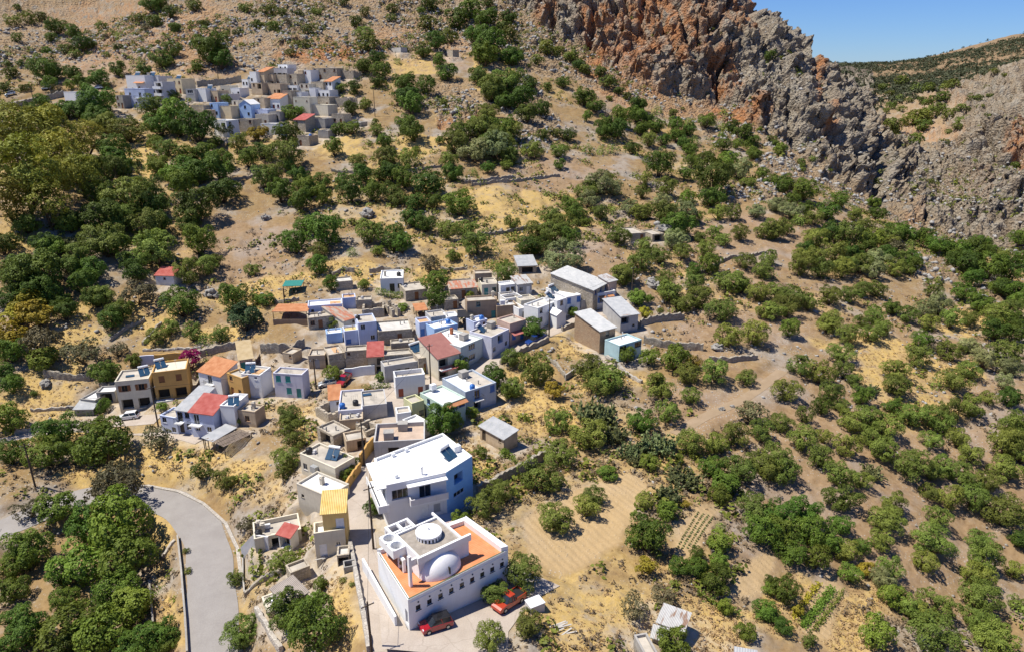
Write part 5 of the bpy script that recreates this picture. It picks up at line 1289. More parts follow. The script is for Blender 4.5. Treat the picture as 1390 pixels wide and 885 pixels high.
# ================================================================== the big white house behind it
def white_house():
    S = WH; rz = math.atan2(S['u'][1], S['u'][0])
    root = empty('house', (*S['o'], S['z']), rz, 'big white and pale blue house with a white roof, a long balcony and slim awning', 'house')
    H = 7.6; P = [(0, 0), (8.4, -1.8), (13.9, 0), (13.8, 8.7), (1.6, 7.6)]
    M_BL = plaster('bright_pale_blue', (.30, .54, .86), var=.05, stain=.12); M_GR = plaster('white_grey_render', (.72, .72, .74), var=.05, stain=.15)
    def face(a, b_, ops, z0, z1, mat, name='wall'):
        mb = MB(); L_ = math.hypot(b_[0] - a[0], b_[1] - a[1]); e = ((b_[0] - a[0]) / L_, (b_[1] - a[1]) / L_); q = (-e[1], e[0])
        fr = lambda x, y, z: (a[0] + e[0] * x + q[0] * y, a[1] + e[1] * x + q[1] * y, z)
        wall_with(mb, L_, z0, z1, ops, fr); mb.build(name, mat, root); return fr, math.atan2(e[1], e[0])
    F1 = [[.7, 5.0, 2.3, 1.5, 'G', 0, 1, 0], [4.6, 4.35, 1.7, 2.2, 'B', 0, 1, 0], [4.9, .9, .95, 2.1, 'D', 0, 1, 0], [6.6, 1.5, 1.0, 1.3, 'C', 0, 1, 0]]
    fr, a = face(P[0], P[1], F1, -4, H, M_GR)
    for o in F1: win_parts(root, o, 'grey' if o[4] != 'D' else 'white', fr, a)
    def onface(fr_, x0, x1, y0, y1, z0, z1, mb): mb.prism([fr_(x0, y0, 0)[:2], fr_(x1, y0, 0)[:2], fr_(x1, y1, 0)[:2], fr_(x0, y1, 0)[:2]], z0, z1)
    m = MB(); onface(fr, 3.0, 8.5, -1.35, -.004, 4.05, 4.25, m); bl = m.build('balcony', M_GR, root)
    m = MB(); onface(fr, 3.0, 8.5, -1.35, -1.2, 4.252, 5.15, m); onface(fr, 3.0, 3.15, -1.198, -.004, 4.252, 5.15, m); m.build('parapet', M_PINK and plaster('balcony_front', (.62, .60, .61), stain=.2), bl)
    m = MB(); onface(fr, 2.8, 8.6, -1.0, -.004, 6.9, 7.05, m); m.build('awning_slab', M_WHITE, root)
    F2 = [[1.7, 4.6, 1.9, 1.7, 'V', 0, 1, 0], [1.5, 2.5, 2.3, .8, 'G', 0, 1, 0]]
    fr2, a2 = face(P[1], P[2], F2, -4, H, M_BL, 'blue_bay')
    for o in F2: win_parts(root, o, 'white', fr2, a2)
    face(P[2], P[3], [], -4, H, M_BL); face(P[3], P[4], [], -4, H, M_GR)
    F5 = [[1.5, 4.4, 2.0, 2.1, 'B', 0, 1, 0], [4.6, 4.4, 2.0, 2.1, 'B', 0, 1, 0], [2.6, 1.0, 2.4, 2.0, 'V', 0, 1, 0]]
    fr5, a5 = face(P[4], P[0], F5, -4, H, M_WHITE)
    for o in F5: win_parts(root, o, 'grey', fr5, a5)
    m = MB(); onface(fr5, .6, 9.0, -1.5, -.004, 4.05, 4.25, m); b2 = m.build('balcony', M_WHITE, root)
    m = MB(); onface(fr5, .6, 9.0, -1.5, -1.36, 4.252, 5.2, m); onface(fr5, 8.86, 9.0, -1.358, -.004, 4.252, 5.2, m); m.build('parapet', M_WHITE, b2)
    m = MB(); onface(fr5, .2, 7.7, -1.3, -.004, 7.0, 7.14, m); m.build('eave_slab', M_WHITE, root)
    # roof inside an upstand
    e = .28; c = np.mean(np.array(P), 0); ins = []
    Pn = [np.array(p, float) for p in P]
    for i in range(5):
        a_, b_, d_ = Pn[i - 1], Pn[i], Pn[(i + 1) % 5]
        e1 = (b_ - a_) / np.linalg.norm(b_ - a_); e2 = (d_ - b_) / np.linalg.norm(d_ - b_); n1 = np.array([-e1[1], e1[0]]); n2 = np.array([-e2[1], e2[0]])
        bis = (n1 + n2) / (1 + n1 @ n2); ins.append(tuple(b_ + bis * e))
    m = MB(); m.poly([(*p, H - .42) for p in ins]); rf = m.build('roof', plaster('bright_white_roof', (.82, .82, .80), var=.05, stain=.08), root)
    m = MB()
    for i in range(5):
        j = (i + 1) % 5
        m.quad((*P[i], H), (*P[j], H), (*ins[j], H), (*ins[i], H)); m.quad((*ins[i], H), (*ins[j], H), (*ins[j], H - .42), (*ins[i], H - .42))
    m.build('parapet', M_WHITE, rf)
    for a_, in (('chim@.42,.12',),): pass
    accessory(root, 'solar@.80,.26', 13.9, 8.7, H - .42, True, H); accessory(root, 'tank@.94,.36', 13.9, 8.7, H - .92, True, H)
    m = MB(); m.box(5.5, 5.75, .1, .35, H - .42, H + .75); m.box(5.45, 5.8, .05, .4, H + .753, H + .9); m.build('chimney', M_WHITE, root)
    for i, (x, y) in enumerate(((4.2, 6.9), (6.5, 7.1), (2.0, 1.3))):
        m = MB(); m.box(x, x + .5, y, y + .35, H - .42, H + .15); m.build('air_unit', M_TANKW, root)
    # terrace in front with its parapet
    m = MB(); onface(fr, 4.0, 10.2, -3.1, -.01, -3, .85, m); tr = m.build('terrace', plaster('terrace_floor', (.40, .45, .55), stain=.2), root)
    m = MB(); onface(fr, 4.0, 10.4, -3.3, -3.102, -3, 1.6, m); m.build('parapet', M_PINK, tr)
    LANDMARKS.append(('the big white house', *S['px'])); return root
white_house()

# ================================================================== walls, posts, vehicles and other single things
def pts3(t, pts, step=1.0):
    P = [np.array(hit(*tp(t, p))[:2]) for p in pts]; out = []
    for a, b_ in zip(P[:-1], P[1:]):
        n = max(1, int(np.linalg.norm(b_ - a) / step))
        for i in range(n): out.append(a + (b_ - a) * i / n)
    out.append(P[-1]); return np.array(out)
M_DRY = stonemat('dry_stone', (.24, .22, .185), (.45, .41, .34), (.36, .30, .22), 2.8)
M_PALEST = stonemat('pale_stone', (.36, .33, .29), (.55, .51, .45), (.45, .40, .34), 2.4)
def wall(t, pts, h, mat, label, th=.5, rough=.25, nm='stone_wall', cat='wall', lm=None):
    L_ = pts3(t, pts, .55 if rough > .1 else 1.5); rg = random.Random(int(abs(L_[0, 0]) * 77)); mb = MB(); n = len(L_)
    d = np.gradient(L_, axis=0); d /= np.maximum(np.linalg.norm(d, axis=1, keepdims=True), 1e-6); q = np.column_stack([-d[:, 1], d[:, 0]])
    rows = []
    for i in range(n):
        z = Hf(*L_[i]); w = th * (1 + rough * rg.uniform(-.5, .5)); hh = h - rough * rg.uniform(-.5, 1.6) * min(h, 1.1)
        a, b_ = L_[i] - q[i] * w / 2, L_[i] + q[i] * w / 2
        rows.append([(*a, z - 1.6), (*(a - q[i] * rg.uniform(0, rough) * .3), z + hh * .5), (*a, z + hh), (*b_, z + hh * (1 + rough * rg.uniform(-.2, .2))), (*(b_ + q[i] * rg.uniform(0, rough) * .3), z + hh * .5), (*b_, z - 1.6)])
    for r in rows: mb.v += r
    for i in range(n - 1):
        for k in range(5): mb.f.append((i * 6 + k, i * 6 + k + 1, (i + 1) * 6 + k + 1, (i + 1) * 6 + k)); mb.mi.append(0)
    mb.f.append((5, 4, 3, 2, 1, 0)); mb.f.append(tuple((n - 1) * 6 + k for k in range(6))); mb.mi += [0, 0]
    o = mb.build(nm, mat); tag(o, label, cat)
    if lm: m_ = len(pts) // 2; LANDMARKS.append((lm, *tp(t, pts[m_])))
    return o
wall('I', [(240,282),(340,300),(490,302)], 1.7, M_DRY, 'dry stone wall over a strip of golden grass left of the cream house')
wall('I', [(168,470),(300,462),(400,450)], .8, M_PALEST, 'low pale stone terrace edge below the upper patch of golden grass', th=.4)
wall('I', [(80,585),(230,572),(360,560),(530,535)], 1.0, M_PALEST, 'pale low wall beside the path left of the white car', th=.35)
wall('I', [(842,214),(990,200)], 2.4, WALLM['o'], 'ochre painted garden wall behind the ochre house', th=.3, rough=.02, nm='garden_wall')
wall('I', [(762,222),(838,214)], 2.3, WALLM['v'], 'whitewashed garden wall beside the ochre garden wall', th=.3, rough=.02, nm='garden_wall')
wall('I', [(1085,182),(1200,152),(1330,118)], 1.9, M_DRY, 'stone retaining wall above the pink house with a beige roof')
wall('I', [(770,140),(920,138),(1085,130)], .6, M_PALEST, 'thin pale kerb wall on the terrace above the ochre garden wall', th=.4)
wall('I', [(590,90),(680,30),(780,-20)], .9, M_DRY, 'tumbled dry stone wall climbing the slope right of the dull bushes')
wall('I', [(770,110),(830,40),(870,0)], .9, M_DRY, 'dry stone wall along the left side of the small olive terrace')
wall('Z2', [(20,606),(130,612),(285,578)], 2.3, M_DRY, 'curved stone retaining wall below the red-roofed terrace', lm='the curved retaining wall')
wall('Z2', [(95,310),(170,318),(250,300)], 1.2, M_DRY, 'short dry stone wall behind the red-roofed terrace')
wall('P', [(648,672),(690,650),(742,622)], 2.0, M_DRY, 'tall dark stone wall between the gardens and the olive trees, right of the big white house', lm='the tall dark garden wall')
wall('K', [(1040,198),(1150,202),(1300,188)], 1.3, M_DRY, 'straight dry stone terrace wall under two big olive trees on the right slope')
wall('K', [(690,98),(780,116),(1010,136)], 1.7, M_DRY, 'long dry stone wall right of the turquoise-fronted house')
wall('Z3', [(1190,452),(1260,440),(1328,430)], 1.8, M_DRY, 'stone wall right of the grey house with the broken upper room')
wall('Z3', [(720,492),(800,462),(835,446)], 1.1, M_DRY, 'short stone wall along the street before the white row')
wall('Z3', [(350,690),(470,628),(560,592),(640,556)], 1.2, M_DRY, 'stone wall along the lower side of the village street, beside the blue pickup', lm='the street wall by the blue pickup')
wall('Z3', [(630,650),(690,700),(740,770)], .9, M_DRY, 'stone terrace edge stepping down the dry field below the blue pickup')
wall('Z3', [(740,785),(792,752)], 1.3, WALLM['k'], 'small grey concrete basin wall in the dry field', th=.3, rough=.02, nm='basin_wall')
wall('Z3', [(985,640),(1080,720),(1200,800)], .8, M_PALEST, 'pale rubble wall running down from the turquoise-fronted house')
wall('G', [(720,872),(800,860),(905,842)], 1.8, M_DRY, 'squared dark stone wall behind the small yellow tree, right end of the village')
wall('Z5', [(588,415),(605,500),(622,600),(645,720),(662,830),(672,900)], .9, M_PALEST, 'pale broken stone wall along the left side of the lane', lm='the pale lane wall')
wall('Z5', [(106,606),(225,545),(300,520)], .8, M_DRY, 'low stone edge of the vegetable plot by the road')
wall('Z5', [(97,442),(97,520),(104,604)], .9, WALLM['k'], 'thin grey wall between the road and the vegetable plot', th=.2, rough=.02, nm='plot_wall')
wall('Z5', [(97,442),(160,444),(224,440)], 2.3, WALLM['e3'], 'blotchy blue-grey plastered wall at the corner beside the road', th=.3, rough=.02, nm='plastered_wall', lm='the blotchy blue-grey wall')
wall('Z5', [(165,722),(215,800),(275,892)], .9, M_PALEST, 'rough stone edge running down to the bottom edge beside the road')
wall('Z2', [(525,768),(620,756),(705,744)], 2.1, WALLM['w'], 'dirty whitewashed wall on the upper side of the village square', th=.3, rough=.03, nm='whitewashed_wall')
wall('Z4', [(440,535),(478,478),(512,440)], 2.4, WALLM['o'], 'peeling ochre wall beside the lane above the big white house', th=.3, rough=.12, nm='ochre_wall')
wall('Z4', [(360,690),(400,620),(440,560)], 1.8, WALLM['o'], 'low ochre wall covered by a dark creeper along the lane', th=.3, rough=.12, nm='ochre_wall')
wall('U2', [(150,262),(300,246),(470,216)], 2.6, M_DRY, 'long stone retaining wall at the back left of the upper village', lm='the long retaining wall')
wall('P', [(-20,151),(20,147),(60,138),(88,131)], 2.4, M_DRY, 'stone retaining wall carrying the upper road at the left edge')
wall('F', [(1115,110),(1240,100),(1390,90)], 1.2, M_DRY, 'broken dry stone terrace wall over the reddish scrub, middle of the hillside')
wall('F', [(600,585),(680,572),(765,580)], 1.3, M_DRY, 'rounded stone terrace wall right above the white cube house')
wall('F', [(400,598),(460,575),(520,578)], 1.3, M_DRY, 'stone terrace wall beside the tall olive above the shed')
wall('F', [(985,570),(1060,578),(1130,572)], .9, M_DRY, 'rubble terrace wall right of the dull bush above the village')
wall('Z2', [(1040,345),(1120,340),(1205,310)], 1.1, M_DRY, 'rubble wall left of the tall bare brown house')
wall('P', [(243,738),(249,790),(254,850),(257,900)], .75, WALLM['k'], 'low concrete guard wall along the inner side of the road', th=.25, rough=.03, nm='guard_wall', lm='the low guard wall of the road')
wall('P', [(150,659),(200,655),(242,662),(275,677),(305,702),(321,735),(326,775)], .3, M_PALEST, 'low pale kerb along the outer edge of the road bend', th=.5, rough=.05, nm='kerb')
wall('P', [(203,790),(206,820),(208,846)], .7, WALLM['k'], 'short concrete wall between the dark trees and the golden verge', th=.25, rough=.03, nm='low_wall')
wall('P', [(219,757),(239,742)], .5, M_PALEST, 'short pale wall piece lying across the golden verge', th=.5, nm='low_wall')
wall('P', [(640,318),(700,308),(770,300)], 1.1, M_DRY, 'faint dry stone terrace wall in the middle of the dry terraces')
wall('P', [(450,232),(520,236),(600,226)], 1.0, M_DRY, 'dry stone terrace wall among the trees below the upper village')
wall('P', [(640,250),(700,246),(760,240)], 1.1, M_DRY, 'grey stone terrace wall below the rocky outcrop')
wall('P', [(315,245),(350,240),(400,246)], .9, M_DRY, 'low pale terrace wall below the front trees of the upper village')
wall('P', [(940,372),(990,352),(1040,345)], 1.0, M_DRY, 'dry stone wall curving through the olive trees on the right slope')
# poles
M_POLE = plaster('pole_wood', (.10, .075, .055), var=.3, bump=.4, scale=3)
POLES = []
def pole(t, base, top, label):
    b_, tpx = tp(t, base), tp(t, top); x, y, _, d = hit(*b_); z = Hf(x, y)
    r = ray(*tpx); dd = d * 0 + y / r[1]; h = min(max(CAMZ + r[2] * dd - z, 3.5), 11.5)
    root = empty('utility_pole', (x, y, z), .6, label, 'pole')
    mb = MB(); mb.tube([(0, 0, -.6), (0, 0, h * .5), (0, 0, h)], [.17, .14, .10], 8); mb.build('pole', M_POLE, root)
    mb = MB(); mb.box(-.75, .75, -.05, .05, h - .55, h - .45); arm = mb.build('cross_arm', M_POLE, root)
    mb = MB()
    for xx in (-.65, 0, .65): mb.lathe([(0, h - .449), (.05, h - .449), (.06, h - .36), (.03, h - .28), (0, h - .27)], xx, 0, 6)
    mb.build('insulators', M_TANKW, arm); POLES.append((x, y, z + h - .35)); return root
pole('Z4', (461,528), (463,275), 'dark wooden pole at the lane beside the ochre wall')
pole('Z5', (691,414), (688,128), 'dark wooden pole between the lane and the big white house')
pole('Z5', (684,905), (662,655), 'dark wooden pole on the pale lane wall, nearest to the camera')
pole('I', (855,558), (820,330), 'wooden pole in front of the ochre house, right of the white car')
pole('Z1', (914,588), (905,462), 'wooden pole right of the lilac house with green shutters')
pole('Z2', (1040,818), (1033,560), 'wooden pole in front of the dark red sloping roof')
pole('Z3', (643,528), (650,292), 'wooden pole on the street beside the blue pickup')
pole('Z3', (1140,272), (1147,96), 'wooden pole right of the large stone house with the pale sheet roof')
pole('Z3', (333,284), (347,160), 'leaning dark pole between the tall brown house and a small white house')
pole('I', (192,880), (138,640), 'tall dark pole standing in the leafy trees at the left edge')
pole('Z2', (162,325), (158,228), 'thin pole beside the green shade net')
pole('U2', (306,234), (299,108), 'wooden pole under the big dark tree behind the upper village')
pole('P', (44,131), (41,118), 'short pole beside the upper road at the far left')
pole('B', (632,632), (646,470), 'pole on the slope right of the upper village')
def cable(i, j):
    a, b_ = Vector(POLES[i]), Vector(POLES[j]); mb = MB(); n = 14; s = (b_ - a).length * .03
    mb.tube([a.lerp(b_, k / n) - Vector((0, 0, s * 4 * (k / n) * (1 - k / n))) for k in range(n + 1)], .022, 4)
    return mb.build('power_cable', M_BLACK)
for i, j, l in ((2, 1, 'black cable between the two near poles of the lane'), (1, 0, 'black cable from the big white house up to the ochre wall'), (0, 5, 'black cable over the roofs from the lane to the dark red roof'), (3, 4, 'black cable from the ochre house pole to the lilac house pole'), (6, 7, 'black cable above the white row of houses'), (4, 5, 'black cable above the village square')):
    tag(cable(i, j), l, 'cable')
# vehicles
M_TYRE = flat('tyre', (.018, .018, .018), .85, spec=.2); M_RIM = flat('rim', (.45, .46, .48), .3, .7); M_LAMP = flat('headlight', (.75, .77, .8), .1); M_TAIL = flat('tail_light', (.4, .01, .01), .2)
def car(t, tail, nose, paint, label, roofp=None, kind='hatch', length=4.0, nm='parked_car', cat='car'):
    a, b_ = tp(t, tail), tp(t, nose); A = np.array(hit(*a)[:2]); B = np.array(hit(*b_)[:2]); c = (A + B) / 2; dv = B - A; rz = math.atan2(dv[1], dv[0])
    z = Hf(*c) + .1; root = empty(nm, (*c, z), rz, label, cat); L_ = length; W = 1.72
    # tilt with the ground
    hx = (Hf(c[0] + math.cos(rz) * 1.5, c[1] + math.sin(rz) * 1.5) - Hf(c[0] - math.cos(rz) * 1.5, c[1] - math.sin(rz) * 1.5)) / 3; root.rotation_euler = (0, -math.atan(hx), rz)
    if kind == 'hatch':
        prof = [(-.5, .32), (-.5, .62), (-.485, .84), (-.44, .92), (.18, .93), (.34, .86), (.46, .74), (.495, .58), (.5, .30)]
        cab = [(-.475, .90), (-.40, 1.40), (-.22, 1.50), (.0, 1.49), (.10, 1.42), (.27, .90)]
    else:
        prof = [(-.5, .40), (-.5, .98), (.06, .98), (.12, 1.02), (.26, 1.02), (.44, .92), (.495, .74), (.5, .40)]
        cab = [(-.10, .99), (-.07, 1.62), (.02, 1.70), (.12, 1.66), (.26, 1.0)]
    def loft(pf, w0, w1, zr0, zr1):
        mb = MB(); n = len(pf); sec = [-1, -.93, .93, 1]
        for s_ in sec:
            for (x, zz) in pf:
                tt = (zz - zr0) / max(zr1 - zr0, .01); w = (w0 + (w1 - w0) * min(max(tt, 0), 1)) / 2; k = 1 if abs(s_) < 1 else .96
                mb.v.append((x * L_ * k, s_ * w, zz if abs(s_) < 1 else zr0 + (zz - zr0) * .96))
        for q in range(3):
            for i in range(n):
                j = (i + 1) % n; mb.f.append((q * n + i, q * n + j, (q + 1) * n + j, (q + 1) * n + i)); mb.mi.append(0)
        mb.f.append(tuple(range(n))); mb.f.append(tuple(3 * n + i for i in reversed(range(n)))); mb.mi += [0, 0]; return mb
    body = loft(prof, W, W * .97, .3, 1.0).build('body', paint, root)
    body.data.update(); bm = bmesh.new(); bm.from_mesh(body.data); bmesh.ops.recalc_face_normals(bm, faces=bm.faces); bm.to_mesh(body.data); bm.free()
    gl = loft(cab, W * .93, W * .72, .9, 1.5).build('glasshouse', M_GLASS, root)
    bm = bmesh.new(); bm.from_mesh(gl.data); bmesh.ops.recalc_face_normals(bm, faces=bm.faces); bm.to_mesh(gl.data); bm.free()
    zt = max(c_[1] for c_ in cab); xs = [c_[0] for c_ in cab if c_[1] > zt - .14]; mb = MB()
    mb.box(min(xs) * L_ - .03, max(xs) * L_ + .02, -W * .36, W * .36, zt - .05, zt + .03); mb.build('roof', roofp or paint, root)
    pl = MB()
    for s_ in (-1, 1):
        for x in ((cab[0][0] + .02) * L_, (cab[1][0] + cab[-2][0]) / 2 * L_):
            pl.tube([(x, s_ * W * .465, .9), (x + .06 * L_ * (1 if x < 0 else .1), s_ * W * .375, zt - .03)], .045, 5)
    pl.build('pillars', paint, root)
    wr = .31 if kind == 'hatch' else .36
    for x in (-.31, .31):
        for s_ in (-1, 1):
            mb = MB(); mb.tube([(x * L_, s_ * (W / 2 - .19), wr), (x * L_, s_ * (W / 2 + .02), wr)], wr, 16); wh = mb.build('wheel', M_TYRE, root)
            mb = MB(); mb.tube([(x * L_, s_ * (W / 2 + .021), wr), (x * L_, s_ * (W / 2 + .03), wr)], wr * .62, 10); mb.build('rim', M_RIM, wh)
    for s_ in (-1, 1):
        mb = MB(); mb.box(L_ * .47, L_ * .492, min(s_ * .5, s_ * .78), max(s_ * .5, s_ * .78), .62, .76); mb.build('headlight', M_LAMP, root)
        mb = MB(); mb.box(-L_ * .505, -L_ * .493, min(s_ * .6, s_ * .8), max(s_ * .6, s_ * .8), .66, .86); mb.build('tail_light', M_TAIL, root)
    if kind == 'pickup':
        mb = MB(); mb.box(-.485 * L_, -.12 * L_, -W * .43, W * .43, .985, 1.0); mb.build('cargo_bed', M_BLACK, root)
        mb = MB()
        for s_ in (-1, 1): mb.box(-.5 * L_, -.1 * L_, min(s_ * W * .44, s_ * W * .485), max(s_ * W * .44, s_ * W * .485), .975, 1.18)
        mb.box(-.5 * L_, -.488 * L_, -W * .44, W * .44, .985, 1.18); mb.build('bed_sides', paint, root)
    return root
RED = flat('red_car_paint', (.33, .006, .014), .25, spec=.6, coat=.8); WHT = flat('white_car_paint', (.78, .78, .78), .3, coat=.6); ORG = flat('orange_red_paint', (.42, .045, .015), .35, coat=.5); BLU = flat('dark_blue_paint', (.012, .045, .20), .3, coat=.6); BLK = flat('black_car_roof', (.015, .015, .017), .25, coat=.5); SIL = flat('silver_paint', (.55, .57, .58), .3, .4)
car('Z6', (548,676), (410,738), RED, 'shiny red hatchback with a black roof parked along the church wall', BLK, length=3.8)
car('Z6', (968,572), (846,622), ORG, 'orange-red pickup half hidden beneath the olive tree beside the church', kind='pickup', length=4.6)
car('I', (746,500), (648,516), WHT, 'white hatchback parked below the cream house with brown shutters', length=4.1)
car('Z3', (612,540), (515,578), BLU, 'dark blue pickup parked on the village street beside a wooden pole', kind='pickup', length=4.9)
car('Z2', (462,808), (385,818), SIL, 'silver car at the left side of the village square', length=4.0)
car('Z2', (540,782), (508,815), RED, 'small dark red van at the foot of the whitewashed wall in the square', kind='pickup', length=3.8)
car('P', (139,121.5), (128,122), WHT, 'white car parked above the white roadside house, upper village', length=4.2)
car('P', (21,129.5), (8,131.5), SIL, 'pale car on the upper road at the left edge of the picture', length=4.2)
car('P', (68,122), (60,123), SIL, 'pale blue car beside the bend of the upper road', length=4.0)
# shelters
def shelter(t, A, B, C, h, roofmat, label, nm, cat, tilt=.0, side='r', posts=M_POLE, low=None, slats=0, dep=None, lm=None, mind=2.0):
    a, b_ = tp(t, A), tp(t, B); x, y, z, d = hit((a[0] + b_[0]) / 2, (a[1] + b_[1]) / 2, h); z = z + 0; zr = z + h
    Aw, Bw = on_plane(*a, zr), on_plane(*b_, zr); w = np.linalg.norm(Bw - Aw); u = (Bw - Aw) / w; v = np.array([-u[1], u[0]]); Cw = on_plane(*tp(t, C), zr); dd = max(float((Cw - (Bw if side == 'r' else Aw)) @ v), mind)
    root = empty(nm, (*Aw, z), math.atan2(u[1], u[0]), label, cat)
    mb = MB()
    if slats:
        for i in range(slats):
            x0 = w * i / slats; mb.box(x0 + .03, x0 + w / slats * .7, -.1, dd, h + .02 * (i % 3), h + .05 + .02 * (i % 3))
    else:
        P = [(-.15, -.15, h - tilt), (w + .15, -.15, h - tilt), (w + .15, dd + .15, h + tilt), (-.15, dd + .15, h + tilt)]; up = [(p[0], p[1], p[2] + .1) for p in P]; mb.poly(up); mb.poly(P[::-1])
        for i in range(4): mb.quad(P[i], P[(i + 1) % 4], up[(i + 1) % 4], up[i])
    mb.build('roof', roofmat, root)
    for px_ in (.1, w / 2, w - .1):
        for py_ in (.05, dd - .05):
            m2 = MB(); m2.box(px_ - .06, px_ + .06, py_ - .06, py_ + .06, -2.5, h - tilt * (1 - 2 * py_ / dd) - .004); m2.build('post', posts, root)
    if low: m2 = MB(); m2.box(-.05, w + .05, -.2, -.05, -2.8, .9); m2.box(0, w, -.05, dd, -2.8, .0); m2.build('low_wall', low, root)
    if lm: LANDMARKS.append((lm, (a[0] + b_[0]) / 2, (a[1] + b_[1]) / 2))
    return root, w, dd
shelter('Z2', (87,367), (293,366), (290,326), 2.8, ROOFM['T'], 'open terrace with a long flat red tiled roof on posts, left end of the village', 'roofed_terrace', 'terrace', .1, low=WALLM['n'], lm='the red-roofed terrace')
shelter('Z2', (950,362), (1018,356), (1000,320), 2.5, ROOFM['T'], 'open pavilion with an orange tiled roof on a white terrace', 'pavilion', 'pavilion', .12, low=WALLM['w'], lm='the orange tiled pavilion')
shelter('Z2', (150,215), (258,212), (240,186), 2.1, flat('teal_net', (.02, .20, .17), .8), 'dark green shade net on posts above the village', 'shade_net', 'net', .12, lm='the green shade net')
shelter('Z1', (432,800), (520,842), (600,770), 2.6, M_DEAD, 'tumbledown lean-to of grey poles and sheets beside the joined blue houses', 'lean_to', 'shelter', slats=14, lm='the timber lean-to')
shelter('Z1', (425,798), (470,815), (515,745), 2.9, ROOFM['m'], 'sloping sheet of pale corrugated iron leaning over the timber lean-to', 'sheet_canopy', 'canopy', .2)
shelter('Z3', (95,402), (185,400), (150,362), 2.6, M_BLACK, 'black flat canopy on posts left of the tall bare brown house', 'canopy', 'canopy', .05)
# odd things
def boxthing(t, p, dims, rz, mats, label, nm, cat, lid=True):
    x, y, z, d = hit(*tp(t, p)); z = Hf(x, y); root = empty(nm, (x, y, z), rz, label, cat); a, b_, c = dims
    mb = MB(); mb.box(-a / 2, a / 2, -b_ / 2, b_ / 2, -.1, c); mb.build('body', mats[0], root, bevel=.03)
    if lid: mb = MB(); mb.box(-a / 2 - .06, a / 2 + .06, -b_ / 2 - .06, b_ / 2 + .06, c + .002, c + .1); mb.build('lid', mats[1], root, bevel=.02)
    return root
boxthing('Z6', (1062,640), (1.9, 1.5, 1.2), .5, (WALLM['e3'], M_TANKW), 'white metal cabinet with a flat lid beside the orange-red pickup', 'cabinet', 'cabinet')
def tankbox(t, p, label):
    x, y, z, d = hit(*tp(t, p)); z = Hf(x, y); root = empty('basin', (x, y, z), .3, label, 'basin'); mb = MB()
    for q in ((-.8, .8, -.7, -.55), (-.8, .8, .55, .7), (-.8, -.65, -.55, .55), (.65, .8, -.55, .55)): mb.box(*q, -.2, .9)
    mb.build('sides', WALLM['k'], root); mb = MB(); mb.box(-.65, .65, -.55, .55, -.2, .1); mb.build('bottom', M_VOID, root); return root
tankbox('Z5', (587,522), 'open square concrete basin beside the lane wall')
def planks(t, p, n, label):
    x, y, z, d = hit(*tp(t, p)); z = Hf(x, y); rg = random.Random(n); mb = MB(); m_ = MB()
    for i in range(n):
        a = .6 + rg.uniform(-.35, .35); L_ = rg.uniform(1.2, 2.4); cx, cy = rg.uniform(-.9, .9), rg.uniform(-.7, .7); c, s = math.cos(a), math.sin(a)
        P = [(cx - c * L_ / 2 + s * .09, cy - s * L_ / 2 - c * .09), (cx + c * L_ / 2 + s * .09, cy + s * L_ / 2 - c * .09), (cx + c * L_ / 2 - s * .09, cy + s * L_ / 2 + c * .09), (cx - c * L_ / 2 - s * .09, cy - s * L_ / 2 + c * .09)]; mb.prism(P, .03 + i * .035, .06 + i * .035)
    mb.v = [(v[0] + 0, v[1], v[2]) for v in mb.v]; o = mb.build('plank_pile', flat('weathered_planks', (.45, .42, .38), .85)); o.location = (x, y, z); tag(o, label, 'planks')
planks('Z6', (1225,755), 9, 'loose heap of grey planks lying on the dry field')
planks('Z5', (490,455), 8, 'heap of old rusty doors and boards below the yellow house')
# boulders
M_BOULD = plaster('limestone', (.36, .345, .32), var=.3, bump=1, scale=1.5, stain=.4)
def boulder(t, p, wpx, label):
    px, py = tp(t, p); x, y, z, d = hit(px, py); w = wpx / TILE[t][2] * d / F; z = Hf(x, y)
    bm = bmesh.new(); bmesh.ops.create_icosphere(bm, subdivisions=4, radius=.5); co = np.array([v.co for v in bm.verts]); sd = np.array([px, py, 3.0])
    n1, n2, _, fc = worley(co * 2.6 + sd); r = 1 + fc * .55 + .18 * fbm(co * 4 + sd, 3, 3) + (sstep(0, .2, n2 - n1) - 1) * .12
    for v, k in zip(bm.verts, r): v.co = v.co * float(k)
    me = bpy.data.meshes.new('boulder'); bm.to_mesh(me); bm.free(); me.materials.append(M_BOULD); o = bpy.data.objects.new('boulder', me); col.objects.link(o)
    o.location = (x, y, z + w * .12); o.scale = (w, w * .9, w * .72); o.rotation_euler.z = px; tag(o, label, 'boulder')
for t, p, w, l in (('F',(45,308),55,'grey boulder alone on the bare slope left of the olive trees'),('F',(590,268),80,'grey boulder in the shade of olive trees, middle of the dry terraces'),('G',(735,628),60,'dark grey boulder upslope of a rounded pair, right of the village'),('G',(740,668),80,'rounded grey boulder with a dark split right of the village end'),
  ('K',(1110,462),36,'dark boulder beside the dirt track'),('K',(1168,448),26,'small dark boulder next to a larger one by the dirt track'),('I',(245,330),60,'pale boulder on the upper patch of golden grass'),
  ('Z1',(255,208),36,'pale boulder below the lone red-roofed hut'),('Z1',(460,192),56,'flat grey boulder right of a dark bush above the village'),('P',(905,318),30,'pale rock slab beside the old stone huts'),('K',(1085,130),60,'long grey boulder on the right slope terrace')):
    boulder(t, p, w, l)
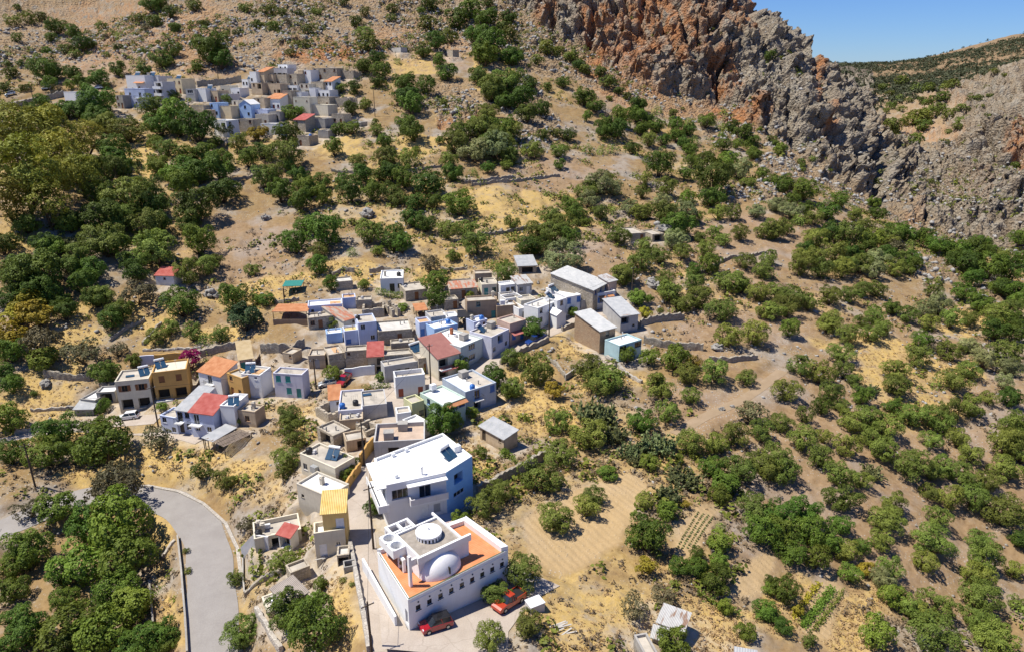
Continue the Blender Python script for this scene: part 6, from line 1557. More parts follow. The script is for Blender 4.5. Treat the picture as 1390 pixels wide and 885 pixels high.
# ================================================================== trees
def leafmat(name, c, c2, trans=.22):
    m, nt, b = nmat(name); N = nt.nodes; L = nt.links
    a = N.new('ShaderNodeAttribute'); a.attribute_name = 'leaf'; sp = N.new('ShaderNodeSeparateColor'); L.new(a.outputs['Color'], sp.inputs[0])
    oi = N.new('ShaderNodeObjectInfo')
    mx = N.new('ShaderNodeMix'); mx.data_type = 'RGBA'; mx.inputs[6].default_value = (*c, 1); mx.inputs[7].default_value = (*c2, 1)
    L.new(sp.outputs[0], mx.inputs[0])
    hs = N.new('ShaderNodeHueSaturation')
    r = N.new('ShaderNodeMapRange'); r.inputs[3].default_value = .66; r.inputs[4].default_value = 1.25; L.new(oi.outputs['Random'], r.inputs[0])
    r2 = N.new('ShaderNodeMath'); r2.operation = 'FRACT'; r3 = N.new('ShaderNodeMath'); r3.operation = 'MULTIPLY'; r3.inputs[1].default_value = 7.31; L.new(oi.outputs['Random'], r3.inputs[0]); L.new(r3.outputs[0], r2.inputs[0])
    rh = N.new('ShaderNodeMapRange'); rh.inputs[3].default_value = .476; rh.inputs[4].default_value = .520; L.new(r2.outputs[0], rh.inputs[0])
    L.new(rh.outputs[0], hs.inputs['Hue']); L.new(r.outputs[0], hs.inputs['Value']); L.new(mx.outputs[2], hs.inputs['Color'])
    L.new(hs.outputs[0], b.inputs['Base Color']); b.inputs['Roughness'].default_value = .6; b.inputs['Specular IOR Level'].default_value = .25
    tr = N.new('ShaderNodeBsdfTranslucent'); L.new(hs.outputs[0], tr.inputs['Color'])
    ms = N.new('ShaderNodeMixShader'); ms.inputs[0].default_value = trans
    L.new(b.outputs[0], ms.inputs[1]); L.new(tr.outputs[0], ms.inputs[2]); L.new(ms.outputs[0], N['Material Output'].inputs['Surface'])
    return m
LEAF = {
 'o': leafmat('olive_leaves', (.098, .132, .016), (.262, .315, .058)),
 'p': leafmat('pale_olive_leaves', (.15, .175, .05), (.36, .39, .17)),
 'd': leafmat('dark_leaves', (.050, .098, .010), (.16, .23, .028)),
 'b': leafmat('bright_leaves', (.105, .165, .016), (.235, .31, .045), .3),
 'f': leafmat('fig_leaves', (.045, .085, .028), (.10, .145, .055)),
 'e': leafmat('gum_leaves', (.165, .172, .015), (.38, .375, .055)),
 'y': leafmat('yellow_leaves', (.25, .21, .02), (.44, .37, .04), .3),
 'g': leafmat('dry_leaves', (.11, .105, .045), (.21, .185, .09)),
 's': leafmat('scrub_leaves', (.075, .105, .014), (.20, .235, .036)),
 'm': leafmat('magenta_flowers', (.30, .010, .09), (.50, .03, .20), .3),
}
def crown_mesh(name, seed, mat, hr, lobes, n, ls, base=.18, spread=.33, gap=.25, flat_=1.0, lr=(.17, .27), open_=0.0):
    """crown of unit width: leaf clumps over many uneven lobes; the ground is z = 0, the top about z = hr"""
    rg = np.random.default_rng(seed)
    C = []; k = 0
    while len(C) < lobes and k < 4000:
        k += 1
        p = rg.uniform(-1, 1, 3); rr = np.linalg.norm(p)
        if rr > 1: continue
        p = p * np.array([spread, spread, .5 * (hr - base) * .70]); r = rg.uniform(*lr)
        if C and min(np.linalg.norm(p - c[0]) for c in C) < r * .62: continue
        C.append((p, r * (1 - .25 * abs(p[2]) / max(hr * .5, .01))))
    mid = base + (hr - base) * .5
    cc = np.array([c[0] for c in C]); cr = np.array([c[1] for c in C])
    li = rg.choice(len(C), n, p=cr ** 2 / (cr ** 2).sum())
    dirs = rg.normal(size=(n, 3)); dirs /= np.linalg.norm(dirs, axis=1, keepdims=True)
    dirs[:, 2] = np.where(dirs[:, 2] < -.55, -dirs[:, 2], dirs[:, 2])
    rad = cr[li] * (rg.uniform(.55, 1.08, n) ** .6)
    P = cc[li] + dirs * rad[:, None] * np.array([1, 1, flat_])
    # drop what is buried deep inside other lobes, and open gaps
    dd = np.linalg.norm((P[:, None, :] - cc[None]) / np.array([1, 1, flat_]), axis=2) / cr[None]
    dd[np.arange(n), li] = 9
    keep = dd.min(1) > .72
    nz = fbm(P * 7 + seed * 3.1, 2, seed); n2 = vnoise(P * 19 + seed, seed + 4)
    keep &= (nz > -gap * 2.2 - .05) & (n2 > -.30)
    P = P[keep]; D = dirs[keep]; n = len(P)
    tone = np.clip(.5 + .32 * fbm(P * 5 + seed, 2, seed + 9) + rg.normal(0, .17, n), 0, 1)
    P = P + np.array([0, 0, mid])
    cen = np.array([0, 0, mid * .85])
    out = P - cen; out /= np.maximum(np.linalg.norm(out, axis=1, keepdims=True), 1e-6)
    nrm = D * .55 + out * .45 + rg.normal(0, .42, (n, 3)) + np.array([0, 0, .22]); nrm /= np.linalg.norm(nrm, axis=1, keepdims=True)
    a = np.cross(nrm, rg.normal(size=(n, 3))); a /= np.linalg.norm(a, axis=1, keepdims=True); bb = np.cross(nrm, a)
    s = ls * rg.uniform(.6, 1.35, n)[:, None]; e = rg.uniform(.45, .8, n)[:, None]
    # each clump: two leaf blades in a shallow V
    v0 = P + a * s; v1 = P + bb * s * e + nrm * s * .15; v2 = P - a * s * .9; v3 = P - bb * s * e + nrm * s * .15
    V = np.stack([v0, v1, v2, v3], 1).reshape(-1, 3)
    f = np.arange(n)[:, None] * 4
    tri = np.concatenate([f + [0, 1, 2], f + [0, 2, 3]], 1).reshape(-1, 3)
    ex = np.percentile(np.hypot(V[:, 0], V[:, 1]), 97); fs = .5 / ex; V[:, :2] *= fs; tz = np.percentile(V[:, 2], 99.5); V[:, 2] *= hr / tz
    cc = cc * np.array([fs, fs, 1])
    V[:, 2] = np.maximum(V[:, 2], .012)
    me = bpy.data.meshes.new(name)
    me.vertices.add(len(V)); me.vertices.foreach_set('co', V.astype(np.float32).ravel())
    me.loops.add(len(tri) * 3); me.loops.foreach_set('vertex_index', tri.astype(np.int32).ravel())
    me.polygons.add(len(tri)); me.polygons.foreach_set('loop_start', np.arange(0, len(tri) * 3, 3, dtype=np.int32)); me.polygons.foreach_set('loop_total', np.full(len(tri), 3, np.int32))
    me.update()
    at = me.attributes.new('leaf', 'FLOAT_COLOR', 'POINT'); t4 = np.repeat(tone, 4)
    at.data.foreach_set('color', np.column_stack([t4, t4, t4, np.ones_like(t4)]).astype(np.float32).ravel())
    me.materials.append(mat)
    return me, [c + np.array([0, 0, mid]) for c in cc]
def trunk_mesh(name, seed, cc, hr, base, r0=.045, mat=None):
    rg = random.Random(seed); mb = MB()
    fork = Vector((rg.uniform(-.03, .03), rg.uniform(-.03, .03), base * .75 + .04))
    mb.tube([(0, 0, -.12), (0, 0, 0), fork * .6, fork], [r0 * 1.5, r0 * 1.25, r0, r0 * .85], 7)
    for c in rg.sample(list(range(len(cc))), min(6, len(cc))):
        e = Vector(cc[c]); m = fork.lerp(e, .5) + Vector((rg.uniform(-.03, .03), rg.uniform(-.03, .03), -.02))
        mb.tube([fork - Vector((0, 0, .02)), m, e], [r0 * .62, r0 * .42, r0 * .16], 5)
    me = mb.build(name, mat or M_BARK, smooth=True); d = me.data; bpy.data.objects.remove(me); return d
KIND = {}   # code -> list of (crown mesh, trunk mesh)
def reg(code, name, cnt, **kw):
    mat = kw.pop('mat', None) or LEAF[code]
    r0 = kw.pop('r0', .04)
    KIND[code] = []
    for i in range(cnt):
        me, cc = crown_mesh(name + '_crown', 100 * ord(code) + i, mat, **kw)
        KIND[code].append((me, trunk_mesh(name + '_trunk', i + ord(code), cc, kw['hr'], kw.get('base', .18), r0)))
reg('o', 'olive', 9, hr=.76, lobes=30, n=17000, ls=.0152, base=-.05, spread=.40, gap=.20, lr=(.10, .17))
reg('p', 'pale_olive', 5, hr=.76, lobes=30, n=17000, ls=.0152, base=-.05, spread=.40, gap=.20, lr=(.10, .17))
reg('d', 'dark_tree', 8, hr=.80, lobes=30, n=15000, ls=.0175, base=-.05, spread=.39, gap=.28, lr=(.11, .18))
reg('b', 'green_tree', 4, hr=.80, lobes=22, n=9000, ls=.023, base=-.04, spread=.36, gap=.25, lr=(.12, .20), r0=.03)
reg('f', 'fig', 2, hr=.85, lobes=22, n=7000, ls=.028, base=-.05, spread=.39, gap=.35, lr=(.13, .19))
reg('e', 'gum', 4, hr=1.15, lobes=40, n=16000, ls=.017, base=.04, spread=.36, gap=.16, lr=(.11, .18), r0=.035)
reg('y', 'yellow_tree', 2, hr=.85, lobes=18, n=4600, ls=.030, base=.05, spread=.36, gap=.18, lr=(.11, .18), r0=.03)
reg('g', 'dry_bush', 3, hr=.72, lobes=16, n=3600, ls=.026, base=.03, spread=.37, gap=.14, lr=(.12, .19), r0=.02)
reg('s', 'scrub', 5, hr=.66, lobes=16, n=3000, ls=.034, base=-.08, spread=.36, gap=.25, lr=(.14, .22), r0=.02)
def bare_mesh(seed):
    rg = random.Random(seed); mb = MB()
    def br(p, d, l, r, k):
        q = p + d * l + Vector((rg.uniform(-.1, .1), rg.uniform(-.1, .1), rg.uniform(-.04, .1))) * l
        mb.tube([p, q], [r, r * .6], 4, cap=False)
        if k:
            for _ in range(4 if k > 1 else 3):
                nd = (d + Vector((rg.uniform(-1, 1), rg.uniform(-1, 1), rg.uniform(-.35, .7))) * .85).normalized(); br(q, nd, l * rg.uniform(.55, .85), r * .55, k - 1)
    for _ in range(5): br(Vector((0, 0, -.03)), Vector((rg.uniform(-.8, .8), rg.uniform(-.8, .8), .8)).normalized(), .20, .016, 3)
    o = mb.build('bare_twigs', M_DEAD); d = o.data; bpy.data.objects.remove(o); return d
KIND['x'] = [(bare_mesh(i), None) for i in range(2)]
# prickly pear: many flat oval pads
M_CACT = leafmat('cactus_pads', (.085, .115, .045), (.22, .235, .085), .03)
def cactus_mesh(seed):
    rg = np.random.default_rng(seed); V = []; Fc = []; T = []
    def pad(p, up, side, h, w):
        k = len(V); nrm = np.cross(up, side)
        for i in range(9):
            a = 2 * math.pi * i / 9; q = p + up * h * (.5 - .5 * math.cos(a)) + side * w * .5 * math.sin(a) * (1 if math.cos(a) < .3 else .9); V.append(q + nrm * .004)
        for i in range(9): V.append(V[k + i] - nrm * .012)
        Fc.append(tuple(range(k, k + 9))); Fc.append(tuple(reversed(range(k + 9, k + 18))))
        for i in range(9): Fc.append((k + i, k + (i + 1) % 9, k + 9 + (i + 1) % 9, k + 9 + i))
        t = rg.uniform(0, 1); T.extend([t] * 18)
        return p + up * h
    for _ in range(70):
        a = rg.uniform(0, 2 * math.pi); r = .42 * math.sqrt(rg.uniform(0, 1)); p = np.array([r * math.cos(a), r * math.sin(a), 0.0])
        up = np.array([p[0] * .8 + rg.normal(0, .25), p[1] * .8 + rg.normal(0, .25), 1.0])
        for k in range(rg.integers(3, 6)):
            up = up / np.linalg.norm(up); sd = np.cross(up, rg.normal(size=3)); sd /= np.linalg.norm(sd); h = rg.uniform(.085, .13)
            q = pad(p, up, sd, h, h * .7)
            if k > 0:
                for _ in range(2):
                    u2 = up + rg.normal(0, .6, 3); u2 /= np.linalg.norm(u2); s2 = np.cross(u2, rg.normal(size=3)); s2 /= np.linalg.norm(s2); pad(p + up * h * .8, u2, s2, .09, .065)
            p = q - up * .01; up = up + rg.normal(0, .45, 3) + np.array([0, 0, .1])
    V[:] = [(v[0], v[1], max(v[2], -.01)) for v in V]
    me = bpy.data.meshes.new('cactus_pads'); me.from_pydata([tuple(map(float, v)) for v in V], [], Fc)
    at = me.attributes.new('leaf', 'FLOAT_COLOR', 'POINT'); T = np.array(T, np.float32); at.data.foreach_set('color', np.column_stack([T, T, T, np.ones_like(T)]).ravel())
    me.materials.append(M_CACT); return me
KIND['c'] = [(cactus_mesh(i), None) for i in range(3)]
KINFO = {  # code: object name, category, look words, height ratio, crown centre ratio
 'o': ('olive_tree', 'olive tree', 'grey-green olive tree', .74, .38), 'p': ('olive_tree', 'olive tree', 'pale silvery olive tree', .74, .38),
 'd': ('evergreen_tree', 'tree', 'dark green bushy tree', .80, .38), 'b': ('leafy_tree', 'tree', 'bright green leafy tree', .80, .42),
 'f': ('fig_tree', 'fig tree', 'dense dark fig tree', .85, .44), 'e': ('eucalyptus_tree', 'tree', 'tall yellow-green eucalyptus tree', 1.15, .60),
 'y': ('yellow_tree', 'tree', 'yellow-leaved tree', .85, .45), 'g': ('dry_bush', 'bush', 'dull dry-looking bush', .72, .38),
 's': ('shrub', 'shrub', 'low dark green shrub', .66, .33), 'x': ('bare_bush', 'bush', 'leafless grey-brown bush', .6, .3), 'c': ('prickly_pear', 'cactus', 'prickly pear clump', .5, .25)}
TREES = []   # [px, py, width px, code]
def T(ox, oy, sc, s):
    for e in s.split(';'):
        e = e.strip()
        if not e: continue
        x, y, w, k = e.split(',')
        TREES.append([ox + float(x) / sc, oy + float(y) / sc, float(w) / sc, k.strip()])
T(0,0,5.79,"105,165,130,s;215,145,140,s;315,135,120,s;130,300,90,s;450,225,150,d;575,280,120,d;650,355,160,d;400,300,100,s;520,400,120,s;590,430,100,s;800,215,110,s;935,290,95,d;930,390,80,s;835,430,70,s;835,310,70,g;1115,405,100,s;1090,155,130,s;1190,55,180,d;1260,30,140,d;1340,110,110,d;1210,170,140,s;1270,470,170,o;1350,400,140,o;1300,490,120,s;1370,230,80,s;160,510,70,s;90,580,120,s;350,560,220,d;570,590,130,d;430,560,150,d;380,650,140,b;775,625,150,d;650,655,140,d;550,665,90,b;930,550,120,d;1130,545,120,d;830,670,80,s;40,690,90,s;190,690,90,s;775,820,260,d;620,850,200,d;330,800,130,d;1190,840,200,o;140,75,60,s;50,500,80,s;370,410,70,b;740,385,60,s")
T(0,0,3.97,"280,610,110,d;170,600,110,d;330,600,80,s;450,590,160,d;520,640,150,d;560,660,150,o;690,690,180,o;845,680,140,d;920,500,90,b;930,610,150,b;1060,690,200,d;960,690,110,d;830,765,80,b;890,790,120,o;1220,700,90,d;1160,760,80,b;1290,760,100,o;1370,720,80,y;1225,540,60,b;130,740,330,e;60,690,200,e;250,760,250,e;440,750,200,e;330,850,250,e;610,820,170,d;40,830,200,e;850,860,110,b;1000,830,120,b;1100,820,140,b;1190,850,120,b;1340,850,120,d;1140,270,200,d;1190,330,120,d;1100,135,70,s;945,165,60,s;1275,175,50,s;1320,40,80,s;1050,30,100,s;1210,190,60,s;1380,130,60,s;790,160,60,g;1065,360,70,b")
T(350,0,3.97,"460,15,60,s;575,70,70,s;320,65,60,s;270,165,80,s;85,150,70,s;245,235,70,s;175,290,60,s;525,120,80,s;575,180,100,o;590,240,120,s;725,50,70,s;720,95,60,s;930,25,100,s;920,140,110,s;880,60,60,s;1070,100,140,s;1150,60,140,s;1020,195,120,s;960,240,100,d;890,280,90,d;1230,110,140,d;1170,200,110,d;1250,250,170,d;1210,290,110,d;1350,100,100,d;1350,200,120,s;1240,20,70,d;1330,160,90,s;1380,290,70,d;640,310,100,d;570,355,100,d;660,380,110,d;645,440,75,d;755,330,45,d;705,265,40,s;795,265,50,s;980,330,80,d;1020,390,110,d;1185,420,110,o;1260,490,150,o;1330,450,150,o;1380,420,80,d;1340,550,120,d;1250,600,110,o;790,440,130,d;800,520,150,d;830,570,130,d;910,480,110,d;790,660,110,d;840,710,140,d;680,760,100,b;640,700,80,o;580,565,70,b;630,660,40,b;440,460,70,b;520,470,90,d;500,590,80,d;410,800,110,d;150,710,130,d;20,700,70,y;170,590,100,b;220,600,60,b;150,830,180,o;30,800,120,d;980,755,55,b;855,795,45,b;1100,700,150,d;1200,690,160,o;1060,770,160,o;1170,800,180,p;1280,790,180,p;1330,710,140,d;1360,830,120,o;1260,730,120,o;700,840,140,o;800,850,130,o;540,865,100,o;1030,865,100,o;430,690,90,d;500,690,100,d;55,60,80,s;130,70,70,s;220,85,50,s;20,140,40,s;160,145,50,g")
T(640,60,5.79,"110,90,230,d;320,100,170,d;60,260,140,o;170,380,180,o;280,330,170,d;220,450,120,d;390,240,100,s;450,180,50,s;460,330,130,d;590,340,90,s;520,130,110,s;720,300,110,d;580,30,150,s;680,50,110,s;780,100,120,d;850,170,110,d;900,215,100,s;1010,240,110,s;1070,305,130,o;1120,300,60,s;1160,370,90,s;1220,410,80,s;890,420,160,d;980,490,140,d;1070,520,110,x;910,570,90,b;400,440,200,d;440,560,170,d;560,520,150,d;130,560,150,o;560,720,110,s;650,690,110,s;760,700,130,d;310,690,200,o;60,680,200,o;130,780,180,o;260,800,180,o;60,830,150,o;480,820,160,o;680,830,150,o;920,820,110,o;1020,830,90,o;1100,820,100,o;1060,620,180,d;1180,590,170,d;1310,560,150,d;1300,490,150,d;1150,680,170,d;1040,690,140,d;1340,640,130,d;1270,810,120,d;1370,760,80,d;700,155,40,s;750,190,40,s;1090,430,60,s;640,190,90,x")
T(860,60,5.79,"1060,155,90,d;1170,85,70,s;1200,150,70,s;1250,260,130,s;1240,70,40,s;1290,370,60,s;1370,300,70,s;1140,205,40,s;910,155,40,s;370,340,45,s;420,380,35,s;190,520,90,o;385,515,40,s;310,555,80,s;50,490,110,d;30,560,80,d;110,590,100,d;180,640,130,d;330,630,150,d;430,610,90,d;440,680,110,d;120,760,130,o;240,760,110,d;60,670,110,d;340,720,120,d;400,780,120,d;440,830,120,d;480,750,100,d;570,620,140,d;620,610,80,o;700,650,90,o;780,670,120,d;860,710,140,d;940,740,120,d;900,660,100,s;990,700,60,b;710,800,120,d;820,790,90,b;890,770,80,o;950,850,120,d;1150,840,120,b;1110,790,60,s;1030,575,40,s;890,490,40,s;690,735,60,s")
T(860,180,5.79,"200,240,260,d;470,210,140,d;580,170,120,d;740,225,180,b;630,360,320,d;620,490,210,d;840,280,200,p;900,390,120,o;960,180,110,d;1010,330,120,b;1040,395,60,b;1110,380,100,d;1200,410,130,g;1300,440,160,g;1330,280,60,s;250,410,200,o;90,370,130,o;70,450,130,o;415,490,120,b;410,330,110,d;230,540,170,p;230,640,200,o;420,620,220,p;360,730,250,d;60,610,150,o;490,660,120,o;330,820,190,p;520,820,120,o;640,790,130,o;700,840,130,o;840,800,150,o;670,630,140,o;780,630,140,o;970,620,150,p;1120,570,150,p;1240,620,170,p;1290,690,100,p;1360,660,90,p;1010,790,120,o;1110,790,140,o;1200,760,140,o;1250,540,130,d;1360,600,120,d;1370,830,80,o")
T(1040,0,3.97,"15,350,70,d;90,300,50,s;110,345,50,s;140,415,90,s;70,380,30,s;220,450,50,s;280,495,60,s;215,520,40,s;350,330,30,s;580,465,35,s;635,485,60,s;670,508,55,s;725,445,70,s;720,530,55,o;670,575,60,s;648,605,40,s;730,590,50,s;770,545,50,s;810,470,70,o;880,490,80,s;840,545,50,s;860,575,50,s;910,570,70,s;1000,500,90,s;980,470,90,s;940,560,80,s;880,620,100,s;830,640,120,s;780,650,110,s;690,690,100,s;700,760,40,s;780,770,70,s;790,830,90,s;840,690,80,s;940,600,80,s;980,640,90,s;1050,630,80,s;1120,580,80,s;1145,640,50,s;1185,680,50,s;1060,670,80,s;1030,710,60,s;980,720,40,s;950,810,50,s;1190,500,40,s;1220,435,50,s;1275,440,30,s;1100,520,40,s;1200,545,40,s;655,770,50,s;660,840,60,s;520,760,50,s;280,780,60,s;70,830,70,s;30,760,60,s;570,560,30,s")
T(1080,180,4.484,"50,360,150,d;190,470,160,d;120,520,130,o;20,530,90,p;270,410,110,d;360,490,120,o;475,430,90,d;500,490,110,d;200,600,170,d;130,640,160,o;330,640,200,o;420,590,120,o;480,640,140,b;560,620,130,o;620,600,130,d;700,620,130,d;780,650,130,d;860,700,130,d;700,680,90,p;600,700,150,g;560,740,130,d;660,760,100,o;420,690,140,d;340,720,140,d;500,760,150,p;250,740,150,o;120,740,160,o;60,700,100,d;40,820,150,o;150,830,150,o;280,830,150,o;400,800,150,o;480,840,140,p;600,820,140,o;700,820,130,d;900,690,140,d;1000,730,150,d;1100,740,180,d;1180,720,100,d;1050,800,180,d;1180,830,180,d;1300,850,180,d;1250,770,120,o;1360,670,120,d;1370,780,100,d;970,790,130,d;500,300,60,s;205,200,60,s;200,270,50,s;135,80,50,s;150,110,40,s;40,225,50,s;30,190,60,s;100,220,60,s;1080,270,45,s;1035,570,35,s;985,620,45,s;1175,660,50,s;1040,460,40,s;1350,200,70,s;820,300,50,s")
T(0,220,3.97,"130,110,320,e;300,100,220,e;60,220,220,e;250,230,230,e;430,60,220,e;580,30,160,o;650,20,130,d;540,160,170,d;690,170,240,o;820,220,150,d;550,290,200,d;680,270,140,d;560,420,240,o;780,330,190,o;830,460,230,o;400,310,130,d;380,440,130,c;260,470,150,b;20,440,150,d;20,600,80,d;200,600,280,d;130,640,200,d;390,570,150,d;510,580,150,d;730,590,140,d;520,735,140,d;330,740,110,d;350,800,130,d;740,700,200,g;640,800,160,d;590,850,140,d;840,20,120,b;930,60,140,b;980,110,160,d;1060,50,170,d;1180,40,160,d;1200,150,180,d;1060,250,210,d;900,220,40,d;1070,420,180,d;1020,580,170,o;1110,560,130,o;1160,530,100,o;1360,560,90,o;1240,620,80,x;980,760,200,d;1255,730,170,d;1380,720,90,d;1320,830,180,f;140,760,160,y;200,830,170,y;60,830,150,y;1360,370,60,x;100,690,120,d")
T(350,220,3.97,"30,90,130,o;120,160,140,d;90,60,110,o;220,60,110,d;260,120,140,d;230,200,140,d;350,90,100,d;345,180,110,d;170,20,80,d;190,410,170,d;360,370,230,d;260,340,120,d;320,540,130,d;330,480,100,o;390,655,90,b;570,655,70,b;450,90,80,d;550,60,130,d;500,150,150,d;610,150,130,d;660,60,100,d;720,50,120,d;790,80,130,d;720,150,120,d;760,190,100,o;920,100,190,d;850,200,120,d;950,200,100,d;1080,210,160,d;830,290,130,d;900,320,110,d;600,380,150,o;720,390,180,d;780,440,120,d;1020,340,130,o;1120,330,130,o;1180,430,150,o;1370,310,90,o;1045,45,120,d;1160,35,60,d;1240,30,80,d;1340,20,70,d;510,485,60,o;645,475,70,b;1050,485,70,b;900,490,40,x;1140,550,40,x;920,550,120,g;960,650,140,b;870,615,60,d;960,735,120,d;780,770,60,b;1330,590,140,o;1270,540,70,o;40,740,90,d;405,845,80,b;1140,100,60,x;1140,710,50,b")
T(700,220,3.97,"240,15,70,d;455,110,150,p;390,140,130,o;530,130,110,p;500,70,80,o;400,190,110,p;460,260,90,o;530,250,60,d;300,230,120,d;190,280,120,o;270,320,130,o;330,270,110,d;380,300,80,d;110,350,130,o;60,430,140,d;130,440,120,d;200,370,140,o;290,400,120,d;260,500,230,p;550,370,140,o;620,235,100,p;690,265,90,o;700,440,110,o;780,500,110,o;680,520,140,o;590,610,150,o;895,480,100,o;1030,470,110,o;960,570,90,d;1050,540,130,d;810,620,110,o;830,690,130,o;960,640,130,o;910,730,140,o;1000,720,130,o;1160,620,170,o;1240,540,110,o;1110,790,160,o;1330,580,120,o;1300,690,120,o;1340,800,110,o;700,810,80,y;780,800,40,b;650,740,90,d;720,740,50,b;310,795,60,b;1240,780,60,x;1220,650,110,o")
T(1040,220,3.97,"20,600,80,o;60,690,130,o;150,720,150,o;230,760,110,o;110,780,140,o;40,800,130,o;340,730,120,o;450,720,110,o;520,690,100,o;600,690,100,o;680,790,90,d;590,830,110,o;520,850,90,o;350,860,120,o;760,820,120,o;860,800,120,p;930,770,130,p;900,690,100,o;870,860,110,o;1000,850,120,o;1090,840,110,o;1060,700,130,d;1150,760,130,d;1230,830,130,o;1330,800,140,o;1370,720,140,d;1290,690,130,d;1340,860,130,d;20,520,110,o;40,370,130,o;70,230,100,p;40,110,60,s;90,130,120,d")
T(0,440,3.97,"40,40,180,y;240,110,200,g;230,180,150,b;440,150,200,g;635,130,110,g;570,260,150,d;720,190,90,b;850,60,120,o;920,20,100,o;1040,50,110,o;1110,75,80,o;1180,60,110,o;60,330,120,d;40,500,200,b;60,150,160,d;20,260,110,d;550,430,90,b;870,430,60,b;300,580,220,d;250,690,240,d;560,640,280,b;520,560,150,b;450,690,150,d;850,620,160,g;640,830,250,g;60,700,160,d;1080,790,110,o;1210,830,130,o;1275,520,60,b;185,375,40,b")
T(380,500,4.022,"40,260,130,o;40,330,130,o;80,400,110,o;40,500,150,o;30,570,110,o;290,30,110,b;550,45,60,b;880,310,200,d;790,310,90,d;940,300,120,d;1050,240,80,b;1100,450,90,b;1260,400,60,b;1220,460,60,b;375,520,110,d;370,580,90,d;520,750,120,d;1120,750,180,o;1200,680,150,o;980,820,100,b;1160,60,150,d;1250,130,110,d")
T(600,340,4.427,"550,460,150,d;110,680,120,b;420,650,120,o;430,830,140,o;560,720,220,o;680,840,120,y;880,710,190,o;1000,780,200,o;940,790,190,o;1110,640,110,d;1240,640,120,b;1290,800,110,o;1180,290,120,b;1100,140,150,o;780,350,60,b")
T(700,440,3.97,"680,520,170,d;230,530,150,o;430,490,200,c;520,590,130,c;400,580,220,o;240,700,180,o;130,810,230,o;780,340,170,o;930,270,140,o;1080,260,160,o;1245,280,110,o;945,390,110,o;820,480,140,o;860,190,150,b;960,200,90,y;620,680,130,c;770,650,180,c;640,730,90,c;940,640,150,o;1070,640,140,o;1180,600,150,o;1320,570,140,o;1280,480,160,g;720,740,110,b;880,720,60,b;490,790,110,b;1060,770,140,d;1200,780,180,o;1310,740,150,o;1370,800,130,o;910,820,150,c;1130,850,150,b;1150,60,170,o;1290,50,160,o;890,110,40,b")
T(1040,440,3.97,"130,30,120,d;330,10,110,o;440,60,120,o;410,150,150,o;570,60,110,o;620,20,100,o;840,90,110,d;830,170,150,o;930,110,100,g;1000,150,130,o;1090,110,110,p;1170,190,120,p;1100,240,130,o;920,310,80,o;1020,300,160,o;1300,150,170,o;1230,30,150,d;1340,60,130,d;1310,230,120,p;1280,310,100,p;1320,400,120,d;700,240,150,o;710,330,150,o;190,220,150,o;290,260,140,o;420,250,110,o;110,350,170,o;210,490,110,o;300,450,100,d;80,520,130,o;350,370,140,o;400,440,90,o;480,300,90,o;560,350,80,c;520,390,110,d;680,440,100,d;460,520,160,o;560,500,160,o;660,560,150,o;200,630,150,o;310,600,100,o;290,710,140,o;450,660,160,o;550,610,130,o;640,680,160,o;800,490,160,o;900,480,150,o;1000,470,150,o;1110,440,160,o;1200,400,90,o;950,540,130,o;890,630,120,o;1040,620,130,o;1110,700,140,o;780,760,190,o;960,770,140,o;900,800,120,o;1060,810,140,o;1330,560,170,o;1290,640,180,o;1360,520,120,o;1300,780,170,o;1380,700,140,o;60,720,170,o;100,800,160,o;20,640,60,o;400,820,170,o;510,840,120,o;570,790,110,c;1180,850,130,o")
T(0,660,3.934,"300,120,200,b;150,120,150,g;620,60,260,g;640,200,360,b;480,220,250,d;430,400,280,b;680,370,300,b;160,330,240,d;60,420,200,d;60,550,180,d;330,480,150,d;640,560,220,d;340,600,170,d;700,620,220,b;540,640,120,d;330,760,330,b;120,780,240,d;560,780,280,b;830,800,240,d;1000,370,40,s;1010,480,45,s;1250,460,90,o;1290,730,190,o;1310,200,100,g;80,690,160,d;420,860,220,d;700,860,200,d;900,840,140,d;20,870,140,d")
T(300,620,3.338,"285,480,120,o;450,570,70,b;450,620,70,b;300,710,200,d;430,780,280,d;420,660,80,b;555,570,40,s;595,590,30,s")
T(480,680,4.317,"1190,90,200,o;990,430,230,o;830,510,170,o;800,770,190,o;1020,720,190,o")
T(700,660,3.934,"380,110,140,o;420,60,130,o;690,80,100,o;700,250,240,d;810,130,120,b;820,50,130,c;690,410,130,y;1090,210,60,d;1090,290,130,b;970,360,80,d;960,430,140,d;870,430,110,d;1090,390,110,b;1080,500,160,d;640,650,170,g;790,590,140,g;1120,650,90,b;1230,780,110,b;1330,660,130,d;1360,540,80,b;840,850,180,b;1280,110,190,o;1310,230,190,d;1100,40,130,b;640,850,130,x;905,90,60,y;1195,440,30,s")
T(1040,660,3.934,"60,150,180,d;200,120,170,d;230,230,200,d;90,260,170,d;130,340,170,d;330,290,150,d;420,330,150,o;270,390,150,b;400,60,190,o;400,200,130,d;510,320,100,d;690,95,150,o;640,180,170,o;610,295,130,o;915,165,150,o;890,290,200,o;850,405,140,o;1145,290,160,o;1180,400,190,o;1130,470,150,o;1140,580,190,o;660,450,140,o;620,500,130,p;450,455,130,b;530,440,90,y;590,780,190,b;670,590,150,b;760,640,150,o;920,630,190,o;850,700,150,o;900,800,230,o;1180,760,180,o;1230,830,200,o;1130,700,130,o;870,30,110,o;980,70,150,o;1100,60,170,o;1270,130,230,o;1350,290,110,d;1340,450,120,o;1350,620,110,o;100,560,150,d;90,760,100,d;30,500,70,d;170,650,70,y;20,680,100,d;230,830,90,s")

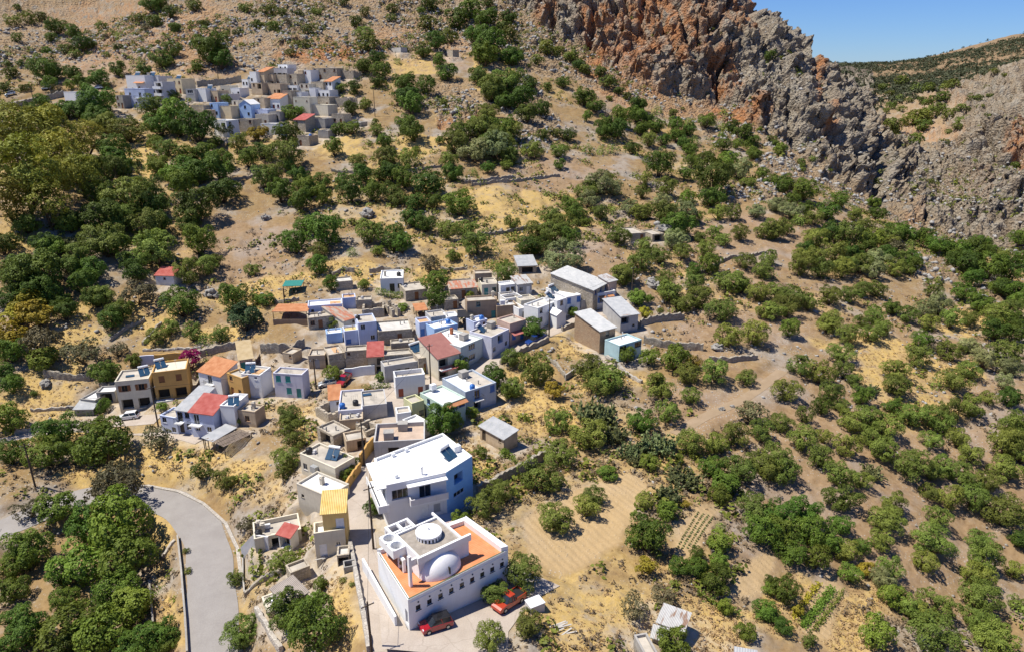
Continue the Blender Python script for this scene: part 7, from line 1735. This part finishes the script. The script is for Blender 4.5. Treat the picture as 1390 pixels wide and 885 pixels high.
T(0,0,1,'62,332,40,d;112,346,42,o;92,302,36,d;152,330,44,d;182,350,40,o;208,332,36,d;58,398,42,d;112,386,36,d;140,402,36,o;28,366,42,d;10,404,40,d;160,296,42,o;214,300,36,d;34,300,40,d;250,225,40,d;200,255,40,o;120,230,44,o;150,215,40,d;90,150,30,d;60,158,34,d;255,300,30,d;1330,330,26,d;1300,352,26,d;1210,330,26,o;1150,360,28,o;1090,350,28,o;1360,392,30,d;1320,380,28,d;1240,352,26,d')
ZONES = [  # first polygon that holds the tree names its neighbourhood: (phrase, pixel box or polygon)
 ('on the red-streaked cliff and the scree beneath it', [(700,0),(1040,0),(1190,140),(1190,270),(1060,180),(900,140),(780,75)]),
 ('on the gorge side at the far right', [(1150,60),(1390,60),(1390,335),(1300,335),(1190,270),(1180,150)]),
 ('on the rocky slope above the upper village', [(0,0),(540,0),(540,95),(330,95),(160,115),(0,125)]),
 ('in the scrub band running down below the cliff', [(540,0),(700,0),(800,90),(900,145),(1060,190),(1060,230),(860,215),(700,170),(600,110),(540,95)]),
 ('beside the upper village', [(0,110),(160,100),(560,90),(600,190),(430,225),(230,225),(150,185),(0,180)]),
 ('in the eucalyptus wood on the left edge', [(0,155),(115,170),(130,290),(80,330),(0,330)]),
 ('in the thick wood left of the village', [(0,170),(240,195),(330,260),(310,470),(200,440),(160,500),(0,500)]),
 ('on the dry terraces above the lower village', [(230,190),(700,150),(870,215),(850,370),(700,385),(330,390),(310,260)]),
 ('in the wooded ravine by the road bend', [(0,560),(215,560),(215,700),(245,760),(255,885),(0,885)]),
 ('among the houses of the lower village', [(155,370),(870,365),(890,480),(680,540),(650,640),(490,885),(320,885),(310,690),(330,560),(155,560)]),
 ('around the church and the dry field beside it', [(480,590),(830,600),(850,700),(860,885),(480,885)]),
 ('in the little gardens at the bottom edge', [(830,650),(1080,650),(1210,760),(1210,885),(830,885)]),
 ('on the terraced middle of the right-hand slope', [(690,200),(1080,190),(1140,440),(1040,540),(870,600),(680,600),(690,400)]),
 ('in the dense belt along the gorge rim', [(1040,190),(1200,260),(1390,350),(1390,520),(1240,470),(1120,380)]),
 ('in the olive grove at the lower right', [(1000,640),(1390,600),(1390,885),(1200,885)]),
 ('in the olive grove in the middle of the right-hand slope', [(840,380),(1390,380),(1390,700),(840,700)]),
 ('on the open slope left of the village', [(0,400),(420,350),(420,700),(0,600)]),
]
_ZP = [(z[0], np.array(z[1], float)) for z in ZONES]
def zone_of(px, py):
    for nme, P in _ZP:
        if inpoly(np.array([px]), np.array([py]), P)[0]: return nme
    return 'on the open hillside'
PLACED = []
_cnt = {}
_rg = random.Random(7)
_order = sorted(range(len(TREES)), key=lambda i: -TREES[i][2])
_leftover = []
for i in _order:
    px, py, wp, k = TREES[i]
    nm, cat, look, hr, cr = KINFO[k]
    d = hit(px, py + wp * .3)[3]; w = wp * d / F
    for _ in range(2):
        x, y, z, d = hit(px, py, cr * w); w = wp * d / F
    w *= 1.09 if k in 'op' else 1.07
    _cnt[nm] = _cnt.get(nm, 0) + 1
    if _cnt[nm] > 296: _leftover.append((x, y, w, k)); continue
    small = wp < 16
    base = (x, y, Hf(x, y) + Hd(x, y) - .05 * w * (.5 if k in 'sgxc' else .2)); rz = _rg.uniform(0, 6.28)
    cm, tm = _rg.choice(KIND[k]); sc = (w * _rg.uniform(.88, 1.1), w * _rg.uniform(.88, 1.1), w * _rg.uniform(.86, 1.16))
    if small or tm is None:
        r = bpy.data.objects.new(nm, cm); col.objects.link(r); r.location = base
    else:
        r = empty(nm, base)
        c = bpy.data.objects.new('crown', cm); col.objects.link(c); c.parent = r
        t = bpy.data.objects.new('trunk', tm); col.objects.link(t); t.parent = r
    r.rotation_euler.z = rz; r.scale = sc
    r['category'] = cat
    PLACED.append(dict(o=r, px=px, py=py, w=wp, k=k, zone=zone_of(px, py), wm=w))
# ---- flowering and planted things
def special(kindmesh, t, p, w_px, hr, nm, cat, label, cr=.42):
    px, py = tp(t, p); d = hit(px, py)[3]; w = w_px / TILE[t][2] * d / F; x, y, z, d = hit(px, py, cr * w)
    r = empty(nm, (x, y, Hf(x, y)), 1.0, label, cat); me, tm = kindmesh; c = bpy.data.objects.new('crown', me); col.objects.link(c); c.parent = r
    s_ = bpy.data.objects.new('trunk', tm); col.objects.link(s_); s_.parent = r; r.scale = (w, w, w); return r
_bm, _bc = crown_mesh('bougainvillea_crown', 77, LEAF['m'], 1.1, 16, 5000, .03, base=.02, spread=.34, gap=.2, lr=(.13, .2)); _bt = trunk_mesh('bougainvillea_trunk', 5, _bc, 1.1, .05)
special((_bm, _bt), 'I', (1032,205), 100, 1.1, 'bougainvillea', 'flowering bush', 'magenta bougainvillea against the ochre garden wall')
special((_bm, _bt), 'U2', (748,388), 60, 1.1, 'bougainvillea', 'flowering bush', 'red flowering creeper on the orange tiled white house of the upper village')
def row(t, a, b_, wid, hgt, mat, nm, cat, label, dens=60):
    P = pts3(t, [a, b_], .5); rg = np.random.default_rng(int(a[0] * 7 + a[1])); n = int(len(P) * dens * .5)
    k = rg.integers(0, len(P), n); c = P[k] + rg.normal(0, wid * .3, (n, 2)); z = np.array([Hf(*q) for q in P])[k]
    C = np.column_stack([c, z + hgt * rg.uniform(.1, 1, n)]); s = .13 * rg.uniform(.6, 1.4, n)[:, None]
    nr = rg.normal(size=(n, 3)) + np.array([0, 0, 1.0]); nr /= np.linalg.norm(nr, axis=1, keepdims=True); A = np.cross(nr, rg.normal(size=(n, 3))); A /= np.linalg.norm(A, axis=1, keepdims=True); B = np.cross(nr, A)
    V = np.stack([C + A * s, C + B * s * .7, C - A * s, C - B * s * .7], 1).reshape(-1, 3)
    me = bpy.data.meshes.new(nm); me.from_pydata(V.tolist(), [], [(4 * i, 4 * i + 1, 4 * i + 2, 4 * i + 3) for i in range(n)])
    tt = np.repeat(rg.uniform(0, 1, n), 4).astype(np.float32); at = me.attributes.new('leaf', 'FLOAT_COLOR', 'POINT'); at.data.foreach_set('color', np.column_stack([tt, tt, tt, np.ones_like(tt)]).ravel()); me.materials.append(mat)
    o = bpy.data.objects.new(nm, me); col.objects.link(o); tag(o, label, cat); return o
TILE['O'] = (1040, 660, 3.934)
row('O', (195,745), (350,555), 1.1, .6, LEAF['b'], 'vegetable_row', 'crop row', 'dense dark green vegetable row in the garden plot at the bottom', 130)
row('O', (255,770), (410,565), .7, .6, LEAF['b'], 'vegetable_row', 'crop row', 'patchy yellow-green vegetable row, right of the dense row', 40)
row('O', (150,690), (280,520), .8, .5, LEAF['y'], 'vegetable_row', 'crop row', 'thin yellowish vegetable row, left of the dense row', 64)
for i_, w_ in enumerate(('leftmost', 'second', 'third', 'rightmost')): row('N', (862 + i_ * 28, 330 - i_ * 2), (975 + i_ * 26, 140 + i_ * 8), .16, .14, LEAF['p'], 'vegetable_row', 'crop row', w_ + ' of four thin withered rows in the striped plot', 34)
row('Z5', (180,540), (182,440), .5, .7, LEAF['b'], 'vegetable_row', 'crop row', 'bright green row in the small plot beside the road', 60)
row('Z5', (138,530), (150,460), .4, .4, LEAF['b'], 'vegetable_row', 'crop row', 'sparse green row in the small plot beside the road', 26)
row('Z4', (1055,540), (1150,600), .9, .6, LEAF['b'], 'vegetable_row', 'crop row', 'green garden bed along the tall dark garden wall', 50)
row('Z4', (1200,430), (1290,525), .8, .9, LEAF['b'], 'vine_row', 'vine row', 'vine row in front of the tan garden shed', 60)
row('Z2', (715,268), (880,285), 1.2, 1.8, LEAF['b'], 'vine_row', 'vine row', 'leafy vine arbour below the white cube house', 150)
row('Z2', (860,800), (1000,770), .8, 2.6, LEAF['b'], 'vine', 'vine', 'green vine over the doors of the lowest stepped house', 60)
row('Z2', (640,840), (790,825), 1.0, 1.2, LEAF['b'], 'vine', 'vine', 'sprawling vine at the edge of the village square', 80)
row('I', (360,490), (520,478), 1.3, 1.1, LEAF['b'], 'vine', 'vine', 'dark vine on the bank left of the white car', 90)
row('N', (985,585), (1180,700), 1.0, 1.1, LEAF['d'], 'hedge', 'hedge', 'straggling green hedge running down the gardens', 90)
row('P', (150,830), (205,810), 5.0, .8, LEAF['b'], 'reed_bank', 'reeds', 'bright green reed bank under the dark trees by the road', 420)

# ================================================================== what nobody could count: loose rocks, scrub, dry grass
HOUSEPOLY = FLATS
def clear_of_houses(x, y, pad=.3):
    ok = np.ones(len(x), bool)
    for P, z, bl in HOUSEPOLY:
        c = P.mean(0); near_ = (np.abs(x - c[0]) < 14) & (np.abs(y - c[1]) < 14)
        i = np.nonzero(near_)[0]
        if len(i): ok[i] &= ~(inpoly(x[i], y[i], P))
    for S in (CH, WH):
        P = np.array([S['o'] - S['u'] * 2 - S['v'] * 3, S['o'] + S['u'] * 15 - S['v'] * 3, S['o'] + S['u'] * 15 + S['v'] * 11, S['o'] - S['u'] * 2 + S['v'] * 11]); ok &= ~inpoly(x, y, P)
    return ok
RNG = np.random.default_rng(11)
_vis = (PXv > -60) & (PXv < 1450) & (PYv > -60) & (PYv < 940) & (yf > 20)
def sample(n, wgt):
    w = np.where(_vis, wgt, 0.0); w = w / w.sum(); i = RNG.choice(len(w), n, p=w)
    jx = RNG.uniform(-.5, .5, n) * DV[i] * .004; jy = RNG.uniform(-.5, .5, n) * DV[i] * .006
    x, y = xf[i] + jx, yf[i] + jy; ok = clear_of_houses(x, y); return i[ok], x[ok], y[ok], pos[i[ok], 2]
def cards(nm, mat, x, y, z, w, h, per, tone0=.5, up=.5, seed=3, leaf=.3):
    rg = np.random.default_rng(seed); n = len(x); N_ = n * per
    cx, cy, cz, W_, H_ = (np.repeat(a, per) for a in (x, y, z, w, h))
    d = rg.normal(size=(N_, 3)); d[:, 2] = np.abs(d[:, 2]); d /= np.linalg.norm(d, axis=1, keepdims=True); rr = rg.uniform(.45, 1, N_) ** .6
    lump = 1 + .35 * np.sin(np.arctan2(d[:, 1], d[:, 0]) * 3 + cx * 7)
    C = np.column_stack([cx + d[:, 0] * W_ * .5 * rr * lump, cy + d[:, 1] * W_ * .5 * rr * lump, cz + d[:, 2] * H_ * rr])
    nr = d + rg.normal(0, .5, (N_, 3)) + np.array([0, 0, up]); nr /= np.linalg.norm(nr, axis=1, keepdims=True); A = np.cross(nr, rg.normal(size=(N_, 3))); A /= np.linalg.norm(A, axis=1, keepdims=True); B = np.cross(nr, A); s = (W_ * leaf * rg.uniform(.6, 1.3, N_) * .5)[:, None]
    V = np.stack([C + A * s, C + B * s * .7, C - A * s, C - B * s * .7], 1).reshape(-1, 3)
    me = bpy.data.meshes.new(nm); F_ = np.arange(N_ * 4, dtype=np.int32)
    me.vertices.add(len(V)); me.vertices.foreach_set('co', V.astype(np.float32).ravel()); me.loops.add(N_ * 4); me.loops.foreach_set('vertex_index', F_); me.polygons.add(N_); me.polygons.foreach_set('loop_start', F_[::4].copy()); me.polygons.foreach_set('loop_total', np.full(N_, 4, np.int32)); me.update()
    tt = np.clip(np.repeat(np.repeat(rg.uniform(0, 1, n), per) * .6 + rg.uniform(0, .4, N_), 4), 0, 1).astype(np.float32)
    at = me.attributes.new('leaf', 'FLOAT_COLOR', 'POINT'); at.data.foreach_set('color', np.column_stack([tt, tt, tt, np.ones_like(tt)]).ravel()); me.materials.append(mat)
    o = bpy.data.objects.new(nm, me); col.objects.link(o); return o
open_ = KEEP * (1 - PLOUGH) * (1 - .8 * blob(800,800,95,75,.3,.2)) * (1 - .6 * blob(760,720,90,60,.3,.2))
lo = np.hypot(xf, yf) < 460
# low evergreen scrub over the rocky slopes
i, x, y, z = sample(8200, lo * open_ * ((.10 + 1.1 * (ROCK * (1 - .8 * CLIFF)) * (PXv < 1000) + .8 * ROCK * (PXv > 1195)) + .35 * (1 - ROCK) * (PYv < 330)) * (NZ2 + .4 * NZ1 > -.1))
w = RNG.uniform(.35, 1.0, len(x)) ** 1.5 * 3.6
tag(cards('scrub', LEAF['s'], x, y, z - .1, w, w * .55, 26, leaf=.26), kind='stuff')
# dry, brown low growth
i, x, y, z = sample(14000, lo * open_ * (1 - .6 * ROCK) * (1 - .5 * GRASS) * (NZ2 + .3 * NZ1 > -.3))
w = RNG.uniform(.3, 1, len(x)) ** 1.6 * 1.5
tag(cards('dry_scrub', leafmat('dead_scrub', (.13, .10, .055), (.30, .235, .13), .1), x, y, z - .05, w, w * .55, 14, leaf=.34, seed=5), kind='stuff')
# golden grass
i, x, y, z = sample(9000, (DV < 210) * open_ * np.clip(GRASS - .2, 0, 1))
w = RNG.uniform(.3, .8, len(x))
tag(cards('dry_grass', leafmat('straw', (.40, .28, .11), (.62, .48, .24), .2), x, y, z - .05, w, w * .6, 10, leaf=.36, seed=6, up=.2), kind='stuff')
# far hills
i, x, y, z = sample(17000, ((DV > 470) & (DV < 1500)) * (.25 + 1.0 * (NZ2 > -.15)) * (PYv < 200) * (PYv > 30))
w = RNG.uniform(1.8, 5.4, len(x))
tag(cards('hill_scrub', leafmat('far_scrub', (.028, .040, .016), (.085, .098, .045), .1), x, y, z - .2, w, w * .6, 18, leaf=.34, seed=8), kind='stuff')
# loose rocks
def rocks(nm, x, y, z, s, seed=9):
    rg = np.random.default_rng(seed); bm = bmesh.new(); bmesh.ops.create_icosphere(bm, subdivisions=1, radius=.5); bv = np.array([v.co for v in bm.verts]); bf = np.array([[v.index for v in f.verts] for f in bm.faces]); bm.free()
    n = len(x); k = len(bv); a = rg.uniform(0, 6.28, n); r = 1 + rg.uniform(-.45, .3, (n, k)); P = bv[None] * r[..., None] * np.stack([rg.uniform(.7, 1.3, n), rg.uniform(.7, 1.3, n), rg.uniform(.5, .95, n)], 1)[:, None, :]
    c, sn = np.cos(a)[:, None], np.sin(a)[:, None]; X = P[..., 0] * c - P[..., 1] * sn; Y = P[..., 0] * sn + P[..., 1] * c
    V = np.stack([X * s[:, None] + x[:, None], Y * s[:, None] + y[:, None], P[..., 2] * s[:, None] + z[:, None] + .12 * s[:, None]], -1).reshape(-1, 3); F_ = (bf[None] + (np.arange(n) * k)[:, None, None]).reshape(-1, 3)
    me = bpy.data.meshes.new(nm); me.vertices.add(len(V)); me.vertices.foreach_set('co', V.astype(np.float32).ravel()); m_ = len(F_); me.loops.add(m_ * 3); me.loops.foreach_set('vertex_index', F_.astype(np.int32).ravel()); me.polygons.add(m_); me.polygons.foreach_set('loop_start', np.arange(0, m_ * 3, 3, dtype=np.int32)); me.polygons.foreach_set('loop_total', np.full(m_, 3, np.int32)); me.update(); me.materials.append(M_BOULD)
    o = bpy.data.objects.new(nm, me); col.objects.link(o); tag(o, kind='stuff')
i, x, y, z = sample(20000, lo * open_ * (.25 * sstep(90, 170, DV) + .03 + .42 * ROCK * (1 - CLIFF)) * (NZ1 + .6 * NZ2 > -.25))
s = np.where(ROCK[i] > .4, RNG.uniform(.35, 1, len(x)) ** 2.4 * 2.3, (RNG.uniform(.2, 1, len(x)) ** 4 * 1.0 + .1) * np.clip(DV[i] / 170, .35, 1))
rocks('loose_rocks', x, y, z, s)
# the groves go on beyond both edges of the picture; with them the olives past the count limit
_R2 = random.Random(5); _bx = []
for _ in range(230):
    px = _R2.uniform(1402, 1760) if _R2.random() < .6 else _R2.uniform(-330, -22); py = _R2.uniform(370, 960) if px > 0 else _R2.uniform(170, 960)
    x, y, z, d = hit(px, py)
    if d < 400: _bx.append((x, y, Hf(x, y), _R2.uniform(3.8, 6.5)))
for x, y, w, k in _leftover: _bx.append((x, y, Hf(x, y), w))
_bx = np.array(_bx)
tag(cards('olive_wood', LEAF['o'], _bx[:, 0], _bx[:, 1], _bx[:, 2], _bx[:, 3], _bx[:, 3] * .72, 420, leaf=.085, seed=12), kind='stuff')
print('LEFT', len(_leftover), _cnt)
# ---- labels of the trees: first those a landmark singles out, then the extremes of each neighbourhood, then shared group labels
def size_word(w): return 'big ' if w > 8.5 else 'small ' if w < 3.2 else ''
_free = set(range(len(PLACED))); _used = set()
def _give(i, lab):
    n = len(lab.split())
    if lab in _used or n > 16: return False
    PLACED[i]['o']['label'] = lab; _used.add(lab); _free.discard(i); return True
for phrase, lx, ly in LANDMARKS:
    for rel, f in (('just left of', lambda a, b: a < 0 and abs(b) < -a), ('just right of', lambda a, b: a > 0 and abs(b) < a), ('just above', lambda a, b: b < 0 and abs(a) <= -b), ('just below', lambda a, b: b > 0 and abs(a) <= b)):
        c = [(math.hypot(PLACED[i]['px'] - lx, PLACED[i]['py'] - ly), i) for i in range(len(PLACED)) if f(PLACED[i]['px'] - lx, PLACED[i]['py'] - ly)]
        if not c: continue
        dd, i = min(c)
        if dd < 55 and i in _free:
            _give(i, 'the nearest ' + KINFO[PLACED[i]['k']][2] + ' ' + rel + ' ' + phrase)
_grp = {}
for i in _free: _grp.setdefault((PLACED[i]['zone'], PLACED[i]['k']), []).append(i)
for (zn, k), L_ in _grp.items():
    look = KINFO[k][2]
    allk = [i for i in range(len(PLACED)) if PLACED[i]['zone'] == zn and PLACED[i]['k'] == k]
    if len(allk) == 1: _give(allk[0], 'only ' + look + ' ' + zn); continue
    for word, key in (('largest', lambda i: -PLACED[i]['wm']), ('leftmost', lambda i: PLACED[i]['px']), ('rightmost', lambda i: -PLACED[i]['px']), ('highest standing', lambda i: PLACED[i]['py']), ('lowest standing', lambda i: -PLACED[i]['py']), ('smallest', lambda i: PLACED[i]['wm'])):
        j = min(allk, key=key)
        if j in _free: _give(j, word + ' ' + look + ' ' + zn)
    rest = [i for i in allk if i in _free]
    for i in rest:
        PLACED[i]['o']['label'] = look + ' ' + zn
        PLACED[i]['o']['group'] = look + 's ' + zn
